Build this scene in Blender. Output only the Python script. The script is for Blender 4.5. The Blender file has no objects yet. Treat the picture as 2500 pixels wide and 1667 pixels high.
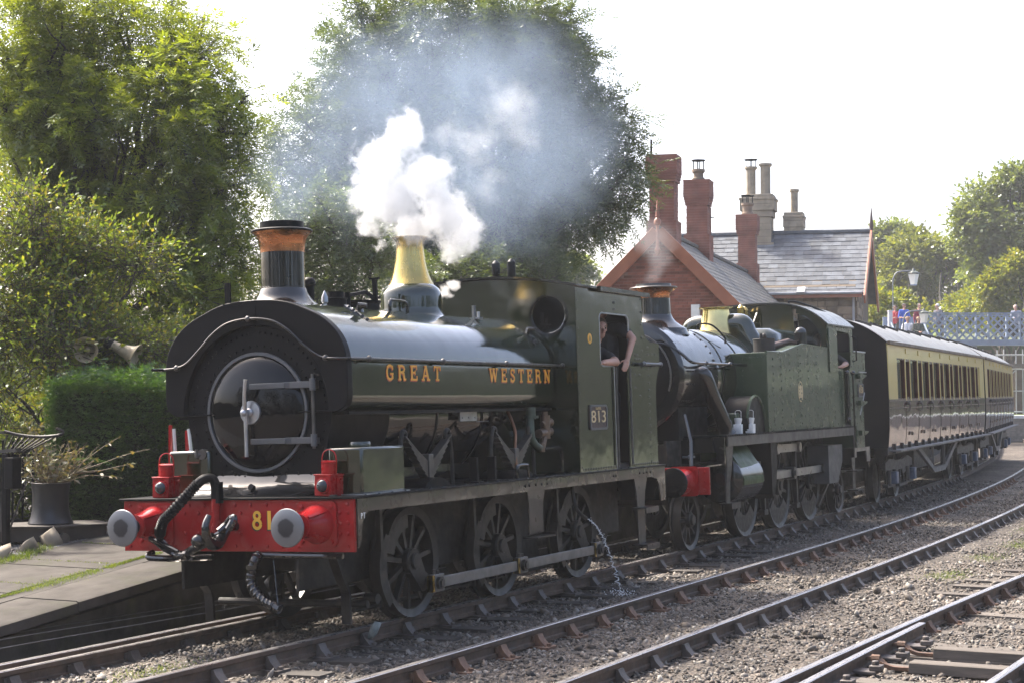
import bpy, bmesh, math, random
import numpy as np
from mathutils import Vector, Matrix, Euler
from math import sin, cos, pi, radians, sqrt, atan2

random.seed(7)
RNG = np.random.default_rng(11)
SC = bpy.context.scene
COL = SC.collection

# ---------------------------------------------------------------- camera, sky, sun, exposure
cam_d = bpy.data.cameras.new('camera')
cam = bpy.data.objects.new('camera', cam_d)
COL.objects.link(cam)
cam_d.sensor_width = 36.0
cam_d.lens = 59.76
cam_d.clip_start = 0.3
cam_d.clip_end = 2000
cam.location = (-12.49, -8.82, 2.17)
cam.rotation_euler = Euler((radians(90 + 1.753), 0, radians(25.9 - 90)), 'XYZ')
SC.camera = cam

SUN_EL, SUN_AZ = radians(52), radians(74)      # azimuth measured from +X towards +Y
world = bpy.data.worlds.new('World')
SC.world = world
world.use_nodes = True
wn = world.node_tree
wn.nodes.clear()
w_out = wn.nodes.new('ShaderNodeOutputWorld')
w_bg = wn.nodes.new('ShaderNodeBackground')
w_sky = wn.nodes.new('ShaderNodeTexSky')
w_sky.sky_type = 'NISHITA'
w_sky.sun_disc = False
w_sky.sun_elevation = SUN_EL
w_sky.sun_rotation = radians(90) - SUN_AZ
w_sky.air_density = 0.7
w_sky.dust_density = 6.0
w_sky.ozone_density = 0.3
w_bg.inputs['Strength'].default_value = 0.15
wn.links.new(w_sky.outputs[0], w_bg.inputs[0])
wn.links.new(w_bg.outputs[0], w_out.inputs[0])

sun_d = bpy.data.lights.new('sun', 'SUN')
sun_d.energy = 2.8
sun_d.angle = radians(4)
sun_d.color = (1.0, 0.93, 0.82)
sun = bpy.data.objects.new('sun', sun_d)
COL.objects.link(sun)
sv = Vector((cos(SUN_EL) * cos(SUN_AZ), cos(SUN_EL) * sin(SUN_AZ), sin(SUN_EL)))
sun.rotation_euler = sv.to_track_quat('Z', 'Y').to_euler()
sun.location = sv * 60

SC.view_settings.view_transform = 'Standard'
SC.view_settings.look = 'None'
SC.view_settings.exposure = 1.95
SC.view_settings.gamma = 1.0
SC.view_settings.use_curve_mapping = False
SC.render.engine = 'CYCLES'
SC.cycles.max_bounces = 10
SC.cycles.diffuse_bounces = 8
SC.cycles.transparent_max_bounces = 8
SC.cycles.volume_bounces = 2
SC.cycles.volume_step_rate = 1.0
SC.cycles.volume_max_steps = 256
SC.cycles.use_denoising = True

# ---------------------------------------------------------------- helpers
class MB:
    """collects simple shapes into one mesh"""
    def __init__(s):
        s.v, s.f = [], []

    def add(s, v, f):
        o = len(s.v)
        s.v += [tuple(p) for p in v]
        s.f += [tuple(i + o for i in q) for q in f]
        return s

    def box(s, x0, x1, y0, y1, z0, z1, rot=None, piv=None):
        v = [Vector((x, y, z)) for x in (x0, x1) for y in (y0, y1) for z in (z0, z1)]
        if rot is not None:
            p = Vector(piv) if piv is not None else Vector(((x0 + x1) / 2, (y0 + y1) / 2, (z0 + z1) / 2))
            R = Euler(rot).to_matrix()
            v = [R @ (q - p) + p for q in v]
        return s.add(v, [(0, 1, 3, 2), (4, 6, 7, 5), (0, 4, 5, 1), (2, 3, 7, 6), (0, 2, 6, 4), (1, 5, 7, 3)])

    def bar(s, a, b, w, h, up=(0, 0, 1)):
        """rectangular bar from a to b, w across, h along up"""
        a, b, up = Vector(a), Vector(b), Vector(up)
        d = (b - a).normalized()
        sd = d.cross(up).normalized()
        u = sd.cross(d).normalized()
        v = [p + sd * (w / 2 * i) + u * (h / 2 * j) for p in (a, b) for i, j in ((-1, -1), (1, -1), (1, 1), (-1, 1))]
        return s.add(v, [(3, 2, 1, 0), (4, 5, 6, 7), (0, 1, 5, 4), (1, 2, 6, 5), (2, 3, 7, 6), (3, 0, 4, 7)])

    def tube(s, pts, r, n=8, caps=True, closed=False):
        pts = [Vector(p) for p in pts]
        m = len(pts)
        rr = r if isinstance(r, (list, tuple)) else [r] * m
        nrm = None
        rings = []
        for i, p in enumerate(pts):
            a = pts[i - 1] if (i > 0 or closed) else p
            b = pts[(i + 1) % m] if (i < m - 1 or closed) else p
            d = b - a
            d = d.normalized() if d.length > 1e-9 else Vector((0, 0, 1))
            if nrm is None:
                t = Vector((0, 0, 1)) if abs(d.z) < .9 else Vector((1, 0, 0))
                nrm = (t - d * t.dot(d)).normalized()
            else:
                q = nrm - d * nrm.dot(d)
                nrm = q.normalized() if q.length > 1e-6 else nrm
            bi = d.cross(nrm)
            rings.append([p + (nrm * cos(2 * pi * k / n) + bi * sin(2 * pi * k / n)) * rr[i] for k in range(n)])
        v = [q for ring in rings for q in ring]
        f = []
        for i in range(m if closed else m - 1):
            j = (i + 1) % m
            for k in range(n):
                l = (k + 1) % n
                f.append((i * n + k, i * n + l, j * n + l, j * n + k))
        if caps and not closed:
            f.append(tuple(range(n - 1, -1, -1)))
            f.append(tuple((m - 1) * n + k for k in range(n)))
        return s.add(v, f)

    def lathe(s, prof, o=(0, 0, 0), axis='z', n=32, a0=0., a1=2 * pi, sx=1., caps=False):
        """prof: (radius, height) list turned about the axis through o"""
        full = abs(a1 - a0 - 2 * pi) < 1e-6
        m = n if full else n + 1
        v = []
        for r, h in prof:
            for k in range(m):
                a = a0 + (a1 - a0) * k / n
                c, q = r * cos(a), r * sin(a)
                if axis == 'z': p = (o[0] + c, o[1] + q, o[2] + h)
                elif axis == 'x': p = (o[0] + h, o[1] + c, o[2] + q)
                else: p = (o[0] + q, o[1] + h, o[2] + c)
                v.append(p)
        f = []
        for i in range(len(prof) - 1):
            for k in range(n):
                l = (k + 1) % m if full else k + 1
                f.append((i * m + k, i * m + l, (i + 1) * m + l, (i + 1) * m + k))
        if caps:
            f.append(tuple(range(m - 1, -1, -1)))
            f.append(tuple((len(prof) - 1) * m + k for k in range(m)))
        return s.add(v, f)

    def cyl(s, a, b, r, n=16, r2=None):
        return s.tube([a, b], [r, r if r2 is None else r2], n)

    def prism(s, poly, axis, a, b):
        """2D polygon extruded along an axis; poly in the two other axes in x,y,z order"""
        def P(p, h):
            return {'x': (h, p[0], p[1]), 'y': (p[0], h, p[1]), 'z': (p[0], p[1], h)}[axis]
        n = len(poly)
        v = [P(p, a) for p in poly] + [P(p, b) for p in poly]
        f = [tuple(range(n)), tuple(range(2 * n - 1, n - 1, -1))]
        f += [(i, n + i, n + (i + 1) % n, (i + 1) % n) for i in range(n)]
        return s.add(v, f)

    def ring(s, outer, inner, axis, a, b):
        """plate with a hole: two outlines with the same number of points"""
        def P(p, h):
            return {'x': (h, p[0], p[1]), 'y': (p[0], h, p[1]), 'z': (p[0], p[1], h)}[axis]
        n = len(outer)
        v = [P(p, h) for h in (a, b) for ol in (outer, inner) for p in ol]
        f = []
        for i in range(n):
            j = (i + 1) % n
            f += [(i, j, n + j, n + i), (2 * n + i, 3 * n + i, 3 * n + j, 2 * n + j),
                  (i, 2 * n + i, 2 * n + j, j), (n + i, n + j, 3 * n + j, 3 * n + i)]
        return s.add(v, f)

    def strip(s, secs, closed=False):
        n = len(secs[0])
        v = [p for q in secs for p in q]
        f = []
        for i in range(len(secs) - 1):
            for k in range(n if closed else n - 1):
                l = (k + 1) % n
                f.append((i * n + k, i * n + l, (i + 1) * n + l, (i + 1) * n + k))
        return s.add(v, f)

    def ball(s, c, r, n=12, m=8, sc=(1, 1, 1), rot=None):
        R = Euler(rot).to_matrix() if rot is not None else None
        v, f = [], []
        for i in range(m + 1):
            t = pi * i / m
            for k in range(n):
                a = 2 * pi * k / n
                p = Vector((sin(t) * cos(a) * r * sc[0], sin(t) * sin(a) * r * sc[1], cos(t) * r * sc[2]))
                if R is not None: p = R @ p
                v.append((c[0] + p[0], c[1] + p[1], c[2] + p[2]))
        for i in range(m):
            for k in range(n):
                l = (k + 1) % n
                f.append((i * n + k, (i + 1) * n + k, (i + 1) * n + l, i * n + l))
        return s.add(v, f)

    def rivet(s, p, nrm, r=.014, n=6):
        p, d = Vector(p), Vector(nrm).normalized()
        t = Vector((0, 0, 1)) if abs(d.z) < .9 else Vector((1, 0, 0))
        a = (t - d * t.dot(d)).normalized()
        b = d.cross(a)
        v, f = [], []
        for rr, h in ((1, 0), (.8, .55)):
            for k in range(n):
                g = 2 * pi * k / n
                v.append(p + (a * cos(g) + b * sin(g)) * r * rr + d * r * h)
        v.append(p + d * r * .85)
        for k in range(n):
            l = (k + 1) % n
            f += [(k, l, n + l, n + k), (n + k, n + l, 2 * n)]
        return s.add(v, f)

    def rivets(s, a, b, step, nrm, r=.014, n=6):
        a, b = Vector(a), Vector(b)
        k = max(1, int(round((b - a).length / step)))
        for i in range(k + 1):
            s.rivet(a.lerp(b, i / k), nrm, r, n)
        return s

    def mesh(s, name, mat=None, smooth=35):
        me = bpy.data.meshes.new(name)
        me.from_pydata(s.v, [], s.f)
        bm = bmesh.new()
        bm.from_mesh(me)
        bmesh.ops.recalc_face_normals(bm, faces=bm.faces)
        bm.to_mesh(me)
        bm.free()
        if smooth:
            me.shade_smooth()
            me.set_sharp_from_angle(angle=radians(smooth))
        if mat: me.materials.append(mat)
        return me

    def build(s, name, mat, parent=None, smooth=35, bevel=0, kind=None, label=None, loc=None):
        o = bpy.data.objects.new(name, s.mesh(name, mat, smooth))
        COL.objects.link(o)
        if parent is not None: o.parent = parent
        if bevel:
            b = o.modifiers.new('bevel', 'BEVEL')
            b.width = bevel
            b.segments = 2
            b.limit_method = 'ANGLE'
            b.angle_limit = radians(50)
        if kind: o['kind'] = kind
        if label: o['label'] = label
        if loc is not None: o.location = loc
        return o


def thing(name, label, cat, loc=(0, 0, 0), rot=(0, 0, 0), group=None):
    o = bpy.data.objects.new(name, None)
    COL.objects.link(o)
    o.location = loc
    o.rotation_euler = rot
    o.empty_display_size = .2
    return tag(o, label, cat, group)


def tag(o, label, cat, group=None):
    o['label'] = label
    o['category'] = cat
    if group: o['group'] = group
    return o


def put(name, me, parent=None, loc=(0, 0, 0), rot=(0, 0, 0), scale=None):
    o = bpy.data.objects.new(name, me)
    COL.objects.link(o)
    o.location = loc
    o.rotation_euler = rot
    if scale: o.scale = scale
    if parent is not None: o.parent = parent
    return o


def children(o):
    return [c for c in bpy.data.objects if c.parent == o]


def copy_tree(o, parent=None, kids=None):
    c = o.copy()
    COL.objects.link(c)
    c.parent = parent
    for ch in children(o):
        copy_tree(ch, c)
    return c


def arc(cx, cy, r, a0, a1, n, ry=None):
    ry = r if ry is None else ry
    return [(cx + r * cos(radians(a0 + (a1 - a0) * i / n)), cy + ry * sin(radians(a0 + (a1 - a0) * i / n))) for i in range(n + 1)]


def smooth_path(pts, k=6):
    """Catmull-Rom through pts"""
    P = [Vector(p) for p in pts]
    P = [P[0] * 2 - P[1]] + P + [P[-1] * 2 - P[-2]]
    out = []
    for i in range(1, len(P) - 2):
        for j in range(k):
            t = j / k
            a, b, c, d = P[i - 1:i + 3]
            out.append(.5 * ((2 * b) + (c - a) * t + (2 * a - 5 * b + 4 * c - d) * t * t + (3 * b - a - 3 * c + d) * t ** 3))
    out.append(P[-2])
    return out


def yo(x):
    """sideways shift of the curved tracks"""
    return max(0., x - 9.) ** 2 / 570.


def ydir(x):
    return math.atan(max(0., x - 9.) / 285.)


def fast_mesh(name, V, F, mat):
    """V (n,3), F (m,k) numpy arrays"""
    me = bpy.data.meshes.new(name)
    m, k = F.shape
    me.vertices.add(len(V))
    me.vertices.foreach_set('co', np.ascontiguousarray(V, dtype=np.float32).ravel())
    me.loops.add(m * k)
    me.loops.foreach_set('vertex_index', np.ascontiguousarray(F, dtype=np.int32).ravel())
    me.polygons.add(m)
    me.polygons.foreach_set('loop_start', np.arange(0, m * k, k, dtype=np.int32))
    me.update(calc_edges=True)
    me.materials.append(mat)
    return me


# ---------------------------------------------------------------- materials
def nodes(name):
    m = bpy.data.materials.new(name)
    m.use_nodes = True
    nt = m.node_tree
    b = nt.nodes['Principled BSDF']
    return m, nt, b


def N(nt, t, **kw):
    n = nt.nodes.new(t)
    for k, v in kw.items(): setattr(n, k, v)
    return n


def pmat(name, col, rough=.5, metal=0., coat=0., var=.25, vs=3., bump=0., bs=60., col2=None, c2s=2., c2lo=.5, c2hi=.7,
         rvar=.1, wave=0., ws=1.5, per_obj=0., stretch=None, spec=.5, cior=1.5):
    """painted / metal / stone surface: colour with cloudy variation, a second colour in patches, fine bump, slow waviness"""
    m, nt, b = nodes(name)
    L = nt.links
    tc = N(nt, 'ShaderNodeTexCoord')
    src = tc.outputs['Object']
    if stretch:
        mp = N(nt, 'ShaderNodeMapping')
        mp.inputs['Scale'].default_value = stretch
        L.new(src, mp.inputs[0])
        src = mp.outputs[0]
    nz = N(nt, 'ShaderNodeTexNoise')
    nz.inputs['Scale'].default_value = vs
    nz.inputs['Detail'].default_value = 6
    L.new(src, nz.inputs['Vector'])
    hsv = N(nt, 'ShaderNodeMixRGB', blend_type='MULTIPLY')
    hsv.inputs[0].default_value = 1
    ramp = N(nt, 'ShaderNodeMapRange')
    ramp.inputs['To Min'].default_value = 1 - var
    ramp.inputs['To Max'].default_value = 1 + var
    ramp.inputs['From Min'].default_value = .25
    ramp.inputs['From Max'].default_value = .75
    L.new(nz.outputs['Fac'], ramp.inputs['Value'])
    c = (*col, 1)
    base = N(nt, 'ShaderNodeRGB')
    base.outputs[0].default_value = c
    cur = base.outputs[0]
    if per_obj:
        oi = N(nt, 'ShaderNodeObjectInfo')
        mr = N(nt, 'ShaderNodeMapRange')
        mr.inputs['To Min'].default_value = 1 - per_obj
        mr.inputs['To Max'].default_value = 1 + per_obj
        L.new(oi.outputs['Random'], mr.inputs['Value'])
        mm = N(nt, 'ShaderNodeMixRGB', blend_type='MULTIPLY')
        mm.inputs[0].default_value = 1
        L.new(cur, mm.inputs[1])
        L.new(mr.outputs[0], mm.inputs[2])
        cur = mm.outputs[0]
    if col2:
        n2 = N(nt, 'ShaderNodeTexNoise')
        n2.inputs['Scale'].default_value = c2s
        n2.inputs['Detail'].default_value = 8
        n2.inputs['Roughness'].default_value = .65
        L.new(src, n2.inputs['Vector'])
        r2 = N(nt, 'ShaderNodeMapRange')
        r2.inputs['From Min'].default_value = c2lo
        r2.inputs['From Max'].default_value = c2hi
        L.new(n2.outputs['Fac'], r2.inputs['Value'])
        mx = N(nt, 'ShaderNodeMixRGB')
        L.new(r2.outputs[0], mx.inputs[0])
        L.new(cur, mx.inputs[1])
        mx.inputs[2].default_value = (*col2, 1)
        cur = mx.outputs[0]
    L.new(cur, hsv.inputs[1])
    L.new(ramp.outputs[0], hsv.inputs[2])
    L.new(hsv.outputs[0], b.inputs['Base Color'])
    b.inputs['Metallic'].default_value = metal
    b.inputs['Specular IOR Level'].default_value = spec * (.25 if coat else 1)
    if rvar:
        rr = N(nt, 'ShaderNodeMapRange')
        rr.inputs['To Min'].default_value = max(.02, rough - rvar)
        rr.inputs['To Max'].default_value = min(1, rough + rvar)
        rr.inputs['From Min'].default_value = .3
        rr.inputs['From Max'].default_value = .7
        n3 = N(nt, 'ShaderNodeTexNoise')
        n3.inputs['Scale'].default_value = vs * 2.3
        n3.inputs['Detail'].default_value = 5
        L.new(src, n3.inputs['Vector'])
        L.new(n3.outputs['Fac'], rr.inputs['Value'])
        L.new(rr.outputs[0], b.inputs['Roughness'])
    else:
        b.inputs['Roughness'].default_value = rough
    if coat:
        b.inputs['Coat Weight'].default_value = coat
        b.inputs['Coat Roughness'].default_value = .04
        b.inputs['Coat IOR'].default_value = cior
    last = None
    for amt, scl, dist in ((wave, ws, .05), (bump, bs, .01)):
        if not amt: continue
        n4 = N(nt, 'ShaderNodeTexNoise')
        n4.inputs['Scale'].default_value = scl
        n4.inputs['Detail'].default_value = 2 if dist > .02 else 6
        L.new(src, n4.inputs['Vector'])
        bp = N(nt, 'ShaderNodeBump')
        bp.inputs['Strength'].default_value = amt
        bp.inputs['Distance'].default_value = dist
        L.new(n4.outputs['Fac'], bp.inputs['Height'])
        if last is not None: L.new(last, bp.inputs['Normal'])
        last = bp.outputs[0]
    if last is not None:
        L.new(last, b.inputs['Normal'])
        if coat: L.new(last, b.inputs['Coat Normal'])
    return m


def leaf_mat(name, c1, c2, c3, trans=.45, gloss=.06):
    """thin leaves: each leaf its own tint, light passing through"""
    m, nt, b = nodes(name)
    nt.nodes.remove(b)
    L = nt.links
    out = nt.nodes['Material Output']
    g = N(nt, 'ShaderNodeNewGeometry')
    cr = N(nt, 'ShaderNodeValToRGB')
    e = cr.color_ramp.elements
    e[0].color = (*c1, 1)
    e[1].color = (*c3, 1)
    e[1].position = 1
    k = e.new(.55)
    k.color = (*c2, 1)
    L.new(g.outputs['Random Per Island'], cr.inputs[0])
    tc = N(nt, 'ShaderNodeTexCoord')
    nz = N(nt, 'ShaderNodeTexNoise')
    nz.inputs['Scale'].default_value = .55
    nz.inputs['Detail'].default_value = 3
    L.new(tc.outputs['Object'], nz.inputs['Vector'])
    mr = N(nt, 'ShaderNodeMapRange')
    mr.inputs['From Min'].default_value = .3
    mr.inputs['From Max'].default_value = .7
    mr.inputs['To Min'].default_value = .65
    mr.inputs['To Max'].default_value = 1.35
    L.new(nz.outputs['Fac'], mr.inputs['Value'])
    mu = N(nt, 'ShaderNodeMixRGB', blend_type='MULTIPLY')
    mu.inputs[0].default_value = 1
    L.new(cr.outputs[0], mu.inputs[1])
    L.new(mr.outputs[0], mu.inputs[2])
    d = N(nt, 'ShaderNodeBsdfDiffuse')
    t = N(nt, 'ShaderNodeBsdfTranslucent')
    L.new(mu.outputs[0], d.inputs[0])
    br = N(nt, 'ShaderNodeMixRGB', blend_type='MULTIPLY')
    br.inputs[0].default_value = 1
    br.inputs[2].default_value = (1.7, 1.5, .55, 1)
    L.new(mu.outputs[0], br.inputs[1])
    L.new(br.outputs[0], t.inputs[0])
    mx = N(nt, 'ShaderNodeMixShader')
    mx.inputs[0].default_value = trans
    L.new(d.outputs[0], mx.inputs[1])
    L.new(t.outputs[0], mx.inputs[2])
    gl = N(nt, 'ShaderNodeBsdfGlossy')
    gl.inputs['Roughness'].default_value = .35
    gl.inputs['Color'].default_value = (.8, .85, .8, 1)
    m2 = N(nt, 'ShaderNodeMixShader')
    m2.inputs[0].default_value = gloss
    L.new(mx.outputs[0], m2.inputs[1])
    L.new(gl.outputs[0], m2.inputs[2])
    L.new(m2.outputs[0], out.inputs['Surface'])
    return m


def glass_mat(name, tint=(.5, .55, .55), rough=.03, ior=1.5):
    m, nt, b = nodes(name)
    L = nt.links
    t = N(nt, 'ShaderNodeBsdfTransparent')
    t.inputs[0].default_value = (*tint, 1)
    g = N(nt, 'ShaderNodeBsdfGlossy')
    g.inputs['Roughness'].default_value = rough
    fr = N(nt, 'ShaderNodeFresnel')
    fr.inputs['IOR'].default_value = ior
    mx = N(nt, 'ShaderNodeMixShader')
    L.new(fr.outputs[0], mx.inputs[0])
    L.new(t.outputs[0], mx.inputs[1])
    L.new(g.outputs[0], mx.inputs[2])
    nt.nodes.remove(b)
    L.new(mx.outputs[0], nt.nodes['Material Output'].inputs['Surface'])
    return m


M = {}
M['green'] = pmat('locomotive green', (.014, .0195, .009), .14, cior=1.65, col2=(.022, .023, .015), c2s=2.5, c2lo=.5, c2hi=.8, coat=1.0, var=.15, wave=.12, ws=2.2, bump=.02, bs=200, rvar=.06)
M['green2'] = pmat('tank engine green', (.046, .064, .038), .3, coat=.35, var=.12, wave=.06, ws=1.2, rvar=.06)
M['black'] = pmat('smokebox black', (.007, .007, .008), .45, var=.3, bump=.03, bs=90, rvar=.1, spec=.10)
M['gloss'] = pmat('gloss black', (.004, .004, .005), .06, coat=.3, var=.1, wave=.05, ws=2, rvar=.02)
M['bgloss'] = pmat('semi gloss black', (.009, .009, .0095), .2, cior=1.9, coat=.5, var=.3, wave=.15, ws=2.5, rvar=.08)
M['grime'] = pmat('grimy frame', (.018, .016, .014), .6, spec=.3, var=.4, vs=5, bump=.1, bs=50, col2=(.055, .045, .033), c2s=3)
M['wheel'] = pmat('grimy wheel', (.030, .027, .024), .45, spec=.4, var=.35, vs=6, bump=.06, bs=60, col2=(.02, .018, .017), c2s=5)
M['red'] = pmat('buffer beam red', (.27, .011, .013), .28, coat=.4, var=.22, vs=2.5, bump=.03, bs=70, rvar=.12, col2=(.13, .012, .012), c2s=5, c2lo=.55, c2hi=.85)
M['lampred'] = pmat('lamp red', (.30, .010, .012), .3, coat=.3, var=.2, vs=14)
M['steel'] = pmat('worn steel', (.36, .37, .39), .38, metal=.85, var=.25, vs=9, bump=.05, bs=120, rvar=.1)
M['bsteel'] = pmat('bright steel', (.10, .105, .112), .42, metal=.5, var=.1, vs=4, rvar=.05)
M['dsteel'] = pmat('dark rod steel', (.09, .085, .08), .38, metal=.6, var=.3, vs=9, rvar=.1)
M['copper'] = pmat('copper', (.50, .22, .11), .26, metal=1, var=.1, vs=4, col2=(.36, .15, .07), c2s=2, c2lo=.5, c2hi=.9, rvar=.05, stretch=(1, 1, 2))
M['brass'] = pmat('tarnished brass', (.52, .38, .13), .25, metal=1, var=.12, vs=4, col2=(.34, .28, .14), c2s=3, c2lo=.45, c2hi=.8, rvar=.08, stretch=(1.5, 1.5, .5))
M['brass2'] = pmat('polished brass', (.66, .52, .22), .18, metal=1, var=.15, vs=6, rvar=.05)
M['gold'] = pmat('gold paint', (.78, .38, .035), .4, var=.1, vs=20)
M['redshade'] = pmat('letter red shade', (.42, .05, .012), .4, var=.1)
M['blackshade'] = pmat('letter black shade', (.01, .009, .008), .4, var=.1)
M['yellow'] = pmat('yellow paint', (.62, .36, .04), .4, var=.1)
M['rail'] = pmat('rail top steel', (.30, .28, .27), .3, metal=.7, var=.2, vs=8, rvar=.08, stretch=(.3, 3, 3))
M['railside'] = pmat('rusty rail', (.085, .055, .038), .75, var=.35, vs=7, bump=.15, bs=60, col2=(.05, .042, .035), c2s=6)
M['chair'] = pmat('cast rail chair', (.075, .062, .055), .6, var=.4, vs=14, bump=.2, bs=70, per_obj=.3)
M['rustchair'] = pmat('rusty rail chair', (.12, .065, .04), .75, var=.4, vs=14, bump=.2, bs=70, per_obj=.3)
M['oldwood'] = pmat('weathered timber', (.105, .092, .08), .85, spec=.2, var=.4, vs=5, bump=.35, bs=40, per_obj=.2, stretch=(4, .5, 4))
M['darkwood'] = pmat('tarred timber', (.045, .038, .032), .8, var=.4, vs=5, bump=.3, bs=40)
M['white'] = pmat('white paint', (.72, .72, .70), .5, var=.12, vs=6)
M['skin'] = pmat('skin', (.42, .235, .17), .5, var=.12, vs=12)
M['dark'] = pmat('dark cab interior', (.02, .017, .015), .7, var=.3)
M['glass'] = glass_mat('window glass')
# ================================================================ the setting
def grid_mesh(name, xs, ys, zf, mat):
    nx, ny = len(xs), len(ys)
    X, Y = np.meshgrid(xs, ys, indexing='ij')
    V = np.stack([X, Y, zf(X, Y)], -1).reshape(-1, 3)
    i = np.arange(nx - 1)[:, None] * ny + np.arange(ny - 1)[None, :]
    F = np.stack([i, i + ny, i + ny + 1, i + 1], -1).reshape(-1, 4)
    me = fast_mesh(name, V, F, mat)
    me.shade_smooth()
    return me


def ballast_mat(name, cols, scale):
    m, nt, b = nodes(name)
    L = nt.links
    tc = N(nt, 'ShaderNodeTexCoord')
    vo = N(nt, 'ShaderNodeTexVoronoi')
    vo.inputs['Scale'].default_value = scale
    L.new(tc.outputs['Object'], vo.inputs['Vector'])
    sep = N(nt, 'ShaderNodeSeparateColor')
    L.new(vo.outputs['Color'], sep.inputs[0])
    cr = N(nt, 'ShaderNodeValToRGB')
    e = cr.color_ramp.elements
    e[0].color = (*cols[0], 1)
    e[1].color = (*cols[-1], 1)
    for i, c in enumerate(cols[1:-1]):
        k = e.new((i + 1) / (len(cols) - 1))
        k.color = (*c, 1)
    L.new(sep.outputs[0], cr.inputs[0])
    nz = N(nt, 'ShaderNodeTexNoise')
    nz.inputs['Scale'].default_value = .9
    nz.inputs['Detail'].default_value = 6
    L.new(tc.outputs['Object'], nz.inputs['Vector'])
    mr = N(nt, 'ShaderNodeMapRange')
    mr.inputs['From Min'].default_value = .3
    mr.inputs['From Max'].default_value = .7
    mr.inputs['To Min'].default_value = .6
    mr.inputs['To Max'].default_value = 1.35
    L.new(nz.outputs['Fac'], mr.inputs['Value'])
    mu = N(nt, 'ShaderNodeMixRGB', blend_type='MULTIPLY')
    mu.inputs[0].default_value = 1
    L.new(cr.outputs[0], mu.inputs[1])
    L.new(mr.outputs[0], mu.inputs[2])
    L.new(mu.outputs[0], b.inputs['Base Color'])
    b.inputs['Roughness'].default_value = .85
    b.inputs['Specular IOR Level'].default_value = .2
    bp = N(nt, 'ShaderNodeBump')
    bp.inputs['Strength'].default_value = 1
    bp.inputs['Distance'].default_value = .03
    L.new(vo.outputs['Distance'], bp.inputs['Height'])
    bp.invert = True
    L.new(bp.outputs[0], b.inputs['Normal'])
    return m


def stone_mat(name, cols, spec=.25):
    m, nt, b = nodes(name)
    L = nt.links
    g = N(nt, 'ShaderNodeNewGeometry')
    cr = N(nt, 'ShaderNodeValToRGB')
    e = cr.color_ramp.elements
    e[0].color = (*cols[0], 1)
    e[1].color = (*cols[-1], 1)
    for i, c in enumerate(cols[1:-1]):
        k = e.new((i + 1) / (len(cols) - 1))
        k.color = (*c, 1)
    L.new(g.outputs['Random Per Island'], cr.inputs[0])
    tc = N(nt, 'ShaderNodeTexCoord')
    nz = N(nt, 'ShaderNodeTexNoise')
    nz.inputs['Scale'].default_value = .8
    nz.inputs['Detail'].default_value = 7
    L.new(tc.outputs['Object'], nz.inputs['Vector'])
    mr = N(nt, 'ShaderNodeMapRange')
    mr.inputs['From Min'].default_value = .3
    mr.inputs['From Max'].default_value = .7
    mr.inputs['To Min'].default_value = .6
    mr.inputs['To Max'].default_value = 1.4
    L.new(nz.outputs['Fac'], mr.inputs['Value'])
    mu = N(nt, 'ShaderNodeMixRGB', blend_type='MULTIPLY')
    mu.inputs[0].default_value = 1
    L.new(cr.outputs[0], mu.inputs[1])
    L.new(mr.outputs[0], mu.inputs[2])
    L.new(mu.outputs[0], b.inputs['Base Color'])
    b.inputs['Roughness'].default_value = .62
    b.inputs['Specular IOR Level'].default_value = spec
    return m


GZ = -.165
BAL = [(.03, .028, .026), (.066, .058, .05), (.093, .08, .068), (.114, .092, .075), (.155, .138, .12)]
M['ground'] = ballast_mat('ballast ground', BAL, 28)
M['stone'] = stone_mat('ballast stone', [(.025, .023, .021), (.072, .063, .054), (.11, .095, .08), (.14, .112, .088), (.175, .158, .138), (.24, .225, .20)])


def nz2(X, Y, s=1.):
    return (np.sin(X * 1.7 * s + 1.3 * np.sin(Y * 1.1 * s)) + np.sin(Y * 2.3 * s + .7 * np.sin(X * 2.9 * s))) * .5


g = put('ground', grid_mesh('ground', np.concatenate([[-78, -40], np.arange(-14, 62, .6), [75, 110, 150, 198]]),
                            np.concatenate([[-93, -60, -30], np.arange(-16, 4, .35), [6, 12, 30, 80, 148]]),
                            lambda X, Y: GZ + .018 * nz2(X, Y, 1.3) * (np.abs(Y) < 16) * (np.abs(X) < 60), M['ground']))
g['kind'] = 'structure'

# loose stones of the ballast: real pieces where the camera can pick them out
ICO = bmesh.new()
bmesh.ops.create_icosphere(ICO, subdivisions=1, radius=1)
ICO_V = np.array([v.co[:] for v in ICO.verts])
ICO_F = np.array([[v.index for v in f.verts] for f in ICO.faces])
ICO.free()
OCT_V = np.array([(1, 0, 0), (-1, 0, 0), (0, 1, 0), (0, -1, 0), (0, 0, 1), (0, 0, -1)], float)
OCT_F = np.array([(0, 2, 4), (2, 1, 4), (1, 3, 4), (3, 0, 4), (2, 0, 5), (1, 2, 5), (3, 1, 5), (0, 3, 5)])


def stones(name, P, size, mat, base=(ICO_V, ICO_F), flat=.7):
    bv, bf = base
    n = len(P)
    jit = 1 + RNG.uniform(-.38, .38, (n, len(bv), 1))
    sc = size[:, None] * RNG.uniform(.6, 1.25, (n, 3))
    a = RNG.uniform(0, 2 * pi, n)
    v = bv[None] * jit * sc[:, None, :]
    tl = RNG.normal(0, .5, (n, 2))
    v[..., 2] = v[..., 2] * flat + v[..., 0] * tl[:, :1] + v[..., 1] * tl[:, 1:] * .6
    c, s = np.cos(a)[:, None], np.sin(a)[:, None]
    x = v[..., 0] * c - v[..., 1] * s
    y = v[..., 0] * s + v[..., 1] * c
    v = np.stack([x, y, v[..., 2]], -1) + P[:, None, :]
    F = (bf[None] + (np.arange(n) * len(bv))[:, None, None]).reshape(-1, 3)
    return fast_mesh(name, v.reshape(-1, 3), F, mat)


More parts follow.
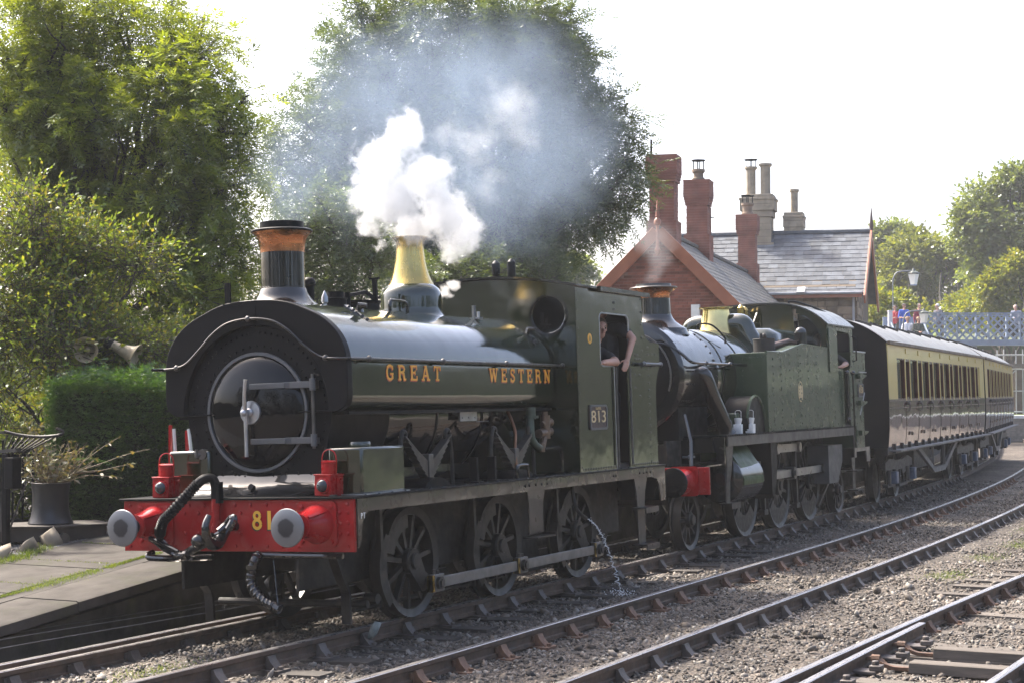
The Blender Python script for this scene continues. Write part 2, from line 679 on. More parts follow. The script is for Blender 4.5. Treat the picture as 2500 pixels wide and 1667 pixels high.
def scatter(n, x0, x1, y0, y1):
    X = RNG.uniform(x0, x1, n)
    Y = RNG.uniform(y0, y1, n)
    return X, Y + yo_np(X)


def yo_np(x):
    return np.maximum(0, x - 9.) ** 2 / 570.


X, Y = scatter(38000, -3.5, 9, -7.5, 1.3)
S = np.clip(RNG.lognormal(math.log(.0148), .4, len(X)), .007, .05)
st = put('ballast', stones('ballast', np.stack([X, Y, GZ + .018 * nz2(X, Y - yo_np(X), 1.3) + S * .15], -1), S, M['stone']))
st['kind'] = 'stuff'
X, Y = scatter(42000, 9, 34, -7.5, 1.2)
S = np.clip(RNG.lognormal(math.log(.019), .35, len(X)), .01, .05)
st = put('ballast', stones('ballast far', np.stack([X, Y, GZ + S * .15], -1), S, M['stone'], (OCT_V, OCT_F)))
st['kind'] = 'stuff'
# unseen pale strip, added to put bright reflections in the paintwork
M['reflector'] = ballast_mat('pale yard gravel', [(.22, .20, .17), (.32, .30, .26), (.40, .38, .34), (.5, .48, .44)], 40)
rd_ = MB()
rd_.strip([[(x, -16.4 + .9 * sin(x * .31) + .5 * sin(x * .83), GZ + .045), (x, -21.5 + 1.2 * sin(x * .23 + 1) + .6 * sin(x * .61), GZ + .05)] for x in np.arange(-40, 150, 1.5)])
rd_.build('reflector_strip', M['reflector'], None, 0)['kind'] = 'structure'
# a few larger loose stones and clinker lumps
big = MB()
P = np.array([(3.9, -1.25), (1.55, -3.0), (8.0, -4.15), (7.3, -3.95), (5.2, -4.25), (2.6, -4.5), (3.4, -4.35), (9.3, -1.4)])
S = np.array([.07, .05, .07, .06, .05, .045, .06, .06])
st = put('loose_stone', stones('loose stones', np.column_stack([P, np.full(len(P), GZ + .03)]), S, M['stone']))
st['kind'] = 'stuff'


# ---- tracks -----------------------------------------------------------------------
RAILP = [(-.035, 0), (-.033, -.035), (-.012, -.045), (-.010, -.105), (-.030, -.115), (-.030, -.145), (.030, -.145), (.030, -.115), (.010, -.105), (.012, -.045), (.033, -.035), (.035, 0), (.026, .006), (-.026, .006)]


def rail(path, parent, name='rail', mirror=1):
    """bull-head rail swept along path of (x, y, z): dull web and foot, bright running face"""
    secs = []
    for i, p in enumerate(path):
        a, b = Vector(path[max(0, i - 1)]), Vector(path[min(len(path) - 1, i + 1)])
        d = (b - a).normalized()
        sd = Vector((d.y, -d.x, 0))
        secs.append([Vector(p) + sd * q[0] + Vector((0, 0, q[1])) for q in RAILP])
    m = MB().strip(secs, closed=True)
    n = len(RAILP)
    m.f += [tuple(range(n)), tuple((len(secs) - 1) * n + k for k in range(n - 1, -1, -1))]
    me = m.mesh(name, M['railside'], 30)
    me.materials.append(M['rail'])
    for p in me.polygons:
        if p.normal.z > .5 and p.center.z > path[0][2] - .02: p.material_index = 1
    return put(name, me, parent)


def chair_mesh(mat, key=True):
    """cast chair gripping the rail: base, outer and inner jaw, key and screws; x along the rail, y across, z=0 rail top"""
    m = MB()
    m.box(-.10, .10, -.19, .19, -.185, -.15)
    for s in (-1, 1):
        m.prism([(s * .038, -.045), (s * .062, -.04), (s * .085, -.085), (s * .15, -.15), (s * .038, -.15)], 'x', -.055, .055)
        m.cyl((.0, s * .155, -.15), (0, s * .155, -.125), .022, 6)
    if key: m.box(-.09, .09, .022, .04, -.11, -.055)
    return m.mesh('chair', mat, 30)


CH, RCH = chair_mesh(M['chair']), chair_mesh(M['rustchair'])
SLP = MB().box(-.125, .125, -1.3, 1.3, -.30, -.178).mesh('sleeper', M['darkwood'], 30)


def track(label, y0, x0, x1, cant=0., rust=(0, 0), sleepers=True, gap=.76, halfg=.715, far_x=34):
    t = thing('railway_track', label, 'track', (0, 0, 0), group='railway tracks')
    xs = [x0 + (x1 - x0) * i / 46 for i in range(47)]
    for s in (-1, 1):
        rail([(x, y0 + s * halfg + yo(x), -s * halfg * cant) for x in xs], t)
    x = x0 + .2
    k = 0
    while x < far_x:
        a = ydir(x)
        yc = y0 + yo(x)
        if sleepers and x < 12: put('sleeper', SLP, t, (x, yc, 0), (-cant, 0, a))
        for q, s in enumerate((-1, 1)):
            jit = random.uniform(-.03, .03)
            put('chair', RCH if rust[q] else CH, t, (x + jit, yc + s * halfg, -s * halfg * cant), (0, 0, a + (pi if s > 0 else 0)))
        x += gap
        k += 1
    return t


T1 = track('railway track under the train with dark rails in cast chairs', 0., -4.5, 72, radians(2), (0, 0))
T2 = track('empty railway track beside the train with rust brown rails', -2.82, -4.5, 72, 0, (0, 1))
# check rail lying outside the far rail of the train's track in front of the platform
rail([(-4.5, 1.10, -.05), (1.0, 1.06, -.05), (5.0, .98, -.05)], T1, 'check_rail')

# third track with switch blade, stretchers and bare timbers (lower right corner)
t3 = thing('railway_switch', 'railway switch with double rail and bare timbers at lower right', 'track', (0, 0, 0), group='railway tracks')


def y3(x):
    return -4.98 - .033 * x - .0018 * x * x


rail([(x, y3(x), 0) for x in np.arange(-4, 16.1, 1.)], t3, 'stock_rail')
rail([(x, y3(x) - .10 - .023 * (4.1 - x), -.004) for x in np.arange(-4, 4.11, .6)], t3, 'switch_blade')
rail([(x, y3(x) - 1.435, 0) for x in np.arange(-4, 16.1, 1.)], t3, 'stock_rail')
tm = MB().box(-.13, .13, -2.2, .55, -.30, -.13).mesh('timber', M['oldwood'], 30)
for i in range(18):
    x = -.55 + i * .80
    o = put('timber', tm, t3, (x, y3(x) - .62, random.uniform(-.008, .008) - (.024 if x > 3 else 0)), (random.uniform(-.006, .006), 0, random.uniform(-.02, .02) - .05))
    for yy in (y3(x), y3(x) - 1.435):
        put('chair', CH if i < 5 else RCH, t3, (x, yy, 0.0), (0, 0, -.04 + pi))
# slide chairs, and stretcher bars bolted to the blade
for i in range(5):
    x = -.15 + i * .8
    b = MB()
    b.box(x - .09, x + .09, y3(x) - .36, y3(x) - .13, -.13, -.10)
    b.box(x - .06, x + .06, y3(x) - .40, y3(x) - .30, -.10, -.055)
    b.cyl((x, y3(x) - .34, -.06), (x, y3(x) - .34, -.02), .03, 8)
    b.build('slide_chair', M['chair'], t3, bevel=.008)
for x in (1.75, 2.62):
    yb = y3(x) - .14 - .023 * (4.1 - x)
    b = MB()
    p = smooth_path([(x, yb + .02, -.05), (x + .01, yb - .07, -.05), (x - .02, yb - .14, -.09), (x - .02, yb - .22, -.115), (x - .02, yb - .36, -.115)], 4)
    for i in range(len(p) - 1): b.bar(p[i], p[i + 1] + (p[i + 1] - p[i]) * .1, .06, .03)
    b.cyl((x, yb - .03, -.05), (x, yb - .10, -.05), .035, 8)
    b.build('stretcher_bracket', M['rustchair'], t3)
    b = MB().box(x - .10, x + .10, -8.2, yb - .36, -.14, -.05)
    b.build('stretcher_cover', M['oldwood'], t3, bevel=.006)
# flat boards showing between the stock rail and the middle track
bm_ = MB().box(-.11, .11, -.35, .35, -.20, -.145).mesh('board', M['oldwood'], 30)
for x, y in ((9.9, -5.1), (10.6, -5.15), (9.2, -4.95), (8.5, -4.95), (7.6, -4.9)):
    put('timber', bm_, t3, (x, y, 0), (0, 0, random.uniform(-.1, .1)))


# ---- platform with ramp ---------------------------------------------------------------
M['paving'] = pmat('worn platform paving', (.058, .053, .048), .9, spec=.12, var=.3, vs=3, bump=.35, bs=45, col2=(.04, .037, .03), c2s=2.2)  # paving and coping bases darkened: platform shade put into their colour
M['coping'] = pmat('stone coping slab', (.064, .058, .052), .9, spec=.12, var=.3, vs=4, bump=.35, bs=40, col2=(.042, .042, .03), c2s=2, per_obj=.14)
M['platwall'] = pmat('sooty platform wall', (.055, .05, .042), .9, var=.5, vs=4, bump=.5, bs=18, col2=(.06, .065, .03), c2s=2.5)
M['gravel'] = ballast_mat('path gravel', [(.06, .058, .055), (.12, .115, .11), (.2, .2, .2), (.3, .3, .3)], 45)


def pz(x):
    return min(.95, .325 + .09 * x)


pl = thing('platform', 'stone edged station platform sloping down to the left', 'platform')
pl['kind'] = 'structure'
m = MB()
xs = [-7, -5, -3, -1, 1, 3, 5, 6.94, 10, 14, 18, 22, 26, 30, 36, 42, 48, 54, 60]
secs = []
for x in xs:
    b = yo(x)
    secs.append([(x, 2.13 + b, -.3), (x, 2.13 + b, pz(x)), (x, 2.9 + b, pz(x)), (x, 3.75 + b, pz(x))])
m.strip(secs)
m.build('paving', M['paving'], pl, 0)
m = MB()
m.strip([[(x, 3.752 + yo(x), pz(x)), (x, 6 + yo(x), pz(x) + .015), (x, 16 + yo(x), pz(x) + .05), (x, 40, pz(x) + .4)] for x in xs])
m.build('gravel_bed', M['gravel'], pl, 0)
m = MB()
m.strip([[(x, 1.62 + yo(x), -.32), (x, 1.60 + yo(x), pz(x) - .17), (x, 2.2 + yo(x), pz(x) - .17)] for x in xs])
m.build('retaining_wall', M['platwall'], pl, 0)
x = -7.
k = 0
while x < 44:
    L_ = 1.55 + .35 * ((k * 7) % 5) / 5
    x2 = x + L_ - .012
    b = MB()
    jz = random.uniform(-.006, .006)
    v = []
    for xx in (x, x2):
        for yy, zz in ((1.45, -.10), (1.45, -.012), (1.475, 0), (2.12, 0), (2.12, -.10)):
            v.append((xx, yy + yo(xx), pz(xx) + zz + jz))
    b.add(v, [(0, 1, 2, 3, 4), (9, 8, 7, 6, 5)] + [(i, 5 + i, 5 + (i + 1) % 5, (i + 1) % 5) for i in range(5)])
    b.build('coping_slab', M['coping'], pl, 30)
    x += L_
    k += 1
# paving flags with open joints behind the coping
fl = []
for i in range(9):
    x = -5.2 + i * 1.25
    y0 = 2.36 + .04 * sin(i * 2.2)
    b = MB()
    v = []
    for xx in (x, x + 1.22):
        for yy, zz in ((y0, -.05), (y0, .006), (y0 + 1.28, .006), (y0 + 1.28, -.05)):
            v.append((xx, yy, pz(xx) + zz))
    b.add(v, [(0, 1, 2, 3), (7, 6, 5, 4)] + [(q, 4 + q, 4 + (q + 1) % 4, (q + 1) % 4) for q in range(4)])
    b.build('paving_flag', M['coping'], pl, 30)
# ================================================================ saddle tank locomotive (front)
CANT = radians(2)
L1 = thing('steam_locomotive', 'green saddle tank steam locomotive with red buffer beam, copper capped chimney and number 813', 'locomotive', (0, 0, 0), (-CANT, 0, 0), 'steam locomotives')


def P1(name, mb, mat, par=None, **k):
    return mb.build(name, M[mat] if isinstance(mat, str) else mat, par or L1, **k)


# --- running plate, valances, frames, beams
P1('footplate', MB().box(.06, 7.6, -1.262, 1.262, 1.226, 1.246), 'black', bevel=.004)
va = [(.135, 1.224), (.135, .80), (.15, .80)] + [(.19, .86), (.20, .95), (.225, 1.03), (.27, 1.085), (.34, 1.108)] + \
     [(7.12, 1.108), (7.28, 1.08), (7.36, 1.0), (7.40, .86), (7.40, .80), (7.58, .80), (7.58, 1.224)]
for s in (-1, 1):
    y = sorted((s * 1.236, s * 1.25))
    v = P1('valance', MB().prism(va, 'y', y[0], y[1]), 'bgloss' if s > 0 else pmat('valance paint', (.04, .034, .028), .3, coat=.4, var=.4, vs=3, rvar=.12, wave=.1))
    r = MB()
    for x in (3.5, 3.6, 3.76, 3.9, 4.05, 5.9, 5.97, 6.72, 6.84, 6.96, 7.08): r.rivet((x, s * 1.25, 1.17), (0, s, 0), .016)
    P1('bolt', r, 'black', v, kind='stuff')
for s in (-1, 1):
    y = sorted((s * .60, s * .63))
    P1('frame_plate', MB().box(.14, 7.5, y[0], y[1], .42, 1.22), 'grime')
for b_ in ((1.2, 1.45, -.6, .6, .5, 1.1), (2.6, 3.1, -.5, .5, .45, 1.0), (4.6, 5.2, -.58, .58, .3, 1.1), (6.3, 7.4, -.6, .6, .45, 1.1), (.5, 1.2, -.55, .55, .75, 1.2)): P1('inside_gear', MB().box(*b_), 'grime')
bmr = P1('buffer_beam', MB().box(.10, .134, -1.235, 1.235, .768, 1.224), 'red', bevel=.003)
r = MB()
for i in range(15):
    yb = -1.17 + i * .167
    if abs(abs(yb) - .87) < .2: continue
    r.rivet((.10, yb, 1.18), (-1, 0, 0), .019)
    r.rivet((.10, yb, .815), (-1, 0, 0), .019)
for yb in (-1.17, -1.09, 1.17, 1.09, -.55, .55, .40, -.06):
    for z in (.93, 1.02, 1.11):
        if abs(yb) > 1 or (z != 1.02): r.rivet((.10, yb, z), (-1, 0, 0), .02)
P1('bolt', r, 'red', bmr, kind='stuff')
b = MB().box(7.56, 7.60, -1.236, 1.236, .80, 1.224)
P1('rear_beam', b, 'bgloss', label='dark rear beam', bevel=.003)


def buffer(parent, x, y, z, d, red, head='steel', R=.165, ln=.5, plate=True):
    """d = -1 towards the front, +1 towards the rear"""
    bf = bpy.data.objects.new('buffer', None)
    COL.objects.link(bf)
    bf.parent = parent
    bf.location = (x, y, z)
    q = MB()
    pr = [(.0, .0), (.175, .0), (.172, .03), (.15, .09), (.122, .16), (.105, .22), (.10, .28), (.108, .285), (.108, .315), (.06, .315)]
    q.lathe([(a, d * h) for a, h in pr], axis='x', n=28)
    if plate:
        q.prism(arc(.15, .15, .05, 0, 90, 4) + arc(-.15, .15, .05, 90, 180, 4) + arc(-.15, -.15, .05, 180, 270, 4) + arc(.15, -.15, .05, 270, 360, 4), 'x', d * .0, d * .025)
        for yy in (-.15, .15):
            for zz in (-.15, .15): q.rivet((d * .025, yy, zz), (d, 0, 0), .024)
    for k in range(4):
        a = radians(45 + 90 * k)
        q.bar((d * .02, cos(a) * .16, sin(a) * .16), (d * .27, cos(a) * .10, sin(a) * .10), .02, .03, (0, cos(a), sin(a)))
    q.build('buffer_housing', red, bf, 40)
    q = MB().lathe([(.0, d * (ln + .012)), (R * .4, d * (ln + .010)), (R * .8, d * (ln + .002)), (R * .97, d * (ln - .006)), (R, d * (ln - .018)), (R * .97, d * (ln - .03)), (.07, d * (ln - .045)), (.062, d * (ln - .06)), (.062, d * .3)], axis='x', n=40)
    q.build('buffer_head', head, bf, 40)
    return bf


def head_mat():
    """bare steel disc with a dark greasy centre"""
    m, nt, b = nodes('greasy buffer head')
    L = nt.links
    tc = N(nt, 'ShaderNodeTexCoord')
    sx = N(nt, 'ShaderNodeSeparateXYZ')
    L.new(tc.outputs['Object'], sx.inputs[0])
    cb = N(nt, 'ShaderNodeCombineXYZ')
    L.new(sx.outputs['Y'], cb.inputs['Y'])
    L.new(sx.outputs['Z'], cb.inputs['Z'])
    ln = N(nt, 'ShaderNodeVectorMath', operation='LENGTH')
    L.new(cb.outputs[0], ln.inputs[0])
    nz = N(nt, 'ShaderNodeTexNoise')
    nz.inputs['Scale'].default_value = 22
    nz.inputs['Detail'].default_value = 5
    L.new(tc.outputs['Object'], nz.inputs['Vector'])
    ad = N(nt, 'ShaderNodeMath', operation='MULTIPLY_ADD')
    L.new(nz.outputs['Fac'], ad.inputs[0])
    ad.inputs[1].default_value = .03
    L.new(ln.outputs['Value'], ad.inputs[2])
    cr = N(nt, 'ShaderNodeValToRGB')
    e = cr.color_ramp.elements
    e[0].position, e[0].color = .085, (.035, .035, .04, 1)
    e[1].position, e[1].color = .10, (.15, .155, .165, 1)
    k = e.new(.17)
    k.color = (.19, .195, .205, 1)
    L.new(ad.outputs[0], cr.inputs[0])
    L.new(cr.outputs[0], b.inputs['Base Color'])
    b.inputs['Metallic'].default_value = .5
    b.inputs['Roughness'].default_value = .42
    return m


M['head'] = head_mat()
for y in (-.87, .87): buffer(L1, .10, y, 1.01, -1, M['red'], M['head'])
for y in (-.87, .87): buffer(L1, 7.60, y, 1.01, 1, M['bgloss'], M['bgloss'])

# --- coupling, hoses
q = MB()
hk = smooth_path([(.12, .0, .99), (.0, .0, 1.0), (-.08, .0, .94), (-.16, .0, .865), (-.26, .0, .86), (-.33, .0, .93), (-.34, .0, 1.03), (-.29, .0, 1.11)], 5)
q.tube(hk, [.045] * 8 + [.052] * 12 + [.052 - .0018 * i for i in range(len(hk) - 20)], 10)
q.tube(smooth_path([(-.15, .0, .96), (-.10, -.05, 1.02), (-.10, -.11, 1.08), (-.12, -.14, 1.06), (-.14, -.10, .98)], 4), .036, 8)
P1('coupling_hook', q, 'bgloss')
q = MB()
q.tube([(-.13, -.04, .97), (-.10, .28, .84), (-.10, .42, .77)], .023, 8)
q.tube([(-.17, .05, .94), (-.14, .30, .79), (-.13, .42, .74)], .023, 8)
q.tube([(-.12, .36, .755), (-.12, .44, .745), (-.12, .50, .75)], [.045, .05, .03], 10)
q.tube([(-.12, .12, .87), (-.12, .46, .73)], .032, 8)
q.ball((-.16, .22, .88), .062, 14, 10)
q.tube(smooth_path([(-.12, .46, .74), (-.11, .62, .80), (-.10, .74, .87), (-.11, .78, .90), (-.12, .66, .86), (-.13, .46, .78)], 4), .022, 8)
q.tube([(-.1, .56, .79), (-.09, .70, .92)], .02, 8)
P1('screw_coupling', q, 'bgloss')
P1('vacuum_pipe', MB().cyl((.05, .17, .80), (.05, .17, 1.24), .036, 14).cyl((.05, .17, .96), (.05, .17, 1.0), .046, 14), 'red')
q = MB().tube(smooth_path([(.05, .17, 1.24), (.05, .17, 1.36), (.03, .19, 1.42), (-.02, .24, 1.42), (-.05, .29, 1.38)], 5), .042, 14)
q.box(.02, .09, .115, .15, 1.2, 1.39)
hs = smooth_path([(-.05, .29, 1.38), (-.09, .38, 1.28), (-.12, .52, 1.14), (-.13, .61, 1.06), (-.12, .655, .98)], 22)
q.tube(hs, [.050 if (i % 4) < 2 else .042 for i in range(len(hs))], 14)
q.tube([(-.12, .655, .99), (-.11, .67, .93), (-.10, .68, .90)], [.055, .05, .03], 12)
q.tube(smooth_path([(-.1, .68, .9), (-.09, .70, .84), (-.07, .66, .80)], 4), .018, 8)
P1('vacuum_hose', q, 'black', smooth=25)
q = MB().tube(smooth_path([(.08, .9, .755), (.02, .9, .74), (.0, .86, .715), (.0, .55, .71), (.02, .20, .725)], 5), .03, 10)
q.tube([(.12, -1.1, .73), (.10, -.5, .735), (.08, -.25, .745)], .025, 8)
P1('train_pipe', q, 'bgloss')
q = MB()
hs = smooth_path([(.06, -.27, .74), (.0, -.27, .70), (-.02, -.25, .62), (-.03, -.24, .52), (-.04, -.30, .42), (-.05, -.40, .35), (-.06, -.50, .31)], 12)
q.tube(hs, [.044 + (.005 if (i % 5) < 1 else 0) for i in range(len(hs))], 12)
q.tube([(-.02, -.25, .66), (-.02, -.25, .625)], .055, 12)
q.tube([(-.055, -.48, .32), (-.06, -.56, .285)], [.04, .045], 8)
q.tube(smooth_path([(.02, -.45, .70), (.0, -.48, .55), (-.02, -.50, .45), (-.05, -.53, .34)], 5), .006, 6)
P1('steam_heat_hose', q, 'bgloss')
# guard irons in front of the leading wheels
for s in (-1, 1):
    q = MB()
    pts = smooth_path([(.42, s * .80, .86), (.43, s * .80, .72), (.55, s * .79, .52), (.70, s * .76, .36), (.72, s * .75, .22), (.73, s * .75, .07)], 5)
    w = [.13 - .05 * min(1, i / 12) for i in range(len(pts))]
    for i in range(len(pts) - 1): q.bar(pts[i], pts[i + 1] + (pts[i + 1] - pts[i]) * .05, .09, .03, (1, 0, .3))
    P1('guard_iron', q, 'grime')

# --- smokebox
def sbo(R, n=40):
    """outline of the smokebox front: round above, flaring to the saddle below"""
    p = arc(0, 2.0, R, -8, 188, n)
    return p + [(-.735, 1.72), (-.715, 1.42), (.715, 1.42), (.735, 1.72)]


sm = P1('smokebox', MB().prism(sbo(.785), 'x', .50, .53).lathe([(.74, .53), (.74, 1.62)], (0, 0, 2.0), 'x', 48).box(.56, 1.5, -.66, .66, 1.25, 1.7), 'black')
P1('saddle_plate', MB().prism([(.30, 1.249), (.40, 1.30), (.46, 1.37), (.50, 1.43), (.56, 1.43), (.56, 1.249)], 'y', -.66, .66), 'bgloss', sm)
P1('saddle_plug', MB().cyl((.39, .0, 1.315), (.35, 0, 1.33), .03, 8), 'black', sm)
r = MB()
for k in range(48):
    a = 2 * pi * k / 48
    r.rivet((.50, .605 * cos(a), 2.0 + .605 * sin(a)), (-1, 0, 0), .0145)
for k in range(44):
    a = radians(-20 + 220 * k / 43)
    r.rivet((.50, .725 * cos(a), 2.0 + .725 * sin(a)), (-1, 0, 0), .0145)
for s in (-1, 1):
    for i in range(5): r.rivet((.50, s * .685, 1.74 - .075 * i), (-1, 0, 0), .0145)
for i in range(9): r.rivet((.50, -.55 + .1375 * i, 1.445), (-1, 0, 0), .0145)
P1('rivet', r, 'black', sm, kind='stuff')
P1('smokebox_cock', MB().cyl((.50, .60, 1.63), (.44, .60, 1.63), .05, 12).cyl((.47, .60, 1.63), (.42, .66, 1.62), .022, 8).cyl((.42, .64, 1.60), (.42, .64, 1.68), .012, 6), 'dsteel', sm)
rg = [(.551, .50), (.551, .478), (.546, .472), (.522, .472), (.517, .478), (.517, .50)]
dr = P1('smokebox_door', MB().lathe([(.516, .492), (.505, .472), (.46, .452), (.38, .425), (.26, .402), (.12, .388), (.0, .384)], (0, 0, 2.0), 'x', 64), 'gloss', smooth=60)
P1('door_ring', MB().lathe(rg, (0, 0, 2.0), 'x', 64), 'bsteel', dr)
for z in (2.235, 1.735):
    q = MB().box(.395, .418, -.36, .02, z - .026, z + .026).box(.425, .452, -.62, -.34, z - .03, z + .03)
    q.bar((.406, -.34, z), (.44, -.40, z), .022, .056)
    q.cyl((.445, -.63, z - .055), (.445, -.63, z + .055), .03, 10)
    P1('hinge_strap', q, 'bsteel', dr, bevel=.004)
P1('hinge_post', MB().cyl((.445, -.63, 1.66), (.445, -.63, 2.33), .016, 10).box(.45, .50, -.66, -.60, 1.70, 1.76).box(.45, .50, -.66, -.60, 2.2, 2.27), 'dsteel', dr)
q = MB().lathe([(.0, .335), (.03, .335), (.04, .345), (.04, .362), (.105, .368), (.11, .39), (.11, .40)], (0, 0, 2.0), 'x', 28)
P1('door_boss', q, 'steel', dr)
q = MB().tube([(.33, .03, 1.99), (.29, -.0, 2.18), (.285, -.02, 2.30)], [.022, .018, .02], 10)
q.tube([(.33, .02, 2.0), (.345, .03, 1.72), (.345, .03, 1.60)], [.022, .017, .019], 10)
q.ball((.315, .03, 2.0), .034, 12, 8)
P1('door_handle', q, 'steel', dr)

# --- saddle tank
TO = [(0, 3.02), (.2, 3.012), (.38, 2.982), (.56, 2.915), (.72, 2.84), (.84, 2.745), (.92, 2.645), (.965, 2.54), (.985, 2.43), (.99, 2.30), (.99, 2.16), (.985, 2.09), (.955, 2.03), (.88, 1.99), (.80, 1.985)]
# finer outline
_t = smooth_path([(y, 0, z) for y, z in TO], 3)
TO = [(p.x, p.z) for p in _t]
tank_out = TO + [(-y, z) for y, z in reversed(TO[1:])] if False else [(-y, z) for y, z in reversed(TO)] + TO[1:]


def sc_out(dy):
    return [(y * (1 - dy), 2.45 + (z - 2.45) * (1 - dy * 1.6)) for y, z in tank_out]


tk = bpy.data.objects.new('saddle_tank', None)
COL.objects.link(tk)
tk.parent = L1
secs = []
for x, k in ((.535, 0), (4.80, 0), (4.86, .004), (4.92, .02), (4.97, .06), (4.985, .10)):
    o_ = sc_out(k)
    o_ = o_ + [(.60, 1.985), (-.60, 1.985)]
    secs.append([(x, y, z) for y, z in o_])
P1('tank_shell', MB().strip(secs, closed=True), 'green', tk, smooth=30)
inner = []
for y, z in tank_out:
    a = atan2(z - 2.0, y) if z > 2.0 else (0.0 if y > 0 else pi)
    inner.append((.79 * cos(a), 2.0 + .79 * sin(a)))
out2 = [(y * 1.006, z + .004 if z > 2.3 else z) for y, z in tank_out]
P1('tank_front', MB().ring(out2, inner, 'x', .445, .534), 'black', tk, label='black front plate arched round the smokebox', bevel=.012)
P1('tank_seam', MB().box(.440, .446, -.035, -.029, 2.78, 3.02), 'black', tk)
# bead round the rear edge of the tank
P1('tank_bead', MB().tube([(4.965, y * 1.004, z) for y, z in tank_out if z > 2.0], .014, 6), 'green', tk)
q = MB()
for s in (-1, 1): q.box(.56, 4.92, min(s * .55, s * .93), max(s * .55, s * .93), 1.955, 1.984)
P1('tank_bearer', q, 'black', tk)
# handrail with its knobs
hr = [(5.03, -1.055, 2.45), (3.55, -1.055, 2.45), (2.14, -1.055, 2.45), (.73, -1.055, 2.45)]
fr = [(.46, -1.02, 2.45), (.40, -.90, 2.455), (.40, -.75, 2.475), (.40, -.57, 2.59), (.40, -.41, 2.73), (.40, -.24, 2.82), (.40, 0, 2.85), (.40, .24, 2.82), (.40, .41, 2.73), (.40, .57, 2.59), (.40, .72, 2.47), (.40, .85, 2.435), (.46, 1.02, 2.43), (.73, 1.055, 2.43), (5.03, 1.055, 2.43)]
pth = [Vector(p) for p in hr] + smooth_path(fr, 5)
hrl = P1('handrail', MB().tube(pth[:5], .0145, 10), 'dsteel')
P1('front_handrail', MB().tube(pth[4:], .0145, 10), 'bgloss')
for x in (.73, 2.14, 3.55, 4.98):
    for s in (-1, 1):
        q = MB()
        q.ball((x, s * 1.055, 2.45 if s < 0 else 2.43), .031, 10, 8)
        q.cyl((x, s * .98, 2.45 if s < 0 else 2.43), (x, s * 1.05, 2.45 if s < 0 else 2.43), .016, 8)
        P1('handrail_knob', q, 'dsteel', hrl)
for y, z in ((-.80, 2.465), (0.02, 2.85), (.83, 2.437)):
    P1('handrail_knob', MB().ball((.40, y, z), .029, 10, 8).cyl((.40, y, z), (.45, y, z), .014, 8), 'dsteel', hrl)
# lettering: slab serif capitals, gold with red and black shading
def strokes(ch):
    """centre lines (list of (points, thickness)) in a box of width w and height 1"""
    T, t = .20, .11
    def se(x, y): return ([(x - .15, y), (x + .15, y)], t)
    if ch == 'G': return .78, [([(.70, .70), (.66, .86), (.50, .945), (.36, .945), (.20, .84), (.13, .66), (.12, .5), (.13, .34), (.20, .16), (.36, .055), (.52, .055), (.66, .14), (.68, .42)], .15), ([(.46, .42), (.78, .42)], t), ([(.68, .42), (.68, .08)], .14), ([(.70, .95), (.70, .66)], .07)]
    if ch == 'R': return .84, [([(.17, 0), (.17, 1)], T), se(.17, .055), ([(.02, .945), (.46, .945), (.62, .88), (.68, .75), (.62, .60), (.46, .53), (.20, .53)], .13), ([(.44, .53), (.60, .42), (.66, .06)], .18), ([(.58, .055), (.84, .055)], t)]
    if ch == 'E': return .76, [([(.17, 0), (.17, 1)], T), ([(.02, .945), (.70, .945)], t), ([(.02, .055), (.72, .055)], t), ([(.2, .52), (.50, .52)], t), ([(.68, 1), (.68, .72)], .09), ([(.70, 0), (.70, .30)], .09), ([(.50, .38), (.50, .66)], .08)]
    if ch == 'A': return .88, [([(.14, .05), (.42, .98)], .13), ([(.46, .98), (.72, .05)], .20), ([(.26, .33), (.62, .33)], t), se(.15, .055), ([(.56, .055), (.90, .055)], t), ([(.30, .955), (.52, .955)], .08)]
    if ch == 'T': return .80, [([(.40, 0), (.40, 1)], T), ([(.03, .945), (.77, .945)], t), ([(.06, 1), (.06, .70)], .09), ([(.74, 1), (.74, .70)], .09), ([(.22, .055), (.58, .055)], t)]
    if ch == 'W': return 1.16, [([(.14, .95), (.34, .03)], .19), ([(.34, .03), (.56, .90)], .11), ([(.58, .92), (.80, .03)], .19), ([(.80, .03), (1.02, .95)], .11), ([(0, .945), (.30, .945)], t), ([(.44, .945), (.72, .945)], t), ([(.88, .945), (1.16, .945)], t)]
    if ch == 'S': return .70, [([(.60, .72), (.56, .87), (.42, .945), (.28, .94), (.15, .85), (.13, .70), (.24, .58), (.46, .47), (.58, .36), (.57, .18), (.44, .06), (.28, .055), (.14, .13), (.10, .28)], .15), ([(.61, .98), (.61, .70)], .07), ([(.09, .02), (.09, .30)], .07)]
    if ch == 'N': return .94, [([(.18, 0), (.18, 1)], .13), ([(.20, .97), (.74, .03)], .20), ([(.76, 0), (.76, 1)], .13), ([(0, .945), (.26, .945)], t), se(.18, .055), ([(.60, .945), (.94, .945)], t)]
    if ch == '8': return .66, [([(.33 + .19 * cos(a), .74 + .19 * sin(a)) for a in np.linspace(0, 2 * pi, 17)], .14), ([(.33 + .24 * cos(a), .29 + .23 * sin(a)) for a in np.linspace(0, 2 * pi, 17)], .15)]
    if ch == '1': return .34, [([(.20, 0), (.20, 1)], .19)]
    if ch == 'P': return .62, [([(.14, 0), (.14, 1)], .14), ([(.1, .93), (.38, .93), (.50, .85), (.52, .72), (.48, .58), (.36, .5), (.14, .5)], .12)]
    if ch == 't': return .60, [([(.30, 0), (.30, 1)], .14), ([(.0, .93), (.60, .93)], .13)]
    return .5, []


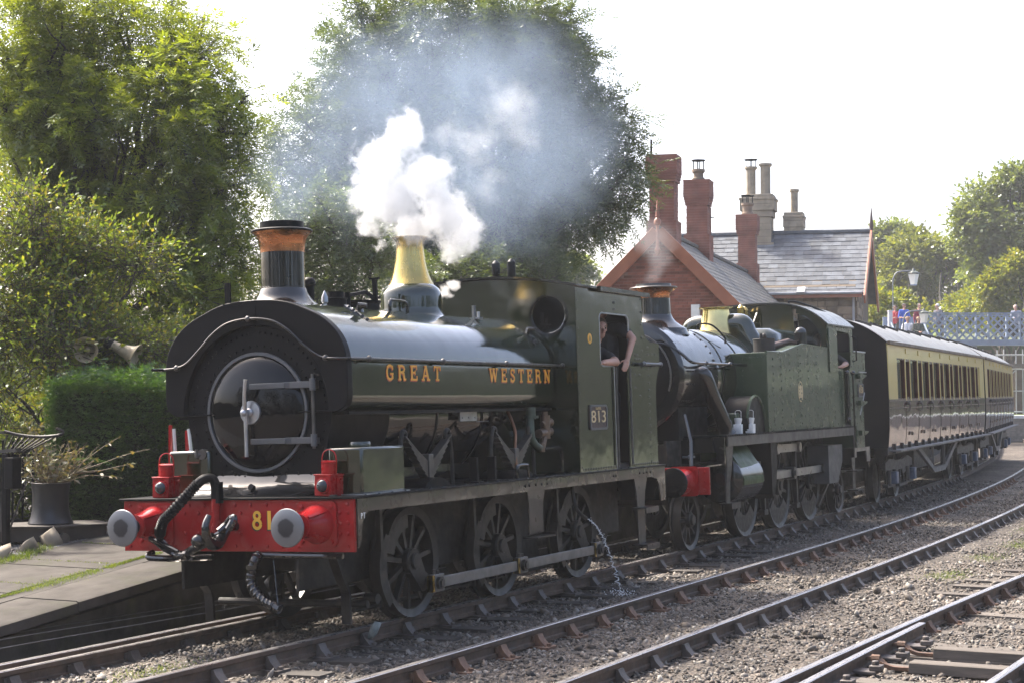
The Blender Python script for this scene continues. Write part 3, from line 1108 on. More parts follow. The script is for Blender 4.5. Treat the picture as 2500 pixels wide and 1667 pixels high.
def letter(mb, ch, o, ex, ez, nrm, h, wx=1.0, d0=0., off=(0, 0)):
    """ribbons standing a few mm proud of the surface at o"""
    o, ex, ez, nrm = Vector(o), Vector(ex), Vector(ez), Vector(nrm)
    w, ss = strokes(ch)
    for k, (pts, t) in enumerate(ss):
        P = [Vector(((p[0] * wx + off[0]) * h, (p[1] + off[1]) * h)) for p in pts]
        th = t * h * 1.12
        n = len(P)
        vs = []
        for i in range(n):
            a, b = P[max(0, i - 1)], P[min(n - 1, i + 1)]
            d = (b - a).normalized()
            s = Vector((-d.y, d.x)) * th / 2
            for q in (P[i] + s, P[i] - s):
                for dd in (0.0006, d0 + .0012 + .0003 * k):
                    vs.append(o + ex * q.x + ez * q.y + nrm * dd)
        f = []
        for i in range(n - 1):
            a, b = 4 * i, 4 * i + 4
            f += [(a + 1, b + 1, b + 3, a + 3), (a, b, b + 1, a + 1), (a + 2, a + 3, b + 3, b + 2)]
        f += [(0, 1, 3, 2), (4 * n - 4, 4 * n - 2, 4 * n - 1, 4 * n - 3)]
        mb.add(vs, f)
    return w * wx * h


def word(txt, o, ex, ez, nrm, h, gap, parent, wx=1.0, front='gold', shade=('redshade', 'blackshade'), x1=None):
    ws = [strokes(c)[0] * wx * h for c in txt]
    if x1 is not None and len(txt) > 1: gap = (x1 - sum(ws)) / (len(txt) - 1)
    p = Vector(o)
    for c, w in zip(txt, ws):
        a = MB()
        letter(a, c, p, ex, ez, nrm, h, wx, .0035)
        lo = a.build('letter', M[front], parent, 0)
        for k, sm_ in enumerate(shade or ()):
            b = MB()
            for j in range(1, 4):
                q = (.028 * j + .055 * k) * .8
                letter(b, c, p, ex, ez, nrm, h, wx, .0020 - .0012 * k + .00008 * j, (-q * .75, -q))
            b.build('letter_shading', M[sm_], lo, 0)
        p = p + Vector(ex) * (w + gap)


YT = -.990
word('GREAT', (1.13, YT, 2.265), (1, 0, 0), (0, 0, 1), (0, -1, 0), .142, .05, tk, 1.25, x1=1.07)
word('WESTERN', (3.26, YT, 2.262), (1, 0, 0), (0, 0, 1), (0, -1, 0), .142, .05, tk, 1.22, x1=1.51)
word('81', (.0995, -.185, .962), (0, -1, 0), (0, 0, 1), (-1, 0, 0), .165, .045, bmr, .95, 'yellow', ('blackshade',))
word('8', (.0995, -.62, .962), (0, -1, 0), (0, 0, 1), (-1, 0, 0), .165, .045, bmr, .8, 'yellow', ('blackshade',))
word('Pt', (.185, -1.25, 1.05), (1, 0, 0), (0, 0, 1), (0, -1, 0), .05, .012, L1, 1.0, 'white', None)

# --- chimney
cx = .965
ch = P1('chimney', MB().lathe([(.40, 2.93), (.385, 2.965), (.33, 3.00), (.27, 3.05), (.235, 3.10), (.218, 3.15), (.214, 3.155), (.214, 3.165), (.207, 3.17), (.207, 3.50)], (cx, 0, 0), 'z', 48), 'bgloss')
P1('copper_cap', MB().lathe([(.210, 3.495), (.212, 3.56), (.222, 3.61), (.245, 3.65), (.275, 3.68), (.283, 3.688)], (cx, 0, 0), 'z', 48), 'copper', ch)
P1('chimney_rim', MB().lathe([(.284, 3.686), (.292, 3.692), (.292, 3.703), (.280, 3.712), (.214, 3.716), (.207, 3.722), (.207, 3.782), (.20, 3.785), (.18, 3.78), (.17, 3.5)], (cx, 0, 0), 'z', 48), 'black', ch)
r = MB()
for a in (-60, -20, 20, -100, 160): r.rivet((cx + .36 * cos(radians(a)), .36 * sin(radians(a)), 2.992), (0, 0, 1), .014)
P1('rivet', r, 'black', ch)
# lamp iron and fittings on top
P1('lamp_iron', MB().box(.47, .49, .26, .32, 2.96, 3.20).box(.44, .50, .10, .32, 2.985, 3.0), 'black')
q = MB().cyl((1.60, .12, 2.98), (1.60, .12, 3.25), .05, 14)
q.lathe([(.05, 3.22), (.066, 3.235), (.068, 3.26), (.055, 3.29), (.03, 3.31), (.0, 3.315)], (1.60, .12, 0), 'z', 16)
P1('vent_pipe', q, 'black')
P1('oil_cup', MB().lathe([(.02, 3.0), (.022, 3.06), (.034, 3.07), (.032, 3.12), (.012, 3.17), (.0, 3.19)], (1.77, .05, 0), 'z', 12), 'steel')
q = MB().lathe([(.115, 3.0), (.115, 3.11), (.125, 3.115), (.125, 3.125), (.085, 3.13), (.085, 3.19), (.0, 3.19)], (2.05, .10, 0), 'z', 20)
P1('tank_valve', q, 'black')
q = MB().lathe([(.19, 2.99), (.19, 3.09), (.205, 3.10), (.205, 3.12), (.0, 3.135)], (2.55, .10, 0), 'z', 28)
q.bar((2.30, .10, 3.17), (2.62, .08, 3.22), .04, .035).bar((2.62, .08, 3.22), (2.8, .06, 3.13), .03, .03)
q.cyl((2.31, .12, 3.05), (2.31, .12, 3.2), .035, 8)
q.bar((2.78, .06, 3.12), (2.76, .06, 3.36), .045, .03).bar((2.76, .0, 3.365), (2.76, .12, 3.365), .02, .02)
for k in range(12):
    a = 2 * pi * k / 12
    q.rivet((2.55 + .22 * cos(a), .10 + .22 * sin(a), 3.0), (0, 0, 1), .016)
P1('tank_filler', q, 'black')
# grab loop and brackets on the tank shoulder
q = MB().tube(smooth_path([(2.22, -.43, 2.97), (2.22, -.43, 3.04), (2.25, -.42, 3.085), (2.34, -.41, 3.09), (2.46, -.41, 3.09), (2.54, -.42, 3.08), (2.57, -.43, 3.04), (2.57, -.43, 2.97)], 4), .018, 8)
P1('grab_rail', q, 'bgloss')
for x, y, z in ((1.28, -.62, 2.885), (4.60, -.80, 2.77)):
    q = MB().box(x - .035, x + .035, y - .16, y + .16, z, z + .02, rot=(radians(33), 0, 0))
    q.tube([(x, y - .02, z + .03), (x, y - .03, z + .09), (x + .02, y - .09, z + .085)], [.045, .04, .025], 8)
    for i in (-.12, -.06, .06, .12): q.ball((x, y + i * .84, z + .02 + i * .54), .018, 8, 6)
    P1('pipe_clip', q, 'bgloss')
P1('whistle_stand', MB().box(4.05, 4.13, -.50, -.36, 2.965, 2.985).box(4.08, 4.12, -.42, -.39, 2.97, 3.12).cyl((4.10, -.46, 2.98), (4.10, -.46, 3.05), .018, 8), 'steel')
# safety valve cover: green base and tall brass trumpet
dx = 3.43
dm = P1('safety_valve_casing', MB().lathe([(.45, 2.93), (.40, 2.965), (.36, 2.99), (.335, 3.03), (.330, 3.08), (.330, 3.19), (.322, 3.24), (.30, 3.285), (.265, 3.318), (.247, 3.33)], (dx, 0, 0), 'z', 56), 'green', smooth=60)
P1('brass_cover', MB().lathe([(.249, 3.328), (.245, 3.336), (.225, 3.37), (.195, 3.44), (.175, 3.52), (.16, 3.60), (.150, 3.70), (.146, 3.76), (.155, 3.80), (.175, 3.825), (.195, 3.838), (.195, 3.846), (.16, 3.845), (.13, 3.80), (.12, 3.5)], (dx, 0, 0), 'z', 56), 'brass', dm, smooth=60)

# --- boiler under the tank
bl = P1('boiler', MB().lathe([(.70, 1.58), (.71, 1.60), (.71, 5.0)], (0, 0, 1.97), 'x', 56).box(1.6, 3.9, -.45, .45, 1.25, 1.5), 'bgloss')
for x in (2.62, 3.62): P1('boiler_band', MB().lathe([(.714, x - .025), (.717, x - .02), (.717, x + .02), (.714, x + .025)], (0, 0, 1.97), 'x', 56), 'black', bl)
q = MB().box(2.95, 3.33, -.80, -.68, 1.93, 1.98, rot=(radians(20), 0, 0)).box(2.95, 3.33, -.80, -.775, 1.86, 1.95)
for x in (3.0, 3.14, 3.28): q.rivet((x, -.80, 1.90), (0, -1, 0), .014)
q.box(3.34, 3.62, -.79, -.78, 1.85, 1.86)
P1('washout_cover', q, 'steel', bl, bevel=.01)
P1('firebox', MB().prism([(-.80, 1.248), (-.80, 1.62), (-.76, 1.75), (-.68, 1.85), (.68, 1.85), (.76, 1.75), (.80, 1.62), (.80, 1.248)], 'x', 4.15, 4.98), 'green', bl)

# --- sand boxes
for s, x0, x1, ya, yb in ((-1, .33, 1.09, -1.19, -.84), (1, .45, 1.2, .52, .98)):
    sb = P1('sand_box', MB().box(x0, x1, min(ya, yb), max(ya, yb), 1.247, 1.665), 'green', bevel=.022)
    P1('sand_box_lid', MB().lathe([(.10, 1.665), (.10, 1.70), (.095, 1.71), (.0, 1.712)], ((x0 + x1) / 2 - .12, (ya + yb) / 2, 0), 'z', 24), 'green', sb)
    P1('base_strip', MB().box(x0 - .03, x1 + .03, min(ya, yb) - .03, max(ya, yb) + .03, 1.2475, 1.256), 'steel', sb)

# --- springs on the running plate, splashers, small fittings
for xc in (1.88, 3.78):
    for s in (-1, 1):
        yb = s * .98
        sp = bpy.data.objects.new('leaf_spring', None)
        COL.objects.link(sp)
        sp.parent = L1
        q = MB()
        for k in range(8):
            hw = .46 - .05 * k
            pts = [(xc + hw * t, yb, 1.33 + .020 * (7 - k) + .30 * (hw * abs(t)) ** 1.15 / .46) for t in np.linspace(-1, 1, 13)]
            for i in range(12): q.bar(pts[i], pts[i + 1], .085, .014, (0, 0, 1))
        q.build('spring_leaf', M['dsteel'], sp, 20)
        q = MB().box(xc - .045, xc + .045, yb - .055, yb + .055, 1.25, 1.56)
        q.build('spring_buckle', M['dsteel'], sp, 20, bevel=.006)
        q = MB()
        for t in (-1, 1):
            xh = xc + t * .47
            q.tube(smooth_path([(xh + t * .05, yb, 1.25), (xh + t * .04, yb, 1.55), (xh + t * .02, yb, 1.68), (xh - t * .02, yb, 1.78), (xh - t * .07, yb, 1.76), (xh - t * .06, yb, 1.68)], 4), .024, 8)
        q.build('spring_hanger', M['grime'], sp, 30)
for xc in (1.88, 3.78):
    for s in (-1, 1):
        q = MB().prism([(xc + .28 * cos(radians(a)), 1.19 + .145 * sin(radians(a))) for a in range(20, 161, 10)] , 'y', min(s * .70, s * 1.10), max(s * .70, s * 1.10))
        P1('splasher', q, 'black')
for x in (2.55, 2.95):
    P1('stop_bracket', MB().box(x - .02, x + .02, -1.19, -1.10, 1.247, 1.50).box(x - .05, x + .07, -1.22, -1.05, 1.247, 1.265), 'black', bevel=.005)
q = MB().tube(smooth_path([(3.42, -1.20, 1.247), (3.42, -1.20, 1.35), (3.45, -1.20, 1.385), (3.60, -1.20, 1.39), (3.68, -1.20, 1.37), (3.70, -1.20, 1.247)], 4), .016, 8)
P1('step_grip', q, 'bgloss')
r = MB()
for i in range(30): r.rivet((.3 + i * .235, -1.235, 1.246), (0, 0, 1), .013)
P1('footplate_bolt', r, 'bgloss', kind='stuff')

# --- injector and pipes in front of the cab
q = MB().tube(smooth_path([(4.02, -.80, 1.99), (4.02, -.86, 1.86), (3.98, -.92, 1.72), (3.84, -.98, 1.58), (3.76, -1.02, 1.45), (3.76, -1.04, 1.25)], 6), .02, 10)
P1('copper_pipe', q, pmat('dull copper', (.20, .10, .055), .38, metal=.9, var=.3))
q = MB().cyl((4.26, -.98, 1.99), (4.26, -.98, 1.86), .055, 12).cyl((4.26, -.98, 1.9), (4.26, -.98, 1.87), .085, 12)
q.tube(smooth_path([(4.24, -.98, 1.86), (4.22, -.99, 1.72), (4.24, -1.0, 1.62), (4.34, -1.02, 1.55), (4.42, -1.02, 1.56)], 5), .045, 12)
P1('feed_pipe', q, pmat('greened pipe', (.06, .075, .055), .45, metal=.4, var=.4, vs=12))
q = MB().cyl((4.36, -1.02, 1.70), (4.66, -1.02, 1.72), .05, 12).cyl((4.54, -1.02, 1.64), (4.54, -1.02, 1.90), .055, 12)
q.cyl((4.45, -1.02, 1.80), (4.68, -1.02, 1.83), .03, 10).ball((4.66, -1.02, 1.82), .05, 10, 8).cyl((4.54, -1.02, 1.9), (4.54, -1.02, 1.94), .035, 8)
q.cyl((4.44, -1.02, 1.55), (4.50, -1.02, 1.66), .04, 10).cyl((4.40, -1.02, 1.60), (4.40, -1.02, 1.50), .05, 8)
P1('injector', q, pmat('injector bronze', (.15, .105, .075), .4, metal=.7, var=.35, vs=12))
q = MB().tube(smooth_path([(4.44, -1.03, 1.53), (4.60, -1.04, 1.535), (4.78, -1.05, 1.535), (4.85, -1.06, 1.50), (4.87, -1.06, 1.42), (4.88, -1.06, 1.25)], 6), .028, 10)
P1('overflow_pipe', q, 'bgloss')

# --- cab
cab = bpy.data.objects.new('cab', None)
COL.objects.link(cab)
cab.parent = L1
roofline = [(y, 3.335 + .135 * (1 - (y / 1.235) ** 2)) for y in np.linspace(-1.22, 1.22, 21)]
# front and rear sheets, each half with its round window
def sheet_with_hole(x0, x1, c, R, zb):
    """one cab end sheet from two halves, each a plate round a hole"""
    q = MB()
    for s in (-1, 1):
        outl = [(0.0 if s < 0 else 0.001, zb), ] 
        n = 48
        inner = [(s * c[0] + R * cos(2 * pi * k / n), c[1] + R * sin(2 * pi * k / n)) for k in range(n)]
        xa, xb = sorted((0.0, s * 1.219))
        outer = []
        for k in range(n):
            a = 2 * pi * k / n
            dx_, dz_ = cos(a), sin(a)
            t = 1e9
            px, pz_ = s * c[0], c[1]
            if dx_ > 1e-6: t = min(t, (xb - px) / dx_)
            if dx_ < -1e-6: t = min(t, (xa - px) / dx_)
            if dz_ < -1e-6: t = min(t, (zb - pz_) / dz_)
            if dz_ > 1e-6:
                for _ in range(1):
                    lo, hi = 0., 3.
                    for _i in range(30):
                        mid = (lo + hi) / 2
                        yy = px + dx_ * mid
                        if pz_ + dz_ * mid > 3.335 + .135 * (1 - (yy / 1.235) ** 2): hi = mid
                        else: lo = mid
                    t = min(t, lo)
            outer.append((px + dx_ * t, pz_ + dz_ * t))
        # make sure the corners are kept
        for cy_, cz_ in ((xa, zb), (xb, zb), (xa, 3.335 + .135 * (1 - (xa / 1.235) ** 2)), (xb, 3.335 + .135 * (1 - (xb / 1.235) ** 2))):
            k = min(range(n), key=lambda i: (outer[i][0] - cy_) ** 2 + (outer[i][1] - cz_) ** 2)
            outer[k] = (cy_, cz_)
        q.ring(outer, inner, 'x', x0, x1)
    return q


P1('cab_front', sheet_with_hole(4.985, 5.0, (.90, 3.03), .205, 1.247), 'green', cab, smooth=0)
for s in (-1, 1):
    w = P1('round_window', MB().lathe([(.205, 4.978), (.212, 4.97), (.235, 4.97), (.238, 4.985), (.205, 4.985)], (0, s * .90, 3.03), 'x', 40), 'bgloss', cab)
    P1('pane', MB().lathe([(.0, 4.992), (.206, 4.992)], (0, s * .90, 3.03), 'x', 40), 'glass', w)
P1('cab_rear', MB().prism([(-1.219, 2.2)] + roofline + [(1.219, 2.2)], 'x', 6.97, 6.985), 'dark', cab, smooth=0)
side = [(4.985, 1.247), (6.06, 1.247), (6.06, 2.45)] + arc(5.74, 2.53, .08, 270, 180, 5) + arc(5.74, 2.985, .08, 180, 90, 5) + arc(6.46, 2.965, .10, 90, 0, 5) + arc(6.47, 2.53, .08, 0, -80, 5) + \
       [(6.48, 2.45), (6.48, 1.247), (7.40, 1.247), (7.40, 2.12), (7.42, 2.25), (7.47, 2.37), (7.545, 2.46), (7.55, 2.47), (7.55, 2.755), (7.27, 2.76), (7.16, 2.79), (7.08, 2.85), (7.03, 2.95), (7.015, 3.06), (7.0, 3.335), (4.985, 3.335)]
for s in (-1, 1):
    y = sorted((s * 1.22, s * 1.235))
    sh = P1('cab_side', MB().prism(side if s < 0 else [q_ for q_ in side if not (6.0 < q_[0] < 6.5 and q_[1] < 3.1) and not (5.6 < q_[0] < 6.6 and 2.4 < q_[1] < 3.1)], 'y', y[0], y[1]), 'green', cab, smooth=0)
    if s < 0: P1('opening_beading', MB().tube([(x, s * 1.2275, z) for x, z in side[1:25]], .012, 6), 'steel', sh)
    r = MB()
    r.rivets((5.02, s * 1.235, 1.30), (5.02, s * 1.235, 3.28), .105, (0, s, 0), .016)
    r.rivets((6.10, s * 1.235, 1.275), (5.06, s * 1.235, 1.275), .075, (0, s, 0), .015)
    r.rivets((6.58, s * 1.235, 1.30), (6.58, s * 1.235, 2.42), .10, (0, s, 0), .015)
    r.rivets((7.17, s * 1.235, 1.30), (7.17, s * 1.235, 2.70), .085, (0, s, 0), .015)
    r.rivets((6.97, s * 1.235, 2.5), (6.97, s * 1.235, 3.28), .16, (0, s, 0), .015)
    r.rivets((6.54, s * 1.235, 1.275), (7.38, s * 1.235, 1.275), .07, (0, s, 0), .015)
    for x, z in ((6.1, 3.12), (6.1, 3.2), (6.13, 3.12), (6.13, 3.2), (6.75, 2.55), (6.82, 2.55), (6.9, 2.55), (6.75, 2.6), (6.82, 2.6), (6.72, 2.36), (6.87, 2.36), (6.72, 2.2), (6.87, 2.1), (6.95, 2.45), (7.3, 2.62), (7.42, 2.62)):
        r.rivet((x, s * 1.235, z), (0, s, 0), .015)
    P1('rivet', r, 'green', sh, kind='stuff')
P1('cab_edge_strip', MB().box(4.965, 5.045, -1.2405, -1.236, 1.247, 3.33).box(4.965, 4.983, -1.2405, -1.19, 1.247, 3.33), 'green', cab)
secs = []
for x in (4.90, 7.09):
    o_ = [(y, 3.345 + .135 * (1 - (y / 1.235) ** 2)) for y in np.linspace(-1.29, 1.29, 25)]
    secs.append([(x, y, z) for y, z in o_] + [(x, y, z + .022) for y, z in reversed(o_)])
q = MB().strip(secs, closed=True)
n_ = len(secs[0])
q.f += [tuple(range(n_)), tuple(range(2 * n_ - 1, n_ - 1, -1))]
rf = P1('cab_roof', q, 'bgloss', cab)
P1('rain_strip', MB().box(5.55, 7.10, -1.315, -1.27, 3.31, 3.36), 'bgloss', rf)
P1('handpillar', MB().cyl((6.055, -1.262, 1.29), (6.055, -1.262, 2.44), .014, 8).cyl((6.49, -1.262, 1.29), (6.49, -1.262, 2.44), .014, 8), 'dsteel', cab)
q = MB().cyl((6.80, -1.30, 2.49), (7.45, -1.30, 2.49), .02, 10)
for x in (6.86, 7.42): q.ball((x, -1.30, 2.49), .032, 10, 8).cyl((x, -1.23, 2.49), (x, -1.29, 2.49), .018, 8)
P1('handrail', q, 'bsteel', cab)
P1('bunker_back', MB().box(7.385, 7.40, -1.22, 1.22, 1.247, 2.2).box(7.53, 7.548, -1.22, 1.22, 2.45, 2.75), 'green', cab)
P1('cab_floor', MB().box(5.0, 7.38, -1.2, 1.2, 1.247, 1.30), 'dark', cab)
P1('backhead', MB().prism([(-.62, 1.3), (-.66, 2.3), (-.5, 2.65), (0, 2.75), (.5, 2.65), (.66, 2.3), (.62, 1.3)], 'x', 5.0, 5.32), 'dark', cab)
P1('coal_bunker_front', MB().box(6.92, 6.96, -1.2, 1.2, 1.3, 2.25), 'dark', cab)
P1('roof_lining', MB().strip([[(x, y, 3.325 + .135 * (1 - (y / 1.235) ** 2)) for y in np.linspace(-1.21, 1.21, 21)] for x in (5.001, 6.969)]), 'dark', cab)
# number plate, route disc
def plate(parent, x, z, w, h, y, txt, small, edge='brass2'):
    p = bpy.data.objects.new('number_plate', None)
    COL.objects.link(p)
    p.parent = parent
    p.location = (x, y, z)
    q = MB()
    o_ = arc(w / 2 - .04, h / 2 - .04, .04, 0, 90, 5) + arc(-w / 2 + .04, h / 2 - .04, .04, 90, 180, 5) + arc(-w / 2 + .04, -h / 2 + .04, .04, 180, 270, 5) + arc(w / 2 - .04, -h / 2 + .04, .04, 270, 360, 5)
    i_ = [(a * (1 - .05 / w), b * (1 - .05 / h)) for a, b in o_]
    MB().prism(o_, 'y', -.008, -.0005).build('plate_back', pmat('number plate ground', (.05, .028, .024), .5, var=.4, vs=30), p, 0)
    MB().ring(o_, i_, 'y', -.02, -.0085).build('plate_rim', M[edge], p, 0)
    for t, sz, zz in ((txt, h * .50, -h * .20), (small, h * .16, h * .30)):
        cu = bpy.data.curves.new('digits', 'FONT')
        cu.body = t
        cu.size = sz * 1.35
        cu.align_x = 'CENTER'
        cu.extrude = .004
        to = bpy.data.objects.new('digits', cu)
        COL.objects.link(to)
        me = bpy.data.meshes.new_from_object(to.evaluated_get(bpy.context.evaluated_depsgraph_get()))
        bpy.data.objects.remove(to)
        me.materials.append(M['brassnum'])
        dg = put('numerals', me, p, (0, -.0125, zz), (radians(90), 0, 0))
        dg.scale = ((w * .84 / max(.01, max(v.co.x for v in me.vertices) - min(v.co.x for v in me.vertices))) if t == txt else 1, 1, 1)
    return p


M['brassnum'] = pmat('cast brass figures', (.62, .50, .30), .4, metal=.5, var=.2, vs=30)
plate(cab, 5.52, 1.86, .50, .29, -1.2355, '813', 'GWR', 'bsteel')
rd = P1('route_disc', MB().lathe([(.0, -1.239), (.058, -1.239), (.06, -1.2355)], (5.36, 0, 2.755), 'y', 28), pmat('route disc yellow', (.68, .36, .03), .4, var=.05), cab)
q = MB()
for a, b in (((5.342, 2.725), (5.36, 2.787)), ((5.36, 2.787), (5.378, 2.725)), ((5.349, 2.745), (5.371, 2.745))): q.bar((a[0], -1.2395, a[1]), (b[0], -1.2395, b[1]), .004, .008, (0, 0, 1) if abs(a[1] - b[1]) < .01 else (1, 0, 0))
P1('disc_letter', q, 'blackshade', rd)
for x, h_ in ((5.50, .13), (5.92, .18)):
    q = MB().lathe([(.05, 3.46), (.05, 3.475), (.02, 3.48), (.02, 3.53), (.055, 3.535), (.06, 3.55), (.03, 3.56), (.05, 3.575), (.05, 3.575 + h_), (.03, 3.60 + h_), (.01, 3.615 + h_)], (x, 0, 0), 'z', 16)
    P1('whistle', q, 'black', cab)

# --- wheels and rods
def wheel_parts(R, tyre=.075, nsp=12, boss=(.0, .0), cw=None, hub=.13):
    """meshes about the axle in x,z with y outward (near side = -y)"""
    rim = MB().lathe([(R - tyre, .0), (R - .015, -.012), (R, -.02), (R - .004, .10), (R + .03, .108), (R + .03, .135), (R - tyre, .135), (R - tyre, .0)], axis='y', n=56)
    sp = MB()
    spokes = MB().bar((0, .05, hub * .7), (0, .055, R - tyre + .01), .042, .06, (0, 1, 0)).mesh('spoke', M['wheel'], 30)
    hb = MB().lathe([(.0, -.075), (.07, -.072), (.078, -.06), (.078, -.045), (hub - .01, -.04), (hub, -.03), (hub, .11)], axis='y', n=32)
    if boss != (0., 0.):
        bx, bz = boss
        a = atan2(bz, bx)
        o_ = [(hub * .95 * cos(a + t), hub * .95 * sin(a + t)) for t in np.linspace(pi / 2, 3 * pi / 2, 9)] + [(bx + .085 * cos(a + t), bz + .085 * sin(a + t)) for t in np.linspace(-pi / 2, pi / 2, 9)]
        hb.prism(o_, 'y', -.045, .08)
    w = None
    if cw:
        a0, a1, ri = cw
        a = np.linspace(radians(a0), radians(a1), 15)
        o_ = [((R - tyre + .004) * cos(t), (R - tyre + .004) * sin(t)) for t in a] + [(ri * cos(t) * 1.0, ri * sin(t)) for t in reversed(a)]
        w = MB().prism(o_, 'y', -.002, .09).mesh('balance_weight', M['wheel'], 30)
    return rim.mesh('tyre', M['wheel'], 30), spokes, hb.mesh('hub', M['wheel'], 30), w, nsp


def wheel(parent, x, y, z, parts, side, rot=0.):
    w = bpy.data.objects.new('wheel', None)
    COL.objects.link(w)
    w.parent = parent
    w.location = (x, y, z)
    w.rotation_euler = (0, 0, pi if side > 0 else 0)
    rim, spk, hb, cw, n = parts
    put('tyre', rim, w)
    for k in range(n): put('spoke', spk, w, (0, 0, 0), (0, 2 * pi * (k + .5) / n + rot, 0))
    put('hub', hb, w)
    if cw: put('balance_weight', cw, w)
    return w


PIN = (.17, -.22)
W1 = wheel_parts(.53, boss=PIN, cw=(95, 165, .33), nsp=11)
for x in (1.88, 3.78, 5.85):
    for s in (-1, 1): wheel(L1, x, s * .775, .53, W1, s)
for s in (-1, 1):
    yy = s * .955
    q = MB()
    for xa, xb in ((1.88, 3.78), (3.78, 5.85)):
        q.bar((xa + PIN[0] + .10, yy, .53 + PIN[1]), (xb + PIN[0] - .10, yy, .53 + PIN[1]), .035, .105)
    for x in (1.88, 3.78, 5.85):
        q.box(x + PIN[0] - .12, x + PIN[0] + .12, yy - .03, yy + .03, .53 + PIN[1] - .085, .53 + PIN[1] + .085)
    rod = P1('coupling_rod', q, pmat('side rod steel', (.20, .19, .18), .4, metal=.55, var=.3, vs=5), smooth=0, bevel=.008)
    for x in (1.88, 3.78, 5.85):
        px, pz_ = x + PIN[0], .53 + PIN[1]
        q = MB().cyl((px, s * .86, pz_), (px, s * 1.02, pz_), .062, 16).cyl((px, s * 1.02, pz_), (px, s * 1.035, pz_), .04, 6)
        q.cyl((px - .04, yy, pz_ + .08), (px - .04, yy, pz_ + .13), .02, 8).cyl((px + .03, yy, pz_ + .08), (px + .03, yy, pz_ + .12), .02, 8)
        P1('crank_pin', q, 'dsteel', rod)
        P1('rod_bush', MB().box(px - .12, px - .085, yy - .034, yy + .034, pz_ - .08, pz_ + .08), 'brass', rod)
    for x in (1.88, 3.78, 5.85):
        q = MB()
        pts = [(x - .56 + .02 * sin(t * 3), 0, .53 + .36 * cos(t)) for t in np.linspace(.4, 2.6, 9)]
        q.bar((x - .66, s * .82, 1.1), (x - .64, s * .82, .50), .05, .05, (1, 0, 0))
        o_ = [(x + .575 * cos(t), .53 + .575 * sin(t)) for t in np.linspace(2.65, 3.75, 9)]
        o_ += [(x + (.66 + .05 * sin((t - 2.7) * 3)) * cos(t), .53 + .66 * sin(t)) for t in np.linspace(3.75, 2.65, 9)]
        q.prism(o_, 'y', s * .80 - .045, s * .80 + .045)
        q.bar((x - .64, s * .80, .53), (x - .60, s * .78, .16), .04, .04, (1, 0, 0))
        P1('brake_shoe', q, 'wheel')
    P1('brake_rod', MB().cyl((.9, s * .72, .17), (5.6, s * .72, .20), .022, 8), 'grime')
for z0, x in ((.5, .95),): P1('brake_cross_shaft', MB().cyl((.98, -.82, .22), (.98, .82, .22), .035, 10).cyl((1.15, -.83, .25), (1.15, -.70, .25), .05, 10), 'grime')
# steps hanging from the running plate
for s in (-1, 1):
    q = MB().prism([(3.62, 1.108), (3.65, .98), (3.65, .66), (4.0, .66), (4.0, .98), (4.06, 1.108)], 'y', min(s * 1.20, s * 1.215), max(s * 1.20, s * 1.215))
    q.box(3.60, 4.05, min(s * 1.16, s * 1.33), max(s * 1.16, s * 1.33), .615, .63)
    q.box(4.05, 4.06, min(s * 1.16, s * 1.33), max(s * 1.16, s * 1.33), .61, .66)
    P1('footstep', q, pmat('step paint', (.045, .04, .036), .35, var=.3, coat=.2), smooth=0)
    q = MB().prism([(6.62, 1.108), (6.68, .95), (6.70, .80), (6.72, .30), (6.95, .30), (6.94, .80), (6.97, .95), (7.05, 1.108)], 'y', min(s * 1.20, s * 1.215), max(s * 1.20, s * 1.215))
    for z in (.74, .30): q.box(6.62, 7.04, min(s * 1.16, s * 1.36), max(s * 1.16, s * 1.36), z, z + .018).box(6.62, 7.04, min(s * 1.345, s * 1.36), max(s * 1.345, s * 1.36), z - .05, z)
    P1('footstep', q, pmat('step paint', (.05, .046, .042), .35, var=.3, coat=.2), smooth=0)
P1('ash_pan', MB().prism([(4.4, 1.0), (4.4, .35), (5.0, .25), (5.3, .35), (5.3, 1.0)], 'y', -.5, .5), 'grime')
P1('drain_pipe', MB().tube(smooth_path([(5.02, -1.10, 1.22), (5.02, -1.12, .95), (5.05, -1.14, .84), (5.15, -1.16, .76), (5.24, -1.17, .72)], 5), .022, 10), 'grime')
# ================================================================ second engine: large side tank locomotive
def on_track(name, label, cat, px, group=None):
    """Empty whose local x equals the distance along the straight, turned to the curve at px"""
    a = ydir(px)
    R = Euler((-CANT, 0, a)).to_matrix()
    pv = Vector((px, yo(px), 0))
    o = thing(name, label, cat, pv - R @ Vector((px, 0, 0)), (-CANT, 0, a), group)
    return o


L2 = on_track('steam_locomotive', 'larger green side tank steam locomotive coupled between the saddle tank engine and the coaches', 'locomotive', 13.9, 'steam locomotives')


def P2(name, mb, mat, par=None, **k):
    return mb.build(name, M[mat] if isinstance(mat, str) else mat, par or L2, **k)


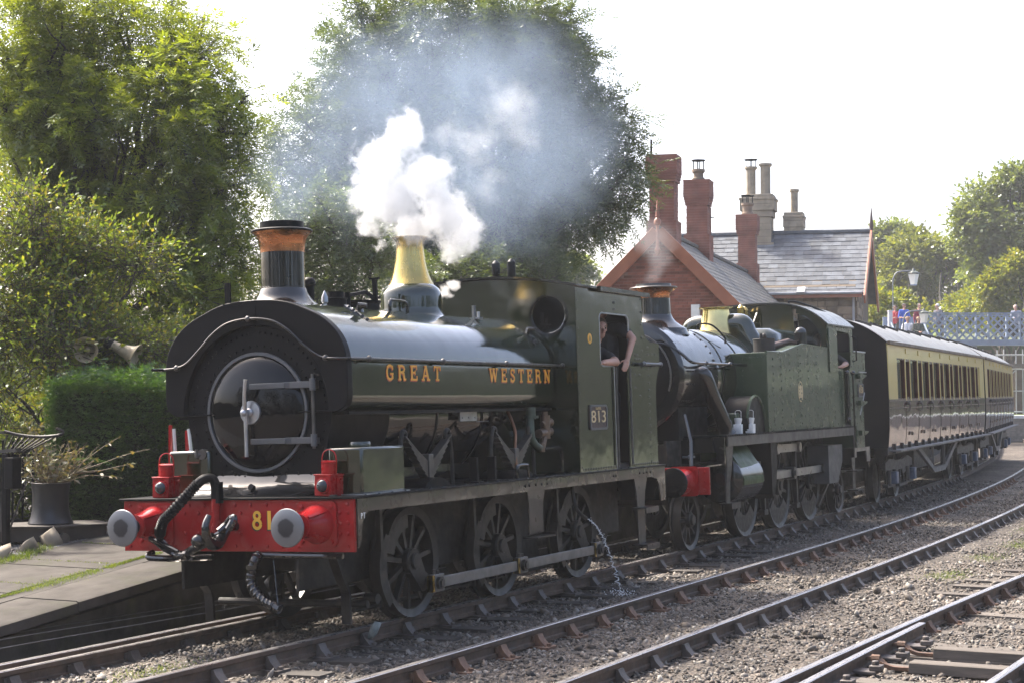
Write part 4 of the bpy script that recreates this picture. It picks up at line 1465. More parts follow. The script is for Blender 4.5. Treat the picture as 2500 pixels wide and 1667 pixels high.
BY = 2.40   # boiler centre height
sm2 = P2('smokebox', MB().lathe([(.0, 9.56), (.70, 9.56), (.74, 9.57), (.785, 9.60), (.785, 9.66), (.76, 9.67), (.76, 11.15)], (0, 0, BY), 'x', 56), 'bgloss')
P2('smokebox_door', MB().lathe([(.0, 9.42), (.25, 9.44), (.45, 9.49), (.56, 9.54), (.58, 9.562)], (0, 0, BY), 'x', 48), 'black', sm2)
P2('door_rail', MB().tube([(9.50, .62 * cos(radians(a)), BY + .62 * sin(radians(a))) for a in range(-20, 201, 10)], .014, 8), 'dsteel', sm2)
r = MB()
for x in (9.72, 11.08):
    for k in range(40):
        a = 2 * pi * k / 40
        r.rivet((x, .76 * cos(a), BY + .76 * sin(a)), (0, cos(a), sin(a)), .018)
for i in range(9):
    for z in (2.46, 2.28, 2.05): 
        if i < 5: r.rivet((9.8 + i * .07, -sqrt(max(.01, .76 ** 2 - (z - BY) ** 2)), z), (0, -1, .1), .016)
P2('rivet', r, 'black', sm2, kind='stuff')
b2 = P2('boiler', MB().lathe([(.72, 11.15), (.735, 11.2), (.755, 13.0), (.80, 14.2), (.80, 14.3)], (0, 0, BY), 'x', 56), 'green')
q = MB()
for x in (11.5, 12.35, 13.1): q.lathe([(.737 + (x - 11.2) * .011, x - .03), (.744 + (x - 11.2) * .011, x - .02), (.744 + (x - 11.2) * .011, x + .02), (.737 + (x - 11.2) * .011, x + .03)], (0, 0, BY), 'x', 48)
P2('boiler_band', q, 'black', b2, kind='stuff')
# square topped firebox
fb = [(-.78, 1.6), (-.80, 2.4), (-.79, 2.9), (-.74, 3.12), (-.6, 3.22), (0, 3.25), (.6, 3.22), (.74, 3.12), (.79, 2.9), (.80, 2.4), (.78, 1.6)]
P2('firebox', MB().strip([[(x, y * k, BY + (z - BY) * k) for y, z in fb] for x, k in ((14.2, .86), (14.28, .96), (14.45, 1), (15.8, 1))]).prism([(y * .86, BY + (z - BY) * .86) for y, z in fb], 'x', 14.19, 14.21), 'green', b2, smooth=50)
c2 = P2('chimney', MB().lathe([(.50, 3.00), (.46, 3.10), (.38, 3.15), (.31, 3.20), (.265, 3.26), (.252, 3.30), (.252, 3.31), (.243, 3.315), (.235, 3.55)], (10.62, 0, 0), 'z', 40), 'bgloss')
P2('copper_cap', MB().lathe([(.238, 3.545), (.24, 3.59), (.255, 3.63), (.29, 3.66), (.335, 3.685), (.345, 3.692)], (10.62, 0, 0), 'z', 40), 'copper', c2)
P2('chimney_rim', MB().lathe([(.346, 3.69), (.35, 3.70), (.34, 3.71), (.26, 3.72), (.255, 3.755), (.23, 3.757), (.22, 3.5)], (10.62, 0, 0), 'z', 40), 'dsteel', c2)
q = MB().lathe([(.42, 3.02), (.36, 3.08), (.31, 3.15), (.27, 3.24), (.24, 3.36), (.215, 3.48), (.215, 3.51), (.27, 3.53), (.27, 3.545), (.19, 3.548), (.17, 3.4)], (13.5, 0, 0), 'z', 36)
P2('safety_valve_bonnet', q, 'brass2', smooth=60)
for s in (-1, 1):
    q = MB().strip([[(13.5 + .17 * k * cos(t), s * (.27 + d), BY + h + .17 * k * sin(t) * 0) for t in np.linspace(0, pi, 3)] for k, d, h in ((1, 0, .9),)])
    q = MB()
    pts = smooth_path([(13.56, s * .20, 3.27), (13.56, s * .34, 3.27), (13.56, s * .43, 3.24), (13.56, s * .49, 3.10), (13.56, s * .60, 2.92), (13.56, s * .78, 2.7)], 5)
    q.tube(pts, [.16] + [.165] * (len(pts) - 2) + [.15], 16)
    P2('top_feed_casing', q, 'green', smooth=60)
q = MB().tube(smooth_path([(9.50, -.05, 2.86), (9.55, -.50, 2.84), (9.60, -.72, 2.72), (9.64, -.86, 2.59), (9.8, -.90, 2.57), (10.1, -.90, 2.57)], 6) + [Vector((12.1, -.90, 2.57))], .022, 8)
for x in (10.2, 11.3): q.ball((x, -.90, 2.57), .036, 8, 6).cyl((x, -.74, 2.52), (x, -.9, 2.57), .018, 6)
P2('handrail', q, 'bgloss')
q = MB().tube(smooth_path([(11.7, -.28, 3.12), (11.72, -.30, 3.2), (11.8, -.48, 3.18), (11.95, -.62, 3.0), (11.95, -.63, 2.9)], 5), .014, 8)
P2('grab_rail', q, 'black')
P2('ejector_pipe', MB().cyl((11.6, .42, 3.16), (12.9, .42, 3.19), .045, 10).ball((11.6, .42, 3.16), .07, 10, 8), 'black')
# side tanks with sloping tops
tp = [(12.1, 1.56), (12.1, 2.755), (12.95, 2.765), (14.1, 2.915), (15.75, 2.895), (15.75, 1.56)]
for s in (-1, 1):
    y = sorted((s * .60, s * 1.22))
    t2 = P2('side_tank', MB().prism(tp, 'y', y[0], y[1]), 'green2', smooth=0, bevel=.012)
    r = MB()
    for x in (12.42, 12.85, 13.35, 13.98, 14.45, 14.98):
        r.rivets((x, s * 1.221, 1.66), (x, s * 1.221, 2.66 if x < 13 else 2.74), .115, (0, s, 0), .019)
    r.rivets((13.86, s * 1.221, 1.62), (13.86, s * 1.221, 2.84), .052, (0, s, 0), .015)
    r.rivets((12.14, s * 1.221, 1.60), (15.7, s * 1.221, 1.60), .09, (0, s, 0), .010)
    r.rivets((12.099, s * .84, 2.68), (12.099, s * 1.2, 2.68), .06, (-1, 0, 0), .011)
    r.rivets((12.099, s * .84, 1.62), (12.099, s * .84, 2.65), .08, (-1, 0, 0), .012)
    P2('rivet', r, 'green2', t2, kind='stuff')
    P2('tank_top_bead', MB().tube([(x, s * 1.215, z + .004) for x, z in tp[1:5]], .016, 6), 'green2', t2)
    q = MB().lathe([(.0, 2.98), (.17, 2.98), (.175, 2.97), (.165, 2.96), (.165, 2.74)], (12.75, s * 1.0, 0), 'z', 24)
    q.bar((12.62, s * 1.0, 3.0), (12.75, s * 1.0, 3.05), .03, .03).bar((12.75, s * 1.0, 3.04), (12.84, s * 1.0, 2.99), .05, .03).cyl((12.6, s * 1.0, 2.9), (12.6, s * 1.0, 3.05), .025, 8)
    P2('tank_filler', q, 'dark')
    P2('fire_iron', MB().tube([(13.0, s * .92, 2.84), (14.4, s * .92, 2.99), (14.9, s * .95, 2.94)], .05, 8), pmat('rusty fire iron', (.05, .025, .02), .7))
    q = MB().cyl((14.8, s * 1.02, 2.88), (14.8, s * 1.02, 3.13), .10, 14).ball((14.8, s * 1.02, 3.13), .10, 14, 8)
    P2('tank_vent', q, 'bgloss')
# monogram roundel on the near tank
n_ = 28
em = bpy.data.objects.new('monogram', None)
COL.objects.link(em)
em.parent = L2
em.location = (13.93, -1.2215, 2.165)
o_ = [(.135 * cos(2 * pi * k / n_), .165 * sin(2 * pi * k / n_)) for k in range(n_)]
MB().ring(o_, [(a * .88, b * .90) for a, b in o_], 'y', -.006, 0).build('monogram_rim', M['brassnum'], em, 0)
q = MB()
for ch_, w_, off in (('G', .62, (-.62, -.5)), ('W', .72, (-.58, -.5)), ('R', .62, (.02, -.5))):
    letter(q, ch_, (0, -.003, 0), (1, 0, 0), (0, 0, 1), (0, -1, 0), .20, w_, .002, off)
q.build('monogram_letters', M['brassnum'], em, 0)
# cab and bunker
arcline = [(y, 3.285 + .41 * (1 - (abs(y) / 1.26) ** 3.2)) for y in np.linspace(-1.26, 1.26, 29)]
cb2 = bpy.data.objects.new('cab', None)
COL.objects.link(cb2)
cb2.parent = L2
cl = [(y, z) for y, z in arcline if abs(y) < 1.215]
win = []
for s in (-1, 1):
    win.append([(s * .72, 2.95), (s * 1.10, 2.95), (s * 1.12, 3.10), (s * 1.02, 3.32), (s * .88, 3.44), (s * .74, 3.50)])
# front sheet built in pieces round the two shaped windows
q = MB()
q.prism([(-.70, 2.90)] + [(y, z) for y, z in cl if abs(y) <= .70] + [(.70, 2.90)], 'x', 15.74, 15.755)
for s in (-1, 1):
    top = [(y, z) for y, z in cl if (y * s) > .69]
    if s > 0: top = list(reversed(top))
    o_ = [(s * 1.215, 3.285)] + [(y, z) for y, z in (sorted(top, key=lambda p: -abs(p[0])))] + [(s * .70, 3.285 + .41 * (1 - (.70 / 1.26) ** 3.2)), (s * .70, 3.51), (s * .74, 3.505), (s * .88, 3.445), (s * 1.03, 3.325), (s * 1.13, 3.10), (s * 1.11, 2.945), (s * 1.11, 2.90), (s * 1.215, 2.90)]
    q.prism(o_, 'x', 15.74, 15.755)
P2('cab_front', q, 'green', cb2, smooth=0)
for s in (-1, 1):
    P2('pane', MB().prism(win[(s + 1) // 2], 'x', 15.752, 15.756), 'glass', cb2, smooth=0)
    P2('window_frame', MB().tube([(15.735, y, z) for y, z in win[(s + 1) // 2]], .014, 6, closed=True), 'bgloss', cb2)
secs = []
for x in (15.68, 17.55):
    secs.append([(x, y, z) for y, z in arcline] + [(x, y, z + .025) for y, z in reversed(arcline)])
q = MB().strip(secs, closed=True)
n_ = len(secs[0])
q.f += [tuple(range(n_)), tuple(range(2 * n_ - 1, n_ - 1, -1))]
q.strip([[(15.66, y * 1.004, z + .026) for y, z in arcline], [(15.72, y * 1.004, z + .03) for y, z in arcline]])
rf2 = P2('cab_roof', q, pmat('cab roof paint', (.10, .105, .10), .35, var=.2, coat=.2), cb2)
P2('roof_hatch_rail', MB().tube(smooth_path([(15.9, -.55, 3.68), (15.92, -.55, 3.74), (16.3, -.75, 3.68), (17.1, -.9, 3.56), (17.2, -.9, 3.5)], 4), .018, 6), 'black', rf2)
sd2 = [(15.755, 1.56), (16.78, 1.56), (16.78, 2.56), (16.35, 2.56)] + arc(16.33, 2.64, .08, 270, 180, 4) + arc(16.33, 3.14, .08, 180, 90, 4) + arc(17.24, 3.10, .10, 90, 0, 4) + arc(17.26, 2.64, .08, 0, -80, 4) + \
      [(17.22, 2.56), (17.22, 1.56), (17.55, 1.56), (17.55, 3.29), (15.755, 3.29)]
for s in (-1, 1):
    y = sorted((s * 1.205, s * 1.22))
    s2 = P2('cab_side', MB().prism(sd2, 'y', y[0], y[1]), 'green2', cb2, smooth=0)
    r = MB().rivets((16.70, s * 1.221, 1.62), (16.70, s * 1.221, 2.45), .05, (0, s, 0), .011).rivets((17.30, s * 1.221, 1.3), (17.30, s * 1.221, 2.5), .08, (0, s, 0), .011)
    P2('rivet', r, 'green2', s2, kind='stuff')
    P2('window_shutter', MB().box(15.80, 16.36, min(s * 1.225, s * 1.24), max(s * 1.225, s * 1.24), 2.50, 3.24), 'green2', s2, bevel=.006)
    P2('grab_rail', MB().tube([(17.42, s * 1.24, 2.70), (17.42, s * 1.31, 2.72), (17.42, s * 1.31, 3.12), (17.42, s * 1.24, 3.14)], .014, 6), 'black', s2)
    q = MB().cyl((16.80, s * 1.28, 1.60), (16.80, s * 1.28, 2.50), .032, 8).cyl((17.22, s * 1.28, 1.18), (17.22, s * 1.28, 2.50), .016, 8)
    for x in (16.80, 17.22): q.ball((x, s * 1.28, 2.50), .042, 8, 6)
    q.ball((16.80, s * 1.28, 1.68), .05, 8, 6)
    P2('handpillar', q, 'bgloss', s2)
P2('cab_back', MB().box(17.53, 17.55, -1.2, 1.2, 1.56, 2.88).box(17.53, 17.55, -1.2, 1.2, 3.2, 3.3), 'green2', cb2)
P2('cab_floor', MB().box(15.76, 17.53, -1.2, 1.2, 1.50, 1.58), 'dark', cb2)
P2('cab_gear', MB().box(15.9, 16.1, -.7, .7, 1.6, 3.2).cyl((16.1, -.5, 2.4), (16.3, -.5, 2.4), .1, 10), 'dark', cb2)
bk = [(17.55, 1.56), (17.60, 1.56), (17.60, 1.165), (18.20, 1.165), (18.20, 2.16), (18.24, 2.36), (18.34, 2.50), (18.45, 2.56), (18.45, 2.88), (17.55, 2.88)]
bu = P2('coal_bunker', MB().prism(bk, 'y', -1.22, 1.22), 'green2', smooth=0, bevel=.006)
r = MB().rivets((18.12, -1.221, 1.22), (18.12, -1.221, 2.2), .05, (0, -1, 0), .011).rivets((18.12, -1.221, 2.2), (18.36, -1.221, 2.55), .05, (0, -1, 0), .011)
r.rivets((17.66, -1.221, 1.22), (17.66, -1.221, 2.6), .12, (0, -1, 0), .012).rivets((18.3, -1.221, 2.6), (18.3, -1.221, 2.84), .08, (0, -1, 0), .012)
P2('rivet', r, 'green2', bu, kind='stuff')
P2('bunker_bead', MB().cyl((17.56, -1.225, 2.885), (18.46, -1.225, 2.885), .014, 6).cyl((17.9, -1.23, 2.52), (18.46, -1.23, 2.52), .012, 6), 'steel', bu)
for z in (2.44, 1.96, 1.42):
    P2('lamp_bracket', MB().prism([(17.72, z - .04), (17.9, z - .05), (18.2, z), (18.25, z + .03), (17.72, z + .05)], 'y', -1.29, -1.223), 'green2', bu)
plate(L2, 17.98, 2.19, .40, .24, -1.2225, '4150', 'GWR', 'bsteel')
P2('grab_chain', MB().cyl((17.75, -1.26, 1.75), (18.15, -1.26, 2.15), .008, 6), 'steel', bu)
# running plate, front drop plate, beam
P2('footplate', MB().box(9.95, 17.3, -1.25, 1.25, 1.535, 1.555), 'black')
for s in (-1, 1):
    y = sorted((s * 1.228, s * 1.245))
    P2('valance', MB().prism([(10.0, 1.533), (10.0, 1.40), (16.85, 1.40), (17.25, 1.40), (17.28, 1.2), (17.28, 1.0), (17.42, 1.0), (17.42, 1.10), (18.15, 1.10), (18.2, .9), (18.45, .9), (18.45, 1.165), (17.3, 1.165), (17.3, 1.533)], 'y', y[0], y[1]), pmat('valance drab', (.10, .09, .078), .45, var=.3, vs=3, coat=.15), smooth=0)
    r = MB().rivets((10.0, s * 1.25, 1.548), (17.2, s * 1.25, 1.548), .085, (0, s, 0), .012)
    P2('bolt', r, 'black', kind='stuff')
    P2('frame_plate', MB().box(9.3, 18.4, min(s * .55, s * .59), max(s * .55, s * .59), .55, 1.5), 'grime')
q = MB().ring([(-1.22, 1.165), (1.22, 1.165), (1.22, 1.53), (-1.22, 1.53)], [(-1.10, 1.20), (-.69, 1.20), (-.69, 1.32), (-1.10, 1.32)], 'x', 9.90, 9.93)
q.box(9.28, 9.95, -1.16, 1.16, 1.145, 1.162)
P2('front_platform', q, 'bgloss', smooth=0)
P2('front_step_bolts', MB().ball((9.86, -.72, 1.27), .03, 8, 6).cyl((9.86, -.62, 1.27), (9.86, -.8, 1.27), .015, 6), 'steel')
P2('saddle', MB().box(9.75, 11.0, -.62, .62, 1.5, 2.0), 'black')
P2('frame_stay', MB().tube([(9.35, -.92, 1.16), (9.42, -.90, 1.5), (9.5, -.80, 1.86)], [.026, .022, .016], 10), 'bsteel')
bm2 = P2('buffer_beam', MB().box(9.20, 9.24, -1.22, 1.22, .775, 1.145), 'red', bevel=.01)
r = MB()
for y in (-1.15, -1.02, 1.02, 1.15):
    for z in (.84, .96, 1.08): r.rivet((9.20, y, z), (-1, 0, 0), .022)
P2('bolt', r, 'red', bm2, kind='stuff')
for y in (-.87, .87): buffer(L2, 9.20, y, .96, -1, M['red'], M['bgloss'], R=.20, ln=.48)
for y in (-.87, .87): buffer(L2, 18.45, y, .98, 1, M['bgloss'], M['bgloss'], R=.19, ln=.5)
P2('rear_beam', MB().box(18.42, 18.46, -1.22, 1.22, .78, 1.16), 'bgloss')
P2('inside_gear', MB().box(9.6, 18.2, -.5, .5, .62, 1.45), 'grime')
# cylinders, steam pipe, motion
for s in (-1, 1):
    cy = MB().lathe([(.0, 10.38), (.10, 10.38), (.12, 10.40), (.30, 10.42), (.33, 10.44), (.33, 10.5), (.335, 11.45), (.30, 11.48), (.0, 11.5)], (0, s * .97, .92), 'x', 32)
    c_ = P2('cylinder', cy, 'bgloss')
    P2('cylinder_cover', MB().prism([(-.30, 1.30), (-.24, 1.36), (.10, 1.38), (.28, 1.10), (.342, .92), (.335, .84), (-.30, .84)], 'x', 10.48, 11.42) if s > 0 else MB().prism([(.30, 1.30), (.24, 1.36), (-.10, 1.38), (-.28, 1.10), (-.342, .92), (-.335, .84), (.30, .84)], 'x', 10.48, 11.42), pmat('polished green lagging', (.030, .055, .016), .42, var=.25, wave=.3, ws=4, spec=.12), c_, smooth=40, loc=(0, s * .97, 0))
    P2('steam_pipe', MB().tube(smooth_path([(10.36, s * .70, 2.42), (10.40, s * .80, 2.40), (10.55, s * .86, 2.10), (10.75, s * .93, 1.78), (10.86, s * .96, 1.56)], 5), [.08, .10] + [.11] * 16 + [.10, .11, .13], 14), 'bgloss')
    P2('front_footstep', MB().prism([(10.02, 1.40), (10.05, 1.1), (9.98, .86), (9.96, .62), (10.14, .62), (10.17, .9), (10.28, 1.15), (10.36, 1.40)], 'y', min(s * 1.18, s * 1.2), max(s * 1.18, s * 1.2)).box(9.9, 10.3, min(s * 1.1, s * 1.3), max(s * 1.1, s * 1.3), .60, .62).box(9.9, 10.3, min(s * 1.285, s * 1.3), max(s * 1.285, s * 1.3), .54, .6), 'wheel', smooth=0)
    q = MB().box(11.5, 12.4, s * .97 - .03, s * .97 + .03, 1.06, 1.12).box(11.5, 12.4, s * .97 - .03, s * .97 + .03, .72, .78).cyl((11.48, s * .97, .92), (12.1, s * .97, .92), .03, 8).box(11.95, 12.15, s * .97 - .08, s * .97 + .08, .78, 1.06)
    P2('slide_bar', q, 'dsteel')
    P2('motion_bracket', MB().prism([(12.35, 1.40), (12.35, .62), (12.45, .55), (12.6, .8), (12.68, 1.1), (12.66, 1.40)], 'y', min(s * .75, s * 1.16), max(s * .75, s * 1.16)), 'black')
    P2('splasher', MB().prism([(11.20, 1.555)] + [(11.98 + .74 * cos(radians(a)), 1.38 + .74 * sin(radians(a))) for a in range(165, 10, -12)] + [(12.08, 1.555)] if False else [(11.3, 1.555)] + arc(11.62, 1.66, .45, 165, 12, 12, .44) + [(12.09, 1.555)], 'y', min(s * .80, s * 1.16), max(s * .80, s * 1.16)), 'black', smooth=50)  # solid black infill standing in for the shade of an arched recess
    P2('recess_rim', MB().tube([(x, s * 1.165, z) for x, z in arc(11.62, 1.66, .45, 165, 12, 12, .44)], .022, 6), 'green2')
    P2('reservoir', MB().box(11.05, 11.2, min(s * .86, s * 1.06), max(s * .86, s * 1.06), 1.556, 1.86), 'green2', bevel=.03)
W2 = wheel_parts(.665, nsp=16, hub=.15, tyre=.07, boss=(.17, .20), cw=(215, 325, .35))
W2b = wheel_parts(.41, nsp=10, hub=.11, tyre=.06)
for x in (12.17, 14.0, 15.88):
    for s in (-1, 1): wheel(L2, x, s * .765, .665, W2, s)
for x in (9.66, 17.9):
    for s in (-1, 1): wheel(L2, x, s * .75, .41, W2b, s)
for s in (-1, 1):
    yy = s * .96
    q = MB().bar((12.17 + .17, yy, .665 + .20), (14.17, yy, .665 + .20), .04, .12).bar((14.17, yy, .865), (16.05, yy, .865), .04, .12)
    q.bar((12.1, yy - s * .08, .92), (14.17, yy - s * .08, .865), .04, .12)
    rd2 = P2('coupling_rod', q, pmat('oiled rod', (.26, .25, .23), .35, metal=.6, var=.2))
    for x in (12.34, 14.17, 16.05):
        P2('crank_pin', MB().cyl((x, s * .84, .865), (x, s * 1.02, .865), .10, 18).cyl((x, s * 1.02, .865), (x, s * 1.04, .865), .05, 10), 'dsteel', rd2)
    # upper weighshaft lever group seen under the running plate
    q = MB().bar((12.72, yy - s * .12, 1.02), (13.55, yy - s * .12, 1.26), .05, .13).bar((13.55, yy - s * .12, 1.27), (14.9, yy - s * .12, 1.26), .05, .13)
    q.cyl((13.55, yy - s * .2, 1.27), (13.55, yy - s * .02, 1.27), .085, 16).cyl((14.95, yy - s * .2, 1.26), (14.95, yy - s * .05, 1.26), .08, 16)
    P2('side_rod', q, pmat('side rod bright', (.34, .32, .30), .35, metal=.5, var=.2), smooth=30)
    for x in (13.05, 14.92):
        q = MB().bar((x, s * .80, 1.2), (x + .02, s * .80, .32), .06, .07, (1, 0, 0)).box(x - .05, x + .16, s * .78 - .05, s * .78 + .05, .26, .34)
        P2('brake_hanger', q, 'wheel')
    P2('brake_rod', MB().bar((15.9, s * .9, .22), (16.9, s * .9, .72), .05, .05), 'wheel')
    P2('water_tank', MB().prism([(16.0, 1.25), (16.0, .60), (16.6, .60), (16.95, .95), (16.98, 1.25)], 'y', min(s * .62, s * 1.1), max(s * .62, s * 1.1)), pmat('grey tank', (.06, .06, .062), .5, var=.3))
    q = MB().prism([(17.2, 1.0), (17.24, .8), (17.24, .45), (17.42, .45), (17.42, .8), (17.45, 1.0)], 'y', min(s * 1.19, s * 1.205), max(s * 1.19, s * 1.205))
    for z in (.76, .42): q.box(17.12, 17.55, min(s * 1.12, s * 1.32), max(s * 1.12, s * 1.32), z, z + .02)
    P2('footstep', q, 'wheel', smooth=0)
q = MB()
for x, h_ in ((15.25, .16), (15.48, .13)):
    q = MB().lathe([(.03, 3.26), (.03, 3.40), (.07, 3.41), (.07, 3.44), (.035, 3.45), (.06, 3.46), (.065, 3.47 + h_), (.04, 3.50 + h_), (.015, 3.53 + h_)], (x, 0.12, 0), 'z', 14)
    P2('whistle', q, 'brass')
P2('whistle_lever', MB().bar((15.45, 0, 3.3), (15.62, -.05, 3.55), .025, .025), 'dsteel')


# ================================================================ coaches
M['cream'] = pmat('cream paint', (.62, .49, .19), .3, coat=.3, var=.04, vs=1, rvar=.03)
M['choc'] = pmat('chocolate paint', (.11, .05, .034), .12, coat=.9, var=.15, vs=2, rvar=.04, wave=.35, ws=1.1)
M['maroon'] = pmat('maroon window frame', (.07, .02, .016), .3, coat=.3, var=.1)
M['roofgrey'] = pmat('coach roof grey', (.19, .195, .195), .55, var=.12, vs=2, bump=.06, bs=30, col2=(.15, .155, .155), c2s=1.2)
M['under'] = pmat('underframe black', (.022, .02, .02), .55, var=.4, vs=6)
M['truss'] = pmat('truss grey', (.13, .125, .12), .55, var=.25)
M['axlebox'] = pmat('blue grey axlebox', (.07, .10, .16), .35, var=.4, vs=9)
M['gutter'] = pmat('gutter brown', (.12, .085, .055), .6, var=.3)
CL, CWD = 14.95, 1.31
PITCH = 1.585
FIRST = 2.02      # x of the first door's left edge
roof_sec = [(y, 3.10 + .54 * (1 - (abs(y) / 1.33) ** 2.3)) for y in np.linspace(-1.33, 1.33, 25)]
body_half = [(1.26, 1.10), (1.30, 1.45), (1.31, 1.75), (1.31, 2.1), (1.30, 2.9), (1.29, 3.10)]


def coach_meshes():
    D = {}
    low = [(y, z) for y, z in body_half if z <= 1.75] + [(1.31, 1.99)]
    def pan(x0, x1, ol, off=0.):
        return MB().strip([[(x, -(y + off), z) for y, z in ol] for x in (x0, x1)])
    D['lower'] = MB().strip([[(x, -y, z) for y, z in low] for x in np.linspace(0.02, CL - .02, 40)]).mesh('lower_panel', M['choc'], 60)
    q = MB()
    # cream framing: fascia above the windows, posts and end panels
    q.box(.02, CL - .02, -1.315, -1.285, 2.83, 3.09)
    q.box(.02, .62, -1.315, -1.285, 1.99, 2.83).box(CL - .9, CL - .02, -1.315, -1.285, 1.99, 2.83)
    D['cream'] = q.mesh('cream_panel', M['cream'], 0)
    D['post'] = MB().box(0, .08, -1.325, -1.285, 1.99, 2.83).mesh('window_post', M['cream'], 0)
    D['waist'] = MB().box(.02, CL - .02, -1.322, -1.30, 1.985, 2.02).box(.02, CL - .02, -1.322, -1.30, 1.845, 1.86).mesh('waist_moulding', M['gutter'], 0)
    D['pane'] = MB().box(0, .90, -1.272, -1.268, 2.02, 2.83).mesh('pane', M['coachglass'], 0)
    D['frame'] = MB().ring([(0, 2.02), (.90, 2.02), (.90, 2.83), (0, 2.83)], [(.02, 2.04), (.88, 2.04), (.88, 2.81), (.02, 2.81)], 'y', -1.312, -1.268).mesh('window_frame', M['maroon'], 0)
    D['dframe'] = MB().ring([(0, 2.02), (.50, 2.02), (.50, 2.83), (0, 2.83)], [(.04, 2.07), (.46, 2.07), (.46, 2.78), (.04, 2.78)], 'y', -1.316, -1.27).mesh('door_window_frame', M['maroon'], 0)
    D['dpane'] = MB().box(.03, .47, -1.275, -1.27, 2.06, 2.79).mesh('pane', M['coachglass'], 0)
    dl = [(y + .006, z) for y, z in low]
    D['door'] = MB().strip([[(x, -y, z) for y, z in ([(1.30, dl[0][1])] + dl + [(1.30, 1.99)])] for x in (0.008, .58 - .008)]).mesh('door', M['choc'], 60)
    D['hinge'] = MB().box(0, .12, -1.335, -1.305, 1.29, 1.36).mesh('hinge', M['gutter'], 0)
    D['handle'] = MB().tube([(0, -1.32, 1.97), (.01, -1.37, 1.95), (0, -1.37, 1.80), (0, -1.325, 1.78)], .014, 6).ball((.0, -1.345, 1.93), .03, 8, 6).mesh('handle', M['dsteel'], 40)
    D['hood'] = MB().box(.04, .46, -1.335, -1.31, 2.93, 3.03).mesh('vent_hood', M['cream'], 0)
    q = MB()
    xs = np.linspace(0, CL, 30)
    q.strip([[(x, y, z) for y, z in roof_sec] for x in xs])
    D['roof'] = q.mesh('roof', M['roofgrey'], 60)
    q = MB()
    D['rib'] = MB().strip([[(x, y * 1.001, z + .006) for y, z in roof_sec] for x in (0, .035)]).mesh('roof_strip', M['gutter'], 60)
    D['gutter'] = MB().box(-.02, CL + .02, -1.375, -1.325, 3.07, 3.13).box(-.02, CL + .02, 1.325, 1.375, 3.07, 3.13).mesh('gutter', M['gutter'], 0)
    D['vent'] = MB().box(-.05, .05, -.16, .16, 0, .05).mesh('roof_vent', M['under'], 0)
    e_ = [(-y, z) for y, z in body_half] + [(y, z - .01) for y, z in roof_sec] + [(y, z) for y, z in reversed(body_half)]
    D['end'] = MB().prism(e_, 'x', -.02, .03).mesh('end_panel', M['black'], 0)
    return D


M['coachglass'] = glass_mat('coach window glass', (.25, .26, .25), .02, 2.4)
CD = coach_meshes()
BW = wheel_parts(.44, nsp=10, hub=.10, tyre=.06)


